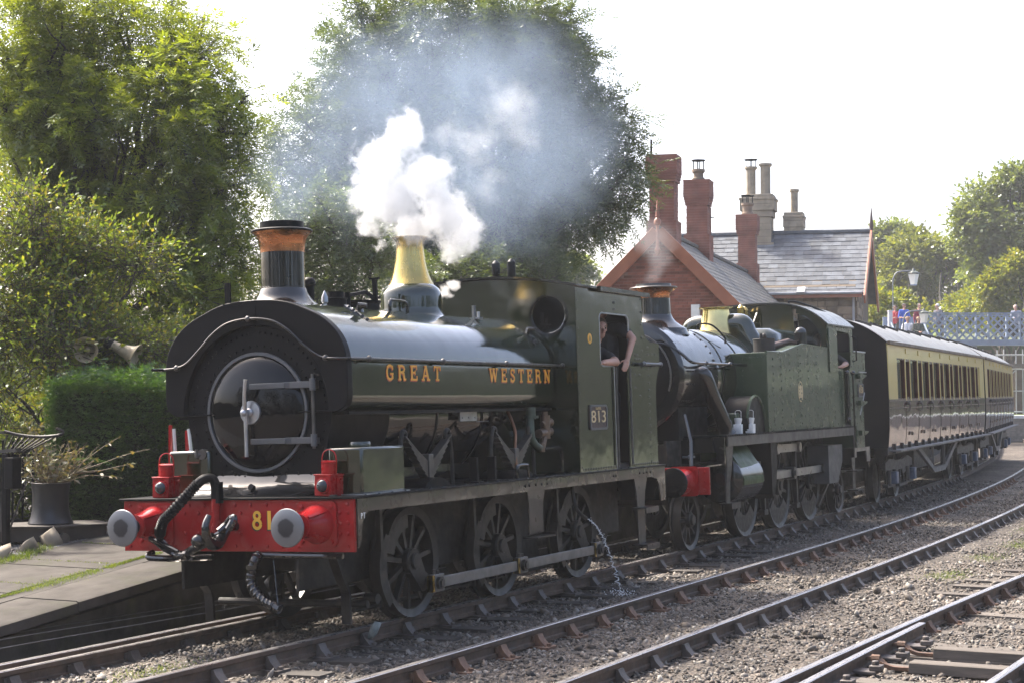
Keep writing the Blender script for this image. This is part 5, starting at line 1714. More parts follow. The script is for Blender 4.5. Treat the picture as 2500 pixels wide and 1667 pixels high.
def coach(px, label, maroon_posts=False):
    c = on_track('railway_coach', label, 'coach', px, 'chocolate and cream coaches')
    x0 = px - CL / 2
    ctr = Matrix.Rotation(pi, 4, 'Z')
    def pp(name, key, x, par=c, far=False, z=0, rot=(0, 0, 0), y=0):
        o = put(name, CD[key], par, (x0 + x, y, z), rot)
        return o
    def both(name, key, xs_):
        for x in xs_:
            pp(name, key, x)
    def mirror(o, x, w):
        o.rotation_euler = (0, 0, pi)
        o.location.x = x0 + x + w
        return o
    for far in (0, 1):
        for nm, key in (('lower_panel', 'lower'), ('cream_panel', 'cream'), ('waist_moulding', 'waist')):
            o = pp(nm, key, 0)
            if far: mirror(o, 0, CL)
    for k in range(8):
        xd = FIRST + PITCH * k
        d = pp('door', 'door', xd - .04)
        for nm, key, dx_, dz_ in (('door_window_frame', 'dframe', .04, 0), ('pane', 'dpane', .04, 0), ('handle', 'handle', .10, 0), ('vent_hood', 'hood', .04, 0)):
            put(nm, CD[key], d, (dx_, 0, dz_))
        for dz_ in (0, ): put('hinge', CD['hinge'], d, (.50, 0, dz_))
        for x in (xd - .085, xd + .50): pp('window_post', 'post', x)
        for x in (xd - .085 - .90,):
            w = pp('window_frame', 'frame', x)
            put('pane', CD['pane'], w)
        if k == 7:
            w = pp('window_frame', 'frame', xd + .585)
            put('pane', CD['pane'], w)
    for k in range(8):
        xd = FIRST + PITCH * k
        pass
        # plain cream panel between quarter light and previous door
    q = MB()
    for k in range(8):
        xa = FIRST + PITCH * k - .985
        xb = (FIRST + PITCH * (k - 1) + .585) if k else .6
        if xa - xb > .01: q.box(xb, xa, -1.312, -1.285, 1.99, 2.83)
    q.box(FIRST + PITCH * 7 + 1.485, CL - .02, -1.312, -1.285, 1.99, 2.83)
    o = q.build('cream_panel', M['cream'], c, 0)
    o.location = (x0, 0, 0)
    MBf = MB().box(.02, CL - .02, 1.285, 1.30, 1.99, 2.1).box(.02, CL - .02, 1.285, 1.30, 2.75, 3.09)
    for k in range(12): MBf.box(.02 + k * 1.35, .3 + k * 1.35 if k < 11 else CL - .02, 1.285, 1.30, 2.1, 2.75)
    o = MBf.build('far_side_frame', M['cream'], c, 0)
    o.location = (x0, 0, 0)
    pp('roof', 'roof', 0)
    for k in range(13): pp('roof_strip', 'rib', .02 + k * (CL - .06) / 12)
    pp('gutter', 'gutter', 0)
    for k in range(9):
        x = 1.2 + k * 1.57
        for s in (-1,):
            o = pp('roof_vent', 'vent', x + (.3 if s > 0 else 0), z=3.525, y=s * .66)
            o.rotation_euler = (s * radians(-20), 0, 0)
    for k in range(10):
        pass
    pp('end_panel', 'end', 0)
    pp('end_panel', 'end', CL)
    q = MB().box(0.05, CL - .05, -1.2, 1.2, 1.08, 1.14).box(.05, CL - .05, -1.24, -1.16, .96, 1.1).box(.05, CL - .05, 1.16, 1.24, .96, 1.1).box(.4, CL - .4, -.05, .05, .8, 1.05)
    q.box(5.2, 7.0, -.9, .9, .5, 1.0).box(8.2, 9.5, -.6, .6, .55, 1.0)
    o = q.build('underframe', M['under'], c, 30)
    o.location = (x0, 0, 0)
    q = MB().box(-.1 + .35, CL - .2, -1.46, -1.24, 1.015, 1.045)
    o = q.build('footboard', M['truss'], c, 0)
    o.location = (x0, 0, 0)
    q = MB()
    for k in range(16): q.box(.6 + k * .9, .66 + k * .9, -1.30, -1.2, .98, 1.16)
    o = q.build('footboard_bracket', M['under'], c, 0, kind='stuff')
    o.location = (x0, 0, 0)
    for s in (-1, 1):
        q = MB().bar((4.3, s * 1.12, 1.0), (6.55, s * 1.12, .42), .07, .12, (0, 0, 1)).bar((6.5, s * 1.12, .42), (8.2, s * 1.12, .42), .07, .12).bar((8.15, s * 1.12, .42), (10.4, s * 1.12, 1.0), .07, .12)
        q.bar((6.5, s * 1.12, 1.0), (6.5, s * 1.12, .4), .05, .05, (1, 0, 0)).bar((8.2, s * 1.12, 1.0), (8.2, s * 1.12, .4), .05, .05, (1, 0, 0))
        o = q.build('truss_rod', M['truss'], c, 20)
        o.location = (x0, 0, 0)
    for xb in (2.35, CL - 2.35):
        bg = bpy.data.objects.new('bogie', None)
        COL.objects.link(bg)
        bg.parent = c
        bg.location = (x0 + xb, 0, 0)
        for s in (-1, 1):
            q = MB()
            y = sorted((s * 1.0, s * 1.06))
            q.prism([(-1.6, .62), (-1.6, .78), (-1.1, .86), (-.4, .80), (.4, .80), (1.1, .86), (1.6, .78), (1.6, .62), (1.1, .60), (.5, .50), (-.5, .50), (-1.1, .60)], 'y', y[0], y[1])
            for xx in (-1.1, 1.1):
                q.box(xx - .45, xx + .45, s * 1.03 - .05, s * 1.03 + .05, .30, .36)
                q.cyl((xx - .3, s * 1.08, .34), (xx - .3, s * 1.08, .64), .05, 8).cyl((xx + .3, s * 1.08, .34), (xx + .3, s * 1.08, .64), .05, 8)
            q.box(-.5, .5, s * 1.08 - .05, s * 1.08 + .05, .28, .34).bar((-.3, s * 1.08, .3), (-.1, s * 1.08, .6), .04, .04).bar((.3, s * 1.08, .3), (.1, s * 1.08, .6), .04, .04)
            q.build('bogie_frame', M['under'], bg, 30)
        for xx in (-1.1, 1.1):
            for s in (-1, 1):
                MB().box(xx - .13, xx + .13, s * 1.12 - .09, s * 1.12 + .09, .36, .60).build('axle_box', M['axlebox'], bg, bevel=.02)
                wm = put('wheel', BW[0], bg, (xx, s * .765, .44), (0, 0, pi if s > 0 else 0))
                MB().lathe([(.0, .02), (.39, .05), (.39, .06)], (xx, 0, .44), 'y', 24).build('wheel_disc', M['wheel'], bg, 30).location = (0, s * .80, 0)
    q = MB().box(1.0, CL - 1, -1.0, 1.0, 1.15, 1.6)
    for k in range(9): q.box(1.25 + k * PITCH, 1.33 + k * PITCH, -1.25, 1.25, 1.2, 2.9)
    o = q.build('compartment_interior', M['dark'], c, 0)
    o.location = (x0, 0, 0)
    return c


coach(27.15, 'chocolate and cream coach with white roof coupled right behind the side tank engine')
coach(42.35, 'second chocolate and cream coach, farther round the bend and nearer the footbridge')
# ================================================================ station building: brick wing with stone cross wing behind
M['brick'] = pmat('red brick', (.24, .085, .058), .8, var=.25, vs=3, bump=.15, bs=60, per_obj=.35, col2=(.13, .05, .038), c2s=2)
M['mortar'] = pmat('brickwork mortar', (.24, .13, .10), .9, var=.3, vs=3)
M['brickdark'] = pmat('sooty chimney brick', (.20, .08, .06), .85, var=.35, vs=3, bump=.2, bs=50, col2=(.14, .075, .06), c2s=1.6)
M['stonework'] = pmat('sandstone', (.20, .15, .10), .85, var=.4, vs=4, bump=.4, bs=25, per_obj=.4, col2=(.10, .08, .065), c2s=2)
M['stonejoint'] = pmat('stone joints', (.12, .095, .07), .95, var=.3)
M['ashlar'] = pmat('chimney stone', (.27, .23, .17), .85, var=.35, vs=4, bump=.3, bs=25, col2=(.15, .13, .11), c2s=2)
M['slate'] = pmat('roof slate', (.088, .098, .113), .65, spec=.2, var=.22, vs=4, bump=.15, bs=30, per_obj=.28, col2=(.145, .145, .14), c2s=2.5, c2lo=.6, c2hi=.75)
M['slate2'] = pmat('weathered roof slate', (.10, .10, .098), .65, spec=.3, var=.3, vs=4, bump=.2, bs=30, per_obj=.28, col2=(.10, .085, .06), c2s=2.5)
M['slatej'] = pmat('roof slate courses', (.088, .098, .113), .65, spec=.2, var=.35, vs=5, bump=.15, bs=30, col2=(.145, .145, .14), c2s=2.5, c2lo=.6, c2hi=.75)
M['slate2j'] = pmat('weathered slate courses', (.10, .10, .098), .65, spec=.3, var=.35, vs=5, bump=.2, bs=30, col2=(.10, .085, .06), c2s=2.5)
M['barge'] = pmat('brown red joinery paint', (.27, .10, .055), .45, var=.15, vs=3)
M['lead'] = pmat('lead flashing', (.30, .31, .33), .5, var=.2)
M['pot'] = pmat('chimney pot clay', (.20, .15, .11), .8, var=.3)

SB = thing('station_building', 'station building of red brick and stone with slate roofs and tall chimneys behind the train', 'building', (28.64, 6.96, 0), (0, 0, radians(10)))


def PB(name, mb, mat, par=None, **k):
    return mb.build(name, M[mat] if isinstance(mat, str) else mat, par or SB, **k)


rs = random.Random(5)
# ---- brick wing: local x runs away from the camera, y to the left; ridge at y=0
RZ, SL, EV = 6.46, 1.0, 2.45
wa = PB('brick_wall', MB().prism([(-1.75, .9), (1.75, .9), (1.75, 4.6), (0, 6.30), (-1.75, 4.6)], 'x', .18, 16.9), 'mortar', smooth=0)
bmesh_b = MB().box(-.012, .03, -.107, .107, -.033, .033).mesh('brick', M['brick'], 0)
half_b = MB().box(-.012, .03, -.048, .048, -.033, .033).mesh('brick', M['brick'], 0)
cells = []
row = 0
z = 2.2
while z < 6.2:
    y = -1.75 + (.112 if row % 2 else 0)
    while y < 1.7:
        lim = 1.72 if z < 4.6 else 1.72 - (z - 4.6) * 1.01
        if abs(y + .11) < lim - .10: cells.append((z, y + .112, row))
        y += .224
    z += .079
    row += 1
# bricks in clear view first; the rest joined
def vis(c):
    z, y, r = c
    return (y < .2 and z > 3.6 and z < 5.9) or (z > 4.4)
near = [c for c in cells if vis(c)]
rs.shuffle(near)
near.sort(key=lambda c: abs(c[0] - 4.4) + .3 * abs(c[1] + .4))
sel = set(near[:290])
q = MB()
for c in cells:
    z, y, r_ = c
    d = rs.uniform(-.003, .003)
    if c in sel: put('brick', bmesh_b, wa, (.178 + d, y, z))
    else: q.box(.166 + d, .20, y - .107, y + .107, z - .033, z + .033)
q.build('brickwork', M['brick'], wa, 0, kind='stuff')
PB('meter_box', MB().box(.02, .15, -1.08, -.86, 4.13, 4.45), 'white', bevel=.01)
# bargeboards, finial, eaves
for s in (-1, 1):
    q = MB().bar((-.02, s * .02, RZ - .10), (-.02, s * 2.5, RZ - .10 - 2.48 * SL), .06, .30, (0, s * .7, .7))
    PB('bargeboard', q, 'barge', bevel=.01)
q = MB().lathe([(.0, .72), (.012, .70), (.05, .30), (.055, .26), (.03, .24), (.08, .18), (.10, .12), (.08, .05), (.045, .03), (.045, -.52), (.06, -.55), (.09, -.62), (.06, -.70), (.02, -.74), (.0, -.76)], (-.03, 0, RZ + .02), 'z', 12)
PB('finial', q, 'barge')
rA = PB('roof', MB().prism([(0, RZ - .07), (EV, RZ - .07 - EV * SL), (EV, RZ - .14 - EV * SL), (0, RZ - .16), (-EV, RZ - .14 - EV * SL), (-EV, RZ - .07 - EV * SL)], 'x', .0, 17.6), 'slate2', smooth=0)
ua = Vector((0, -1, -SL)).normalized()
q = MB()
sl_n = 0
L_ = EV * sqrt(1 + SL * SL)
nr = 16
for s in (-1, 1):
    for i in range(nr):
        t0 = L_ * i / nr
        t1 = L_ * (i + 1) / nr + .06
        x = .0 - (.15 if i % 2 else 0)
        while x < 17.5:
            w = .30
            x0, x1 = max(.0, x + .004), min(17.55, x + w - .004)
            x += w
            if x1 - x0 < .05: continue
            l = rs.uniform(-.004, .006)
            p0, p1 = (s * t0 / sqrt(2), RZ - .065 - t0 / sqrt(2)), (s * t1 / sqrt(2), RZ - .045 - t1 / sqrt(2) + l)
            v = [(xx, p[0], p[1] + dz) for xx in (x0, x1) for p in (p0, p1) for dz in (0, .014)]
            q.add(v, [(0, 1, 3, 2), (4, 6, 7, 5), (1, 5, 7, 3), (2, 3, 7, 6), (0, 4, 5, 1)])
q.build('slates', M['slate2j'], rA, 0, kind='stuff')
PB('ridge_tiles', MB().tube([(.0, 0, RZ - .02), (17.6, 0, RZ - .02)], .08, 6), 'slate2', rA)

# ---- stone wing across the back: ridge along local y at x = XB
XB, ZR2, RUN = 20.0, 8.12, 3.3
SB_S = (ZR2 - 5.72) / RUN
yR, yL = -4.05, 3.4
ws_ = PB('stone_wall', MB().prism([(XB - 3.0, .9), (XB + 3.0, .9), (XB + 3.0, 5.9), (XB, ZR2 - .15), (XB - 3.0, 5.9)], 'y', yR + .35, yL), 'stonejoint', smooth=0)
z = 3.4
row = 0
while z < 5.45:
    h = rs.choice((.16, .2, .24, .28))
    y = yR + .37
    while y < -1.2:
        w = rs.uniform(.25, .62)
        o = MB().box(XB - 3.0 - rs.uniform(.015, .05), XB - 2.98, y + .008, min(y + w, -1.2) - .008, z + .008, z + h - .008)
        o.build('stone', M['stonework'], ws_, 0, bevel=.012)
        y += w
    xx = XB - 2.95
    while xx < XB - .2 and z < 5.9:
        w = rs.uniform(.3, .6)
        MB().box(xx + .008, xx + w - .008, yR + .35 - rs.uniform(.015, .05), yR + .36, z + .008, z + h - .008).build('stone', M['stonework'], ws_, 0, bevel=.012)
        xx += w
    z += h
    row += 1
rB = PB('roof', MB().prism([(XB, ZR2 - .07), (XB + RUN, 5.72 - .07), (XB + RUN, 5.72 - .14), (XB, ZR2 - .16), (XB - RUN, 5.72 - .14), (XB - RUN, 5.72 - .07)], 'y', yR + .02, yL), 'slate', smooth=0)
sq = sqrt(1 + SB_S ** 2)
L_ = RUN * sq
nr = 14
loc_ = []
for i in range(nr):
    t0, t1 = L_ * i / nr, L_ * (i + 1) / nr + .07
    y = yR + .02 - (.17 if i % 2 else 0)
    while y < yL:
        w = rs.choice((.30, .34, .34, .40))
        y0, y1 = max(yR + .02, y + .005), min(yL, y + w - .005)
        y += w
        if y1 - y0 > .06: loc_.append((y0, y1, t0, t1, i))
q = MB()
cnt = 0
for y0, y1, t0, t1, i in loc_:
    l = rs.uniform(-.006, .012)
    b = MB()
    p0 = (XB - t0 / sq, ZR2 - .065 - t0 / sq * SB_S)
    p1 = (XB - t1 / sq, ZR2 - .045 - t1 / sq * SB_S + l)
    v = [(p[0], yy, p[1] + dz) for yy in (y0, y1) for p in (p0, p1) for dz in (0, .010)]
    f = [(0, 1, 3, 2), (4, 6, 7, 5), (1, 5, 7, 3), (2, 3, 7, 6), (0, 4, 5, 1)]
    hidden = y0 > -.2 and (t0 > (y0 + .3) * 1.0 + 1.2)
    if cnt < 285 and not hidden:
        b.add(v, f).build('slate', M['slate'], rB, 0)
        cnt += 1
    else:
        q.add(v, f)
if q.v: q.build('slates', M['slatej'], rB, 0, kind='stuff')
PB('ridge_tiles', MB().tube([(XB, yR, ZR2 - .01), (XB, yL, ZR2 - .01)], .09, 6), 'slate', rB)
PB('fascia', MB().box(XB - RUN - .04, XB - RUN + .01, yR + .1, 3.0, 5.50, 5.68), 'barge')
PB('gutter', MB().cyl((XB - RUN - .08, yR + .1, 5.66), (XB - RUN - .08, 3.0, 5.66), .05, 8).cyl((XB - 3.08, yR + .42, 2.0), (XB - 3.08, yR + .42, 5.6), .04, 8), 'lead')
for s in (-1, 1):
    q = MB().bar((XB, yR, ZR2 - .13), (XB + s * 3.55, yR, ZR2 - .13 - 3.55 * SB_S), .07, .34, (s * .59, 0, .8))
    PB('bargeboard', q, 'barge', bevel=.01)
PB('finial', MB().lathe([(.0, .85), (.015, .8), (.07, .25), (.08, .1), (.05, 0), (.05, -.3)], (XB, yR, ZR2), 'z', 8), pmat('dark finial', (.06, .035, .035), .6))
PB('lead_flashing', MB().box(17.0, 17.9, 1.35, 1.75, 6.85, 6.9, rot=(0, radians(-30), 0)).box(16.4, 16.8, -2.0, -1.72, 5.75, 5.8, rot=(0, radians(-30), 0)), 'lead')


# ---- chimneys
def chimney_stack(x, y, z0, zt, w, d, mat, pots=(), shoulder=.5, name='chimney', course=.078):
    """stack of brick courses with corbelled head and base shoulder; every course its own ledge"""
    c = bpy.data.objects.new(name, None)
    COL.objects.link(c)
    c.parent = SB
    c.location = (x, y, 0)
    q, qj = MB(), MB()
    H = zt - z0
    z = z0
    k = 0
    while z < zt - .01:
        f = (z - z0) / H
        g = 1.0
        fh = (zt - z)
        if fh < .75: g = 1.10 + .16 * min(1, max(0, (.75 - fh) / .22))
        if z - z0 < shoulder: g = 1.22
        jit = rs.uniform(-.004, .004)
        q.box(-d / 2 * g - jit, d / 2 * g + jit, -w / 2 * g - jit, w / 2 * g + jit, z, min(zt, z + course - (.013 if mat != 'ashlar' else .012)))
        qj.box(-d / 2 * g + .016, d / 2 * g - .016, -w / 2 * g + .016, w / 2 * g - .016, z, min(zt, z + course))
        z += course
        k += 1
    st_ = q.build('stack', M[mat], c, 0)
    qj.build('stack_joints', M['mortar' if mat != 'ashlar' else 'stonejoint'], st_, 0)
    if mat == 'ashlar':
        q = MB().box(-d * .66, d * .66, -w * .66, w * .66, zt - .10, zt).box(-d * .58, d * .58, -w * .58, w * .58, zt, zt + .12)
        q.build('cap_stone', M['ashlar'], c, 0, bevel=.02)
    for (px, py, r, h, cowl) in pots:
        q = MB().lathe([(r * 1.25, 0), (r * 1.25, .08), (r, .10), (r, h - .12), (r * 1.3, h - .08), (r * 1.3, h), (r * .9, h), (r * .8, h - .3)], (px, py, zt), 'z', 10 if mat == 'ashlar' else 14)
        p = q.build('chimney_pot', M['ashlar' if mat == 'ashlar' else 'pot'], c, 30)
        if cowl:
            q = MB().lathe([(.0, h + .30), (r * 1.4, h + .28), (r * 1.4, h + .25)], (px, py, zt), 'z', 12)
            for a in range(4): q.cyl((px + r * cos(a * pi / 2), py + r * sin(a * pi / 2), zt + h), (px + r * cos(a * pi / 2), py + r * sin(a * pi / 2), zt + h + .27), .018, 5)
            q.build('cowl', M['black'], p, 30)
    return c


chimney_stack(.85, 0, 5.6, 8.42, .66, .62, 'brickdark', shoulder=1.05)
chimney_stack(6.3, 0, 5.8, 8.42, .62, .62, 'brickdark', [(0, 0, .15, .34, True)], shoulder=1.0)
chimney_stack(16.6, 0, 5.8, 8.45, .60, .60, 'brickdark', [(0, 0, .17, .42, True)], shoulder=.9)
chimney_stack(XB - .1, .05, 7.0, 9.40, 1.0, .85, 'ashlar', [(-.1, .27, .18, 1.18, True), (-.1, -.27, .19, 1.28, False)], shoulder=.55, course=.24)
chimney_stack(XB + .3, -1.22, 7.6, 8.75, .60, .60, 'ashlar', [(0, 0, .14, 1.0, False)], shoulder=.2, course=.24)
# two thin iron finials rising beyond the roof on the left
for (y, z1, z0) in ((1.55, 8.9, 6.6), (1.9, 8.2, 6.0)):
    q = MB().cyl((18, y, z0), (18, y, z1), .035, 6).cyl((18, y - .14, z1 - .35), (18, y + .14, z1 - .35), .02, 5).cyl((18, y, z0), (18, y, z0 + .6), .07, 6)
    PB('roof_finial', q, 'black')
mast = tag(MB().cyl((0, 0, 0), (0, 0, 8.05), .03, 6).cyl((0, -.12, 7.6), (0, .12, 7.6), .015, 5).build('aerial_mast', M['black'], None), 'thin dark aerial mast rising behind the tallest brick chimney', 'aerial')
mast.location = (29.9, 7.62, .9)

# ================================================================ footbridge
FB = thing('footbridge', 'blue grey iron lattice footbridge over the tracks beyond the coaches', 'footbridge', (67.85, 8.72, 0), (0, 0, radians(25.9 - 90)))
M['bridge'] = pmat('blue grey bridge paint', (.20, .245, .31), .5, var=.15, vs=2)
M['post'] = pmat('pale post paint', (.45, .46, .50), .55, var=.12)
# local x runs to the right along the span, y away from the camera
SPAN, DZ, HT = 13.0, 4.60, 1.36


def PF(name, mb, mat, **k):
    return mb.build(name, M[mat], FB, **k)


PF('deck', MB().box(-2.6, SPAN, .0, 2.2, DZ - .12, DZ + .02).box(-2.6, SPAN, -.06, .02, DZ - .16, DZ + .05), 'bridge')
for yy, nm in ((-.03, 0), (2.15, 1)):
    PF('top_rail', MB().box(.12, SPAN, yy - .06, yy + .06, DZ + HT - .05, DZ + HT), 'bridge')
    PF('bottom_rail', MB().box(.12, SPAN, yy - .05, yy + .05, DZ, DZ + .10), 'bridge')
    x = .15
    while x < SPAN:
        PF('stanchion', MB().box(x - .035, x + .035, yy - .07, yy + .07, DZ, DZ + HT), 'bridge')
        x += 1.475
    n = 44
    st_ = .369
    for d_ in (1, -1):
        for i in range(-5, int(SPAN / st_) + 1):
            xa = .15 + i * st_
            pts = []
            xs0, xs1 = xa, xa + HT - .12
            za, zb = (DZ + .08, DZ + HT - .04) if d_ > 0 else (DZ + HT - .04, DZ + .08)
            xs0c, xs1c = max(.15, xs0), min(SPAN, xs1)
            if xs1c - xs0c < .1: continue
            f0, f1 = (xs0c - xs0) / (xs1 - xs0), (xs1c - xs0) / (xs1 - xs0)
            off = -.012 if d_ > 0 else .012
            PF('lattice_bar', MB().bar((xs0c, yy + off, za + (zb - za) * f0), (xs1c, yy + off, za + (zb - za) * f1), .016, .085, (0, 0, 1)), 'bridge') if nm == 0 else None
if True:
    q = MB()
    for d_ in (1, -1):
        for i in range(-5, int(SPAN / .369) + 1):
            xa = .15 + i * .369
            za, zb = (DZ + .08, DZ + HT - .04) if d_ > 0 else (DZ + HT - .04, DZ + .08)
            q.bar((max(.15, xa), 2.15 + .012 * d_, za + (zb - za) * (max(.15, xa) - xa) / 1.24), (min(SPAN, xa + 1.24), 2.15 + .012 * d_, za + (zb - za) * (min(SPAN, xa + 1.24) - xa) / 1.24), .016, .085)
    pass
# stair coming down towards the camera between two pale newel posts
for x in (-1.52, .02):
    PF('newel_post', MB().box(x - .09, x + .09, -.14, .10, 1.0, DZ + HT + .06).box(x - .11, x + .11, -.16, .12, DZ + HT + .06, DZ + HT + .10), 'post', bevel=.008)
for i in range(14):
    PF('step', MB().box(-1.44, -.08, -.15 - .28 * (i + 1), -.15 - .28 * i, DZ - .17 * (i + 1) - .06, DZ - .17 * (i + 1)), 'oldwood')
for x in (-1.52, .0):
    PF('stair_side', MB().bar((x, -.1, DZ - .05), (x, -4.2, DZ - 2.6), .06, .3).bar((x, -.1, DZ + .95), (x, -4.2, DZ - 1.6), .05, .06), 'bridge')
PF('landing_back', MB().box(-1.4, .1, 2.1, 2.18, DZ, DZ + 1.25), 'bridge')
for x in (.2, 2.5, 6.2, 9.9): PF('pier', MB().box(x - .12, x + .12, .2, .45, -.2, DZ - .1).box(x - .12, x + .12, 1.8, 2.05, -.2, DZ - .1), 'bridge')

# scaffold and masonry under the bridge, platform beyond
sc_ = thing('scaffold', 'steel tube scaffold with a plank deck under the footbridge', 'scaffold', (78.5, 8.4, 0), (0, 0, radians(25.9 - 90)))
M['tube'] = pmat('galvanised tube', (.42, .42, .42), .45, metal=.5, var=.2)
for x in (-.6, .5, 1.6, 2.6, 3.4):
    for y in (0, 1.2): MB().cyl((x, y, 0), (x, y, 4.5), .032, 6).build('scaffold_tube', M['tube'], sc_)
for z in (1.2, 2.3, 3.45, 4.2):
    for y in (0, 1.2): MB().cyl((-1.0, y, z), (4.0, y, z + .03), .032, 6).build('scaffold_tube', M['tube'], sc_)
for y in (.1, .4, .7, 1.0): MB().box(-.5, 3.0, y, y + .25, 3.5, 3.58).build('plank', M['oldwood'], sc_)
MB().box(-.5, 3.0, -.06, -.02, 3.5, 3.75).build('toe_board', M['oldwood'], sc_)
MB().bar((0, -.05, 1.2), (2.2, -.05, 3.4), .05, .05).build('brace', M['tube'], sc_)
ab = thing('bridge_abutment', 'dark stone bridge abutment behind the scaffold tubes', 'wall', (83, 10.5, 0), (0, 0, radians(25.9 - 90)))
MB().box(-3, 2.3, 0, 1.0, 0, 4.6).box(3.6, 12, 0, 1, 0, 4.4).build('masonry', M['stonejoint'], ab, 0)
q = MB()
for i in range(16):
    for j in range(20):
        xx = -3 + j * .27 + (i % 2) * .13
        if xx < 2.1: q.box(xx, xx + .25, -.03 - rs.uniform(0, .02), 0, .05 + i * .28, .31 + i * .28)
q.build('masonry_blocks', M['stonework'], ab, 0, kind='stuff')
fp = thing('far_platform', 'far platform with pale coping and brick face at the right edge', 'platform', (71.5, 6.1, 0), (0, 0, radians(25.9 - 90)))
fp['kind'] = 'structure'
MB().box(-1.2, 16, 0, 8, -.3, .98).build('platform_face', pmat('grey brick face', (.20, .18, .16), .85, var=.3, vs=3, bump=.2, bs=20), fp, 0)
MB().box(-1.3, 16, -.12, .9, .98, 1.13).build('coping', M['white'], fp, 0, bevel=.01)
MB().box(-1.2, 16, .9, 8, .98, 1.1).build('verge', pmat('grass verge', (.09, .13, .03), .9, var=.5, vs=6, bump=.5, bs=30), fp, 0)
q = MB()
for i in range(9):
    for j in range(16):
        xx = -1.2 + j * .45 + (i % 2) * .22
        q.box(xx, xx + .43, -.02 - rs.uniform(0, .01), .0, -.1 + i * .117, .0 + i * .117)
q.build('face_bricks', pmat('grey face brick', (.24, .21, .18), .85, var=.35, vs=5, bump=.2), fp, 0, kind='stuff')
sg = tag(MB().box(-.28, .28, 0, .05, 1.1, 3.1).box(-.03, .03, .05, .09, 1.1, 3.1).build('notice_board', M['white'], None), 'pale upright board on the far platform at the right edge', 'board')
sg.location = (73.2, 6.2, 0)
sg.rotation_euler = (0, 0, radians(25.9 - 90))


# ---- gas style lamps
M['lampgrey'] = pmat('lamp post grey', (.12, .135, .14), .5, var=.15)
def lamp_post(name, label, loc, h, arm, rz):
    t = thing(name, label, 'lamp', loc, (0, 0, rz), 'swan neck platform lamps')
    h0, arm0, g = h, arm, (1 if h > 6 else .82)
    q = MB().tube([(0, 0, 0), (0, 0, h - .75)] + [Vector(p) for p in smooth_path([(0, 0, h - .7), (.03, 0, h - .35), (.18, 0, h - .10), (.45, 0, h - .02), (arm, 0, h)], 5)], .034, 8)
    q.build('post', M['lampgrey'], t)
    q = MB().lathe([(.0, .16), (.03, .15), (.03, .10), (.09, .06), (.10, 0), (.16, -.03), (.30, -.10), (.30, -.15), (.27, -.16)], (arm, 0, h), 'z', 6)
    q.v = [(arm + (a - arm) * g, b * g, h + (c - h) * g) for a, b, c in q.v]
    q.build('lamp_cap', pmat('lamp cap green', (.05, .065, .06), .5), t, 0)
    q = MB().lathe([(.26, -.16), (.155, -.66)], (arm, 0, h), 'z', 4)
    q.v = [(arm + (a - arm) * g, b * g, h + (c - h) * g) for a, b, c in q.v]
    q.build('lamp_glass', pmat('milky lamp glass', (.72, .70, .64), .2, var=.05), t, 0)
    q = MB().lathe([(.165, -.655), (.165, -.70), (.0, -.71)], (arm, 0, h), 'z', 4)
    q.v = [(arm + (a - arm) * g, b * g, h + (c - h) * g) for a, b, c in q.v]
    q.build('lamp_base', M['bridge'], t, 0)
    return t


lamp_post('street_lamp', 'tall curved street lamp standing behind the people on the bridge stair', (68.9, 10.35, 0), 8.05, 1.0, radians(25.9 - 90))
lamp_post('street_lamp', 'lower curved street lamp hanging in front of the people on the stair', (62.6, 8.42, .9), 4.92, .92, radians(25.9 - 90))
# ================================================================ people
def capsules_mesh(name, caps, voxel, mats, smooth_it=4):
    """caps: (a, b, ra, rb, mat index, flatten?) tapered capsules fused into one continuous skin"""
    q = MB()
    for a, b, ra, rb, mi in caps:
        a, b = Vector(a), Vector(b)
        d = b - a
        n = 10
        pts, rr = [], []
        if d.length < 1e-5:
            q.ball(a, ra, 14, 10)
            continue
        u = d.normalized()
        for i in range(4): 
            t = (i / 4) * pi / 2
            pts.append(a - u * ra * cos(t)); rr.append(max(.001, ra * sin(t)))
        pts += [a, b]; rr += [ra, rb]
        for i in range(1, 5):
            t = (1 - i / 4) * pi / 2
            pts.append(b + u * rb * cos(t)); rr.append(max(.001, rb * sin(t)))
        q.tube(pts, rr, 12)
    me = q.mesh(name, None, 0)
    o = bpy.data.objects.new(name, me)
    COL.objects.link(o)
    m = o.modifiers.new('remesh', 'REMESH')
    m.mode = 'VOXEL'
    m.voxel_size = voxel
    s = o.modifiers.new('smooth', 'SMOOTH')
    s.iterations = smooth_it
    s.factor = .5
    dg = bpy.context.evaluated_depsgraph_get()
    dg.update()
    out = bpy.data.meshes.new_from_object(o.evaluated_get(dg))
    bpy.data.objects.remove(o)
    for mt in mats: out.materials.append(mt)
    # each face takes the cloth or skin of the nearest limb
    n = len(out.polygons)
    C = np.empty(n * 3, np.float32)
    out.polygons.foreach_get('center', C)
    C = C.reshape(-1, 3)
    best = np.full(n, 1e9)
    idx = np.zeros(n, np.int32)
    for a, b, ra, rb, mi in caps:
        a, b = np.array(a, float), np.array(b, float)
        d = b - a
        L2_ = max(1e-9, d @ d)
        t = np.clip(((C - a) @ d) / L2_, 0, 1)
        dist = np.linalg.norm(C - (a + t[:, None] * d), axis=1) - (ra + (rb - ra) * t)
        w = dist < best
        best[w] = dist[w]
        idx[w] = mi
    out.polygons.foreach_set('material_index', idx)
    out.shade_smooth()
    return out


def cloth(name, col):
    return pmat(name, col, .8, var=.2, vs=8, bump=.2, bs=60)


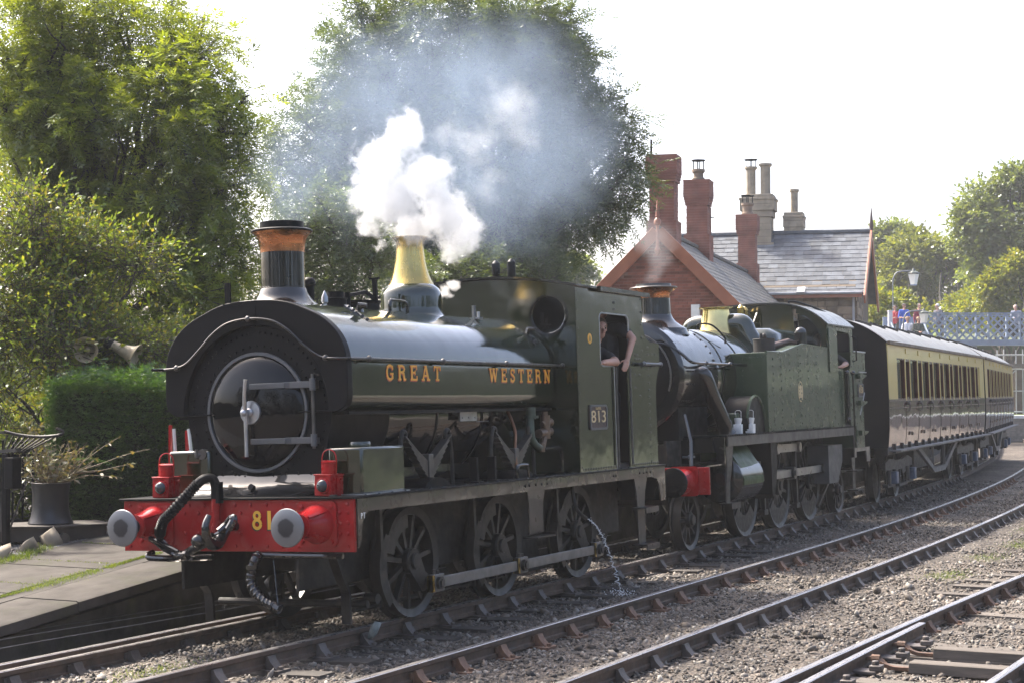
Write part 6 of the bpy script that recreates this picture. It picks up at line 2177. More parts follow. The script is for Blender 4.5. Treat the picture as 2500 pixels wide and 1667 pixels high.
def head_caps(c, r, f, mi_skin=0):
    """head about centre c (radius r, facing unit vector f): skull, jaw, nose, ears"""
    c, f = Vector(c), Vector(f).normalized()
    up = Vector((0, 0, 1))
    sd = f.cross(up).normalized()
    k = []
    k.append((c + up * r * .22 - f * r * .10, c + up * r * .22 - f * r * .10, r * .86, r * .86, mi_skin))
    k.append((c + up * r * .1 + f * r * .18, c - up * r * .62 + f * r * .30, r * .70, r * .46, mi_skin))
    k.append((c + up * r * .05 + f * r * .86, c - up * r * .22 + f * r * 1.02, r * .09, r * .16, mi_skin))
    for s in (-1, 1): k.append((c + sd * s * r * .80 + up * r * .05, c + sd * s * r * .82 - up * r * .22, r * .13, r * .10, mi_skin))
    k.append((c - up * r * .40 + f * r * .80, c - up * r * .44 + f * r * .80, r * .14, r * .12, mi_skin))
    return k


def face_parts(parent, c, r, f, hair, style='short'):
    c, f = Vector(c), Vector(f).normalized()
    up = Vector((0, 0, 1))
    sd = f.cross(up).normalized()
    R = Matrix((sd, f, up)).transposed().to_euler()
    q = MB()
    rs_ = random.Random(3)
    # cap of hair: shell over the back and top of the skull, broken edge at the brow
    n, m = 20, 9
    v, fc = [], []
    for i in range(m + 1):
        for k in range(n):
            a = 2 * pi * k / n
            front = max(0, cos(a))
            tmax = radians(108 - 52 * front ** 1.5)
            t = tmax * i / m
            rr = r * (.93 + .035 * rs_.random())
            v.append(tuple(c + up * r * .24 - f * r * .10 + (f * cos(a) * sin(t) + sd * sin(a) * sin(t)) * rr + up * cos(t) * rr))
    for i in range(m):
        for k in range(n):
            l = (k + 1) % n
            fc.append((i * n + k, (i + 1) * n + k, (i + 1) * n + l, i * n + l))
    q.add(v, fc)
    q.build('hair', hair, parent, 60)
    for s in (-1, 1):
        e = c + up * r * .06 + f * r * .76 + sd * s * r * .34
        MB().ball(e, r * .10, 8, 6).build('eye', M['eye'], parent)
        b = c + up * r * .24 + f * r * .80 + sd * s * r * .34
        MB().tube([b - sd * s * r * .17 - up * r * .02, b + up * r * .04, b + sd * s * r * .2 - up * r * .03], r * .045, 5).build('eyebrow', hair, parent)
    mth = c - up * r * .42 + f * r * .88
    MB().tube([mth - sd * r * .24 - f * r * .08, mth + f * r * .02, mth + sd * r * .24 - f * r * .08], r * .04, 5).build('mouth', M['lip'], parent)


M['eye'] = pmat('dark eye', (.03, .025, .02), .2, var=0)
M['lip'] = pmat('lip', (.25, .09, .07), .5, var=0)
HAIR = {k: pmat(k + ' hair', c, .7, var=.3, vs=40, bump=.4, bs=150) for k, c in (('brown', (.10, .06, .035)), ('dark', (.025, .02, .018)), ('white', (.55, .53, .50)), ('grey', (.22, .20, .19)), ('sandy', (.22, .14, .07)))}


def hand_caps(w, d, n_, mi, curl=.6, sc_=1.):
    """palm and five fingers from wrist w along d; n_ = direction the palm faces"""
    w, d, n_ = Vector(w), Vector(d).normalized(), Vector(n_).normalized()
    s = d.cross(n_).normalized()
    k = [(w, w + d * .03 * sc_, .026 * sc_, .03 * sc_, mi)]
    kn = w + d * .085 * sc_
    for i, (o_, ln) in enumerate(((-.030, .072), (-.010, .082), (.011, .078), (.031, .060))):
        a = kn + s * o_ * sc_
        k.append((w + d * .02 * sc_ + s * o_ * .6 * sc_, a, .016 * sc_, .0125 * sc_, mi))
        d1 = (d + n_ * curl * .5).normalized()
        b = a + d1 * ln * .5 * sc_
        d2 = (d + n_ * curl * 1.5).normalized()
        e = b + d2 * ln * .5 * sc_
        k += [(a, b, .0105 * sc_, .0095 * sc_, mi), (b, e, .0095 * sc_, .008 * sc_, mi)]
    a = w + d * .025 * sc_ - s * .03 * sc_
    b = a + (d * .6 - s * .7 + n_ * .4).normalized() * .042 * sc_
    k += [(w + d * .015 * sc_, a, .018 * sc_, .015 * sc_, mi), (a, b, .014 * sc_, .011 * sc_, mi), (b, b + (d * .9 - s * .1 + n_ * .5).normalized() * .034 * sc_, .011 * sc_, .009 * sc_, mi)]
    return k


def person(label, loc, rz, caps, mats, head, hair, voxel=.02, group=None, par=None):
    me = capsules_mesh('person', caps, voxel, mats)
    o = bpy.data.objects.new('person', me)
    COL.objects.link(o)
    o.location = loc
    o.rotation_euler = (0, 0, rz)
    tag(o, label, 'person', group)
    c, r, f = head
    face_parts(o, c, r, f, hair)
    return o


def standing(h, arms, lean=(0, 0), f=(0, -1, 0), head_dip=0., legs=True, bulk=1.):
    """caps of a standing adult facing -y; arms: list of (elbow, wrist) for both sides, materials 0 skin 1 top 2 trousers 3 shoes"""
    k = h / 1.75
    lx, ly = lean
    hip, ch, nk = .92 * k, 1.30 * k, 1.50 * k
    c = []
    def P(x, y, z): 
        t = z / (1.75 * k)
        return (x * k + lx * t * t, y * k + ly * t * t, z)
    for s in (-1, 1):
        c.append((P(s * .09, 0, hip), P(s * .10, -.01, .50 * k), .088 * k, .062 * k, 2))
        c.append((P(s * .10, -.01, .50 * k), P(s * .11, .02, .10 * k), .060 * k, .045 * k, 2))
        c.append((P(s * .11, .03, .05 * k), P(s * .12, -.15, .035 * k), .042 * k, .036 * k, 3))
    b = bulk
    for x in (-.06, .06): c.append((P(x, 0, hip), P(x * 1.3, .0, ch), .105 * k * b, .115 * k * b, 1))
    c.append((P(-.11, 0, 1.38 * k), P(.11, 0, 1.38 * k), .085 * k, .085 * k, 1))
    c.append((P(0, 0, 1.40 * k), P(0, -.02, 1.53 * k), .062 * k, .055 * k, 0))
    for s, (el, wr) in zip((-1, 1), arms):
        sh = P(s * .185, 0, 1.40 * k)
        c.append((sh, P(*el), .062 * k, .048 * k, 1))
        c.append((P(*el), P(*wr), .045 * k, .030 * k, 4))
        d = Vector(P(*wr)) - Vector(P(*el))
        c.append((P(*wr), Vector(P(*wr)) + d.normalized() * .07 * k, .032 * k, .036 * k, 0))
        for i in (-1, 0, 1): c.append((Vector(P(*wr)) + d.normalized() * .07 * k + Vector((.02 * i, 0, 0)), Vector(P(*wr)) + d.normalized() * (.14 - .012 * abs(i)) * k + Vector((.024 * i, 0, -.01)), .012 * k, .010 * k, 0))
        c.append((Vector(P(*wr)) + d.normalized() * .03, Vector(P(*wr)) + d.normalized() * .06 + Vector((-s * .045, -.01, 0)), .014, .011, 0))
    hc = Vector(P(0, -.03, 1.63 * k)) + Vector((0, 0, -head_dip))
    c += head_caps(hc, .108 * k, f)
    return c, (hc, .108 * k, f)


BR = radians(25.9 - 90)
def on_bridge(x, y, z=4.62):
    R = Matrix.Rotation(BR, 3, 'Z')
    return Vector((67.85, 8.72, 0)) + R @ Vector((x, y, z))


SK = M['skin']
shoes = cloth('dark shoes', (.03, .028, .026))
jeans = cloth('blue jeans', (.06, .10, .20))
dkt = cloth('dark trousers', (.04, .04, .045))
DOWN = ((( -.24, .03, 1.12), (-.25, -.06, .86)), ((.24, .03, 1.12), (.25, -.06, .86)))
HOLD = (((-.27, -.02, 1.12), (-.10, -.24, 1.10)), ((.27, -.02, 1.12), (.10, -.24, 1.12)))
CLASP = (((-.28, -.03, 1.14), (-.06, -.26, 1.06)), ((.28, -.03, 1.14), (.06, -.26, 1.06)))


def bperson(label, x, y, z, rz, h, arms, top, trous, hair, f=(0, -1, -.1), sleeve=None, lean=(0, 0), dip=0., bulk=1.):
    c, hd = standing(h, arms, lean, f, dip, bulk=bulk)
    return person(label, on_bridge(x, y, z), BR + rz, c, [SK, top, trous, shoes, sleeve or top], hd, hair, .022, 'people on the footbridge')


bperson('person in blue jersey and jeans holding a bottle on the bridge landing', -.78, .35, 4.62, .15, 1.80, HOLD, cloth('blue jersey', (.045, .10, .42)), jeans, HAIR['dark'], sleeve=SK)
bperson('person in red jacket and dark cap at left end of the landing', -1.15, .55, 4.62, -.5, 1.72, HOLD, cloth('red jacket', (.38, .04, .05)), cloth('khaki trousers', (.10, .09, .07)), HAIR['dark'], f=(.3, -1, -.2))
bperson('person in white shirt and open navy jacket standing on the bridge stair behind the lamp', -.88, -.75, 3.96, 0, 1.78, DOWN, cloth('white shirt', (.66, .66, .70)), dkt, HAIR['sandy'], sleeve=cloth('navy jacket', (.03, .035, .06)))
bperson('person in green jacket with clasped hands lower on the bridge stair', -.42, -.95, 3.96, .1, 1.76, CLASP, cloth('olive jacket', (.055, .065, .05)), jeans, HAIR['sandy'], bulk=1.1)
bperson('person in maroon shirt over white tee looking down from the landing', -.02, .55, 4.62, .2, 1.80, DOWN, cloth('maroon shirt', (.20, .03, .05)), dkt, HAIR['dark'], f=(-.3, -1, -.35))
bperson('person with white hair and grey coat walking across the footbridge', .95, .6, 4.62, -.9, 1.80, DOWN, cloth('grey coat', (.11, .11, .13)), dkt, HAIR['white'], f=(-.35, -1, -.2), lean=(-.12, 0))
bperson('person in check shirt leaning over the bridge rail at the far right', 4.65, .38, 4.62, -.3, 1.74, HOLD, cloth('check shirt', (.20, .22, .28)), dkt, HAIR['grey'], f=(-.2, -1, -.6), lean=(-.18, -.16), dip=.03)
# white tee front panels, jersey band
for lab, dims, m_ in (): pass


# ---- crews in the cabs (coordinates along the saddle tank engine, canted with it)
def crew(root, label, caps, mats, head, hair, voxel=.011):
    me = capsules_mesh('person', caps, voxel, mats, 3)
    o = bpy.data.objects.new('person', me)
    COL.objects.link(o)
    o.matrix_world = Matrix.Translation(root.location) @ root.rotation_euler.to_matrix().to_4x4()
    tag(o, label, 'person', 'engine crew in the cabs')
    face_parts(o, *head, hair)
    return o


tee = cloth('black tee shirt', (.018, .018, .02))
trs = cloth('dark blue overalls', (.02, .022, .035))
# man looking out of the front of the cab opening, forearm along the sill
F1 = (-.62, -.78, -.06)
hc = Vector((6.07, -1.06, 2.90))
c = []
for s in (-1, 1):
    c.append(((6.22, -.72 + s * .10, 2.05), (6.22, -.70 + s * .10, 1.32), .09, .06, 2))
c += [((6.20, -.72, 2.05), (6.16, -.88, 2.50), .15, .15, 1), ((6.05, -.76, 2.60), (6.22, -.98, 2.60), .085, .085, 1), ((6.13, -.92, 2.62), (6.09, -1.02, 2.78), .062, .058, 0)]
c += [((6.22, -1.0, 2.61), (6.18, -1.12, 2.55), .088, .078, 1), ((6.18, -1.12, 2.56), (6.12, -1.22, 2.50), .078, .064, 1), ((6.08, -1.235, 2.505), (5.80, -1.225, 2.49), .050, .038, 0), ((6.09, -1.23, 2.515), (6.10, -1.24, 2.50), .056, .05, 0)]
c += hand_caps((5.80, -1.225, 2.49), (-1, .15, 0), (0, .2, -1), 0, .5)
c += [((6.02, -.76, 2.58), (5.86, -.82, 2.36), .07, .055, 1), ((5.86, -.82, 2.36), (5.82, -1.04, 2.28), .045, .035, 0)]
c += head_caps(hc, .112, F1)
crew(L1, 'person in black tee leaning on the cab sill with grey stubble, looking ahead', c, [SK, tee, trs, shoes, tee], (hc, .112, F1), HAIR['brown'], .009)
# second man behind, arm hanging out of the doorway, head hidden by the roof
hc = Vector((6.72, -.80, 3.12))
F2 = (-1, .2, -.1)
c = []
for s in (-1, 1): c.append(((6.68, -.86 + s * .10, 2.1), (6.68, -.84 + s * .10, 1.32), .09, .06, 2))
c += [((6.66, -.86, 2.1), (6.64, -.90, 2.74), .16, .16, 1), ((6.62, -.72, 2.90), (6.62, -1.04, 2.92), .09, .09, 1), ((6.68, -.86, 2.90), (6.71, -.82, 3.02), .06, .055, 0)]
c += [((6.62, -1.08, 2.93), (6.60, -1.19, 2.85), .085, .074, 1), ((6.59, -1.20, 2.86), (6.585, -1.27, 2.785), .056, .050, 0), ((6.585, -1.27, 2.785), (6.36, -1.285, 2.53), .047, .031, 0)]
c += hand_caps((6.36, -1.285, 2.53), (-.62, .0, -.78), (.5, .8, -.3), 0, .3)
c += [((6.60, -.68, 2.88), (6.58, -.62, 2.55), .07, .055, 1), ((6.58, -.62, 2.55), (6.45, -.6, 2.45), .045, .035, 0)]
c += head_caps(hc, .112, F2)
crew(L1, 'person in black tee with bare arm hanging out of the front engine cab doorway', c, [SK, tee, trs, shoes, tee], (hc, .112, F2), HAIR['dark'], .009)
# driver of the second engine, elbow on the window edge
hc = Vector((16.72, -.82, 3.12))
c = [((16.8, -.7, 2.2), (16.78, -.80, 2.70), .15, .15, 1), ((16.72, -.68, 2.80), (16.80, -1.0, 2.80), .085, .08, 1), ((16.74, -.8, 2.82), (16.72, -.82, 2.98), .06, .055, 0)]
for s in (-1, 1): c.append(((16.8, -.7 + s * .1, 2.2), (16.82, -.68 + s * .1, 1.6), .09, .06, 2))
c += [((16.82, -1.02, 2.80), (16.86, -1.16, 2.72), .08, .07, 1), ((16.86, -1.16, 2.72), (16.90, -1.24, 2.66), .07, .06, 1), ((16.90, -1.25, 2.65), (16.62, -1.24, 2.60), .05, .036, 0)]
c += hand_caps((16.62, -1.24, 2.60), (-1, .2, 0), (0, .2, -1), 0, .5)
c += head_caps(hc, .112, (-.8, -.5, 0))
crew(L2, 'person in dark tee resting an arm on the second engine cab window', c, [SK, tee, trs, shoes, tee], (hc, .112, (-.8, -.5, 0)), HAIR['dark'], .014)
# ================================================================ trees, hedge, plants
# crowns as lobes: (x, y, z, radius)
L_A = [ (8.54, 9.35, 7.44, 1.24), (9.44, 8.60, 7.94, 0.99), (9.45, 7.48, 7.18, 0.81), (9.74, 6.96, 6.27, 0.62), (9.29, 6.80, 5.24, 0.70), (8.82, 7.70, 6.19, 1.09), (8.72, 9.07, 6.14, 1.17), (8.69, 10.23, 6.54, 1.06), (9.38, 6.70, 4.34, 0.64), (8.97, 7.49, 4.73, 0.96), (8.90, 8.80, 4.77, 1.11), (8.27, 7.88, 3.68, 0.94), (8.77, 6.86, 3.43, 0.75), (9.83, 6.72, 6.86, 0.29), (10.34, 7.86, 8.31, 0.19), (10.43, 7.71, 7.91, 0.18), (8.10, 10.22, 7.77, 0.98) ]
L_A2 = [ (11.37, 12.65, 8.00, 1.42), (11.80, 11.69, 8.74, 1.12), (11.35, 12.80, 6.13, 1.42), (11.83, 11.87, 5.46, 1.27), (12.70, 11.18, 6.04, 1.21), (12.82, 9.87, 4.86, 0.90), (10.69, 12.00, 4.41, 1.08) ]
L_B = [ (4.54, 6.35, 4.29, 0.58), (4.52, 6.45, 3.23, 0.90), (4.92, 5.64, 3.23, 0.64), (5.54, 5.48, 3.80, 0.49), (4.36, 5.70, 2.48, 0.78), (5.14, 5.22, 2.70, 0.58), (4.07, 6.31, 2.22, 0.62), (6.21, 5.31, 2.62, 0.44), (5.22, 6.11, 4.02, 0.49) ]
L_S = [ (10.65, 7.59, 3.25, 0.74), (10.29, 8.39, 2.38, 0.67), (10.78, 7.36, 2.58, 0.61), (8.97, 8.84, 1.91, 0.78), (7.84, 8.92, 1.42, 0.69), (8.42, 7.74, 1.17, 0.56) ]
L_C = [ (22.37, 6.07, 7.39, 0.87), (22.12, 6.46, 8.90, 0.78), (21.81, 7.02, 10.05, 0.64), (20.05, 10.65, 10.14, 0.64), (22.28, 6.33, 6.20, 0.73), (21.44, 7.76, 10.41, 0.64),  (20.94, 8.84, 9.77, 1.74), (20.12, 10.57, 9.22, 1.28), (21.67, 7.36, 9.40, 1.47), (18.79, 11.12, 7.70, 0.98), (22.27, 6.23, 7.94, 1.01), (21.36, 8.12, 7.76, 2.01), (20.37, 10.19, 7.30, 1.92), (18.54, 11.70, 6.90, 0.62), (22.46, 5.91, 6.84, 0.87), (21.99, 6.91, 6.38, 1.28), (21.01, 8.97, 5.84, 1.56), (21.62, 7.74, 5.47, 1.01), (19.15, 10.51, 5.74, 1.07), (22.75, 5.29, 7.25, 0.27), (22.54, 5.64, 8.40, 0.41), (20.48, 9.73, 10.50, 0.55), (20.00, 10.72, 10.50, 0.41), (21.19, 8.25, 10.78, 0.55), (21.72, 7.18, 10.50, 0.50), (22.05, 6.53, 9.95, 0.46) ]
L_D = [ (13.01, 7.18, 5.06, 0.80), (13.34, 6.53, 4.56, 0.61), (12.94, 7.38, 4.20, 0.65), (13.26, 6.74, 3.91, 0.58), (14.54, 6.38, 4.11, 0.52), (20.03, 6.49, 4.69, 0.65), (17.80, 6.52, 4.39, 0.66), (17.48, 7.19, 4.39, 0.49), (11.98, 7.10, 3.71, 0.42) ]
L_R3 = [ (94.64, 10.29, 13.06, 2.15), (95.27, 8.91, 14.32, 1.52), (95.76, 8.03, 12.30, 2.78), (94.36, 11.00, 11.03, 1.52), (93.83, 12.01, 12.30, 0.66), (95.06, 9.65, 9.77, 2.28), (95.12, 9.12, 15.59, 0.71), (94.20, 11.20, 12.80, 1.01) ]
L_R2 = [ (102.87, 16.39, 10.77, 2.49), (102.22, 17.77, 10.22, 1.66), (103.75, 14.66, 9.94, 1.80), (103.08, 15.88, 12.16, 1.25), (101.84, 18.66, 8.83, 1.66), (103.59, 14.89, 11.32, 1.25), (102.57, 17.17, 8.83, 1.66) ]
L_R1 = [ (117.04, 21.34, 14.02, 1.19), (116.50, 22.47, 13.77, 1.13), (117.60, 20.22, 13.71, 0.94), (116.82, 21.93, 12.21, 1.57) ]
L_Y = [ (81.96, 6.98, 8.16, 1.11), (81.69, 7.58, 7.39, 1.00), (82.28, 6.27, 8.83, 1.00), (84.22, 9.26, 7.10, 0.92), (85.76, 10.69, 6.90, 0.65), (81.48, 7.98, 7.94, 0.55), (82.12, 6.56, 9.27, 0.49) ]
L_Y2 = [ (71.94, 11.69, 6.38, 0.74), (75.34, 11.55, 6.63, 0.72), (77.87, 10.95, 6.26, 0.56), (72.10, 11.42, 5.56, 0.66), (78.25, 10.17, 6.19, 0.43), (70.84, 11.73, 5.62, 0.61) ]
L_F = [ (83.24, 34.01, 9.57, 1.06), (82.92, 34.70, 9.01, 0.76), (83.81, 32.88, 9.06, 0.76), (83.59, 33.28, 9.90, 0.76), (78.32, 32.73, 9.12, 0.53) ]
M['ash'] = leaf_mat('ash leaf', (.10, .145, .02), (.125, .175, .026), (.165, .20, .03), .64)
M['ashdark'] = leaf_mat('dark ash leaf', (.045, .072, .022), (.06, .09, .026), (.08, .11, .03), .45, .08)
M['bushleaf'] = leaf_mat('bush leaf', (.07, .11, .02), (.09, .135, .025), (.14, .135, .032), .6, .04)
M['yleaf'] = leaf_mat('yellow green leaf', (.085, .12, .014), (.12, .15, .018), (.17, .17, .02), .5)
M['farleaf'] = leaf_mat('far tree leaf', (.085, .125, .045), (.105, .145, .05), (.125, .16, .055), .55)  # far leaf colours paled and greyed, distance haze put into them
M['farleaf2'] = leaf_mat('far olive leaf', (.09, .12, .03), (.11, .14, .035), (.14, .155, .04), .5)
M['conifer'] = leaf_mat('conifer spray', (.028, .066, .015), (.038, .09, .018), (.06, .12, .025), .4)
M['dimwood'] = leaf_mat('darkened wood leaf', (.014, .026, .010), (.02, .036, .012), (.03, .048, .016), .2, .03)  # leaf colour darkened to dim what the paintwork mirrors
M['undergrowth'] = leaf_mat('undergrowth leaf', (.05, .085, .012), (.08, .115, .014), (.12, .15, .02), .5)
M['dryleaf'] = leaf_mat('withered plant leaf', (.075, .085, .025), (.11, .10, .05), (.14, .11, .07), .3)
M['bark'] = pmat('bark', (.055, .045, .036), .9, var=.4, vs=6, bump=.5, bs=20)
M['greybark'] = pmat('grey bark', (.10, .09, .075), .9, var=.4, vs=6, bump=.5, bs=20)
UPV = np.array([0, 0, 1.])


def unit(a):
    return a / np.maximum(1e-9, np.linalg.norm(a, axis=-1, keepdims=True))


def lobe_points(lobes, n, shell=2.0, squash=1., gap=.0, gscale=2.2):
    """points filling the lobes, denser to the outside, with open gaps"""
    L = np.array(lobes)
    w = L[:, 3] ** 2.3
    k = RNG.choice(len(L), int(n * 1.9), p=w / w.sum())
    d = unit(RNG.normal(0, 1, (len(k), 3)))
    r = RNG.uniform(0, 1, len(k)) ** (1 / shell)
    P = L[k, :3] + d * (r * L[k, 3])[:, None] * np.array([1, 1, squash])
    q = P * gscale
    f = np.sin(q[:, 0] + 1.7 * np.sin(q[:, 1] * .9)) + np.sin(q[:, 1] * 1.3 + 1.1 * np.sin(q[:, 2] * 1.2)) + np.sin(q[:, 2] * 1.6 + 1.3 * np.sin(q[:, 0] * .8))
    keep = f > (gap - 1) * 1.8 if gap else np.ones(len(P), bool)
    P, d, r = P[keep][:n], d[keep][:n], r[keep][:n]
    return P, d, r


def leaflets(P, D, NN, ln, wd):
    """one kite shaped leaf per row: base P, direction D, plane normal NN"""
    S = unit(np.cross(NN, D))
    ln, wd = ln[:, None], wd[:, None]
    fold = NN * wd * .25
    V = np.stack([P, P + D * ln * .45 + S * wd * .5 + fold, P + D * ln, P + D * ln * .45 - S * wd * .5 + fold], 1)
    F = np.arange(len(P) * 4).reshape(-1, 4)
    return V.reshape(-1, 3), F


def ash_leaves(P, D, ln, pairs=4, lw=.26):
    """compound leaves: rachis from P along D carrying pairs of leaflets and a terminal one"""
    n = len(P)
    NN = unit(np.cross(np.cross(D, UPV + RNG.normal(0, .35, (n, 3))), D) + 1e-6)
    S = unit(np.cross(NN, D))
    out = []
    for j in range(pairs):
        t = (.25 + .65 * j / max(1, pairs - 1))
        base = P + D * (ln * t)[:, None] - UPV * (ln * t * t * .25)[:, None]
        for s in (-1, 1):
            d = unit(S * s * .85 + D * .55 + RNG.normal(0, .12, (n, 3)) - UPV * .12)
            l = ln * RNG.uniform(.36, .46, n) * (1 - .15 * abs(j - pairs / 2) / pairs)
            out.append(leaflets(base, d, unit(NN + RNG.normal(0, .25, (n, 3))), l, l * lw))
    base = P + D * (ln * .92)[:, None] - UPV * (ln * .22)[:, None]
    l = ln * .42
    out.append(leaflets(base, unit(D - UPV * .25), NN, l, l * lw))
    V = np.concatenate([o[0] for o in out])
    F = np.concatenate([o[1] + 4 * n * i for i, o in enumerate(out)])
    return V, F


def crown(parent, lobes, n_twigs, per, style, mat, size, shell=2., gap=.45, droop=.25, twig_len=.55, name='crown', twigs=True, squash=1., gscale=2.2):
    P, d, r = lobe_points(lobes, n_twigs, shell, squash, gap, gscale)
    n = len(P)
    T = unit(d * .8 + RNG.normal(0, .55, (n, 3)) + UPV * RNG.uniform(-droop, .45, n)[:, None])
    tl = twig_len * RNG.uniform(.5, 1.3, n)
    base, dirs = [], []
    for j in range(per):
        t = (j + .6) / per
        b = P + T * (tl * t)[:, None] - UPV * (tl * t * t * droop)[:, None]
        side = unit(np.cross(T, RNG.normal(0, 1, (n, 3))))
        base.append(b)
        dirs.append(unit(T * (.45 + .5 * t) + side * .85 * (1.15 - t) + RNG.normal(0, .15, (n, 3)) - UPV * droop * .5))
    B, Dd = np.concatenate(base), np.concatenate(dirs)
    m = len(B)
    if style == 'ash':
        V, F = ash_leaves(B, Dd, size * RNG.uniform(.7, 1.25, m))
    elif style == 'spray':
        V, F = ash_leaves(B, Dd, size * RNG.uniform(.7, 1.25, m), 2, .38)
    else:
        l = size * RNG.uniform(.6, 1.3, m)
        NN = unit(UPV + RNG.normal(0, .7, (m, 3)))
        NN = unit(NN - Dd * (NN * Dd).sum(1, keepdims=True))
        V, F = leaflets(B, Dd, NN, l, l * (.55 if style == 'leaf' else .75))
    o = put(name, fast_mesh(name, V, F, mat), parent)
    o['kind'] = 'stuff'
    if twigs:
        A, Bq = P - T * .1, P + T * tl[:, None] - UPV * (tl * droop)[:, None]
        s1 = unit(np.cross(T, UPV + 1e-3)) * .006
        s2 = np.cross(T, unit(s1)) * .006
        V = np.stack([A + s1, A - s1 * .5 + s2, A - s1 * .5 - s2, Bq], 1).reshape(-1, 3)
        i = np.arange(n)[:, None] * 4
        F = np.concatenate([i + np.array([[0, 1, 3]]), i + np.array([[1, 2, 3]]), i + np.array([[2, 0, 3]])])
        w = put('twigs', fast_mesh('twigs', V, F, M['bark']), parent)
        w['kind'] = 'stuff'
    return P


def limb_path(a, b, rs_, wob=.12, k=5):
    a, b = Vector(a), Vector(b)
    L = (b - a).length
    pts = [a]
    for i in range(1, k):
        t = i / k
        p = a.lerp(b, t) + Vector((rs_.uniform(-1, 1), rs_.uniform(-1, 1), rs_.uniform(-.4, .6))) * wob * L * .5 * sin(pi * t)
        p.z += .10 * L * sin(pi * t) * .4
        pts.append(p)
    pts.append(b)
    return smooth_path(pts, 3)


def limbs(parent, base, fork, lobes, r0, seed, mat='bark', sub=5, lean=None):
    rs_ = random.Random(seed)
    base, fork = Vector(base), Vector(fork)
    p = limb_path(base, fork, rs_, .06)
    n = len(p)
    MB().tube(p, [r0 * (1.25 - .55 * i / (n - 1)) if i else r0 * 1.5 for i in range(n)], 10).build('trunk', M[mat], parent, 60)
    for lb in lobes:
        c = Vector(lb[:3])
        st_ = p[rs_.randint(int(n * .55), n - 1)]
        q = MB()
        e = c + Vector((rs_.uniform(-.3, .3), rs_.uniform(-.3, .3), rs_.uniform(.0, .5))) * lb[3]
        a = limb_path(st_, e, rs_, .16, 6)
        ra = min(r0 * .55, .02 + .016 * (e - st_).length + .018 * lb[3])
        q.tube(a, [ra * (1 - .8 * i / (len(a) - 1)) for i in range(len(a))], 7)
        for _ in range(sub):
            s = a[rs_.randint(len(a) // 3, len(a) - 1)]
            d = Vector((rs_.gauss(0, 1), rs_.gauss(0, 1), rs_.gauss(.35, .8))).normalized()
            bpt = limb_path(s, c + d * lb[3] * rs_.uniform(.7, 1.0), rs_, .2, 4)
            q.tube(bpt, [max(.006, ra * .4 * (1 - .85 * i / (len(bpt) - 1))) for i in range(len(bpt))], 5)
        q.build('limb', M[mat], parent, 60)


t = thing('ash_tree', 'big light green ash tree spreading over the left of the platform', 'tree', (8.7, 9.3, .6))
def at(t_, lobes):
    o = t_.location
    return [(x - o.x, y - o.y, z - o.z, r) for x, y, z, r in lobes]


def tree(name, label, loc, lobes, n, per, style, mat, size, r0, fork_h, seed, group=None, limb_lobes=None, barkm='bark', sub=5, cat='tree', **k):
    t_ = thing(name, label, cat, loc, group=group)
    lo = at(t_, lobes)
    if r0: limbs(t_, (0, 0, -.3), (k.pop('fx', .1), k.pop('fy', 0), fork_h), lo if limb_lobes is None else lo[:limb_lobes], r0, seed, barkm, sub)
    crown(t_, lo, n, per, style, mat, size, **k)
    return t_


bpy.data.objects.remove(t)
tree('ash_tree', 'big light green ash tree spreading over the left of the platform', (8.9, 8.9, .6), L_A, 3100, 6, 'ash', M['ash'], .24, .17, 3.0, 3, 'trees along the left of the platform', gap=.6, droop=.3)
tree('ash_tree', 'second ash tree with thin dark stems behind at the upper left edge', (11.6, 12.0, .5), L_A2, 900, 6, 'ash', M['ash'], .26, .15, 2.6, 4, 'trees along the left of the platform', gap=.45, droop=.3)
t_ = bpy.data.objects[-1] if False else None
tree('elder_bush', 'tall broad leaved bush with a few reddish leaves in front of the ash trees', (4.9, 6.1, .6), L_B, 3400, 8, 'leaf', M['bushleaf'], .066, .06, 1.2, 5, None, cat='bush', gap=.5, droop=.2, twig_len=.5)
tree('sunlit_shrub', 'yellow green shrub glowing in the sun behind the hedge', (9.6, 8.0, .5), L_S, 1100, 7, 'ash', M['yleaf'], .20, .05, .8, 6, None, cat='shrub', gap=.5, sub=3)
tree('ash_tree', 'large round crowned ash tree behind the steam, between engine and station', (21.2, 8.6, .9), L_C, 5400, 6, 'ash', M['ashdark'], .30, .28, 3.4, 7, None, gap=.2, droop=.25, twig_len=.6)
tree('holly_tree', 'dark dense shrub behind the chimney and the safety valve', (14.0, 7.2, .7), L_D, 2000, 8, 'spray', M['ashdark'], .14, .07, 2.0, 8, None, cat='shrub', gap=.35, twig_len=.4)
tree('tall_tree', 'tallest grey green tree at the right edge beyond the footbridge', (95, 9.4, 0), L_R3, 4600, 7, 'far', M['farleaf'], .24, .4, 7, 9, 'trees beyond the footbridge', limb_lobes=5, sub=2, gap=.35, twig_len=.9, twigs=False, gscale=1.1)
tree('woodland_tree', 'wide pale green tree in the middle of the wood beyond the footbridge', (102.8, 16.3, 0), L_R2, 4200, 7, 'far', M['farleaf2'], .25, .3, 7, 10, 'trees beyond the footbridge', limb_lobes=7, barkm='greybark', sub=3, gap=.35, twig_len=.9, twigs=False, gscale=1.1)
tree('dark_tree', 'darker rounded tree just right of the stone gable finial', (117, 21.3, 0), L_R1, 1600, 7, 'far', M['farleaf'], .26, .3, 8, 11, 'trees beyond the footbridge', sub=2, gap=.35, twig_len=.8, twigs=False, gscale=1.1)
tree('maple_tree', 'bright yellow green tree above the right end of the footbridge', (82, 7.2, 0), L_Y, 2400, 7, 'far', M['yleaf'], .19, .15, 4, 12, 'trees beyond the footbridge', sub=2, gap=.35, twig_len=.7, twigs=False, gscale=1.4)
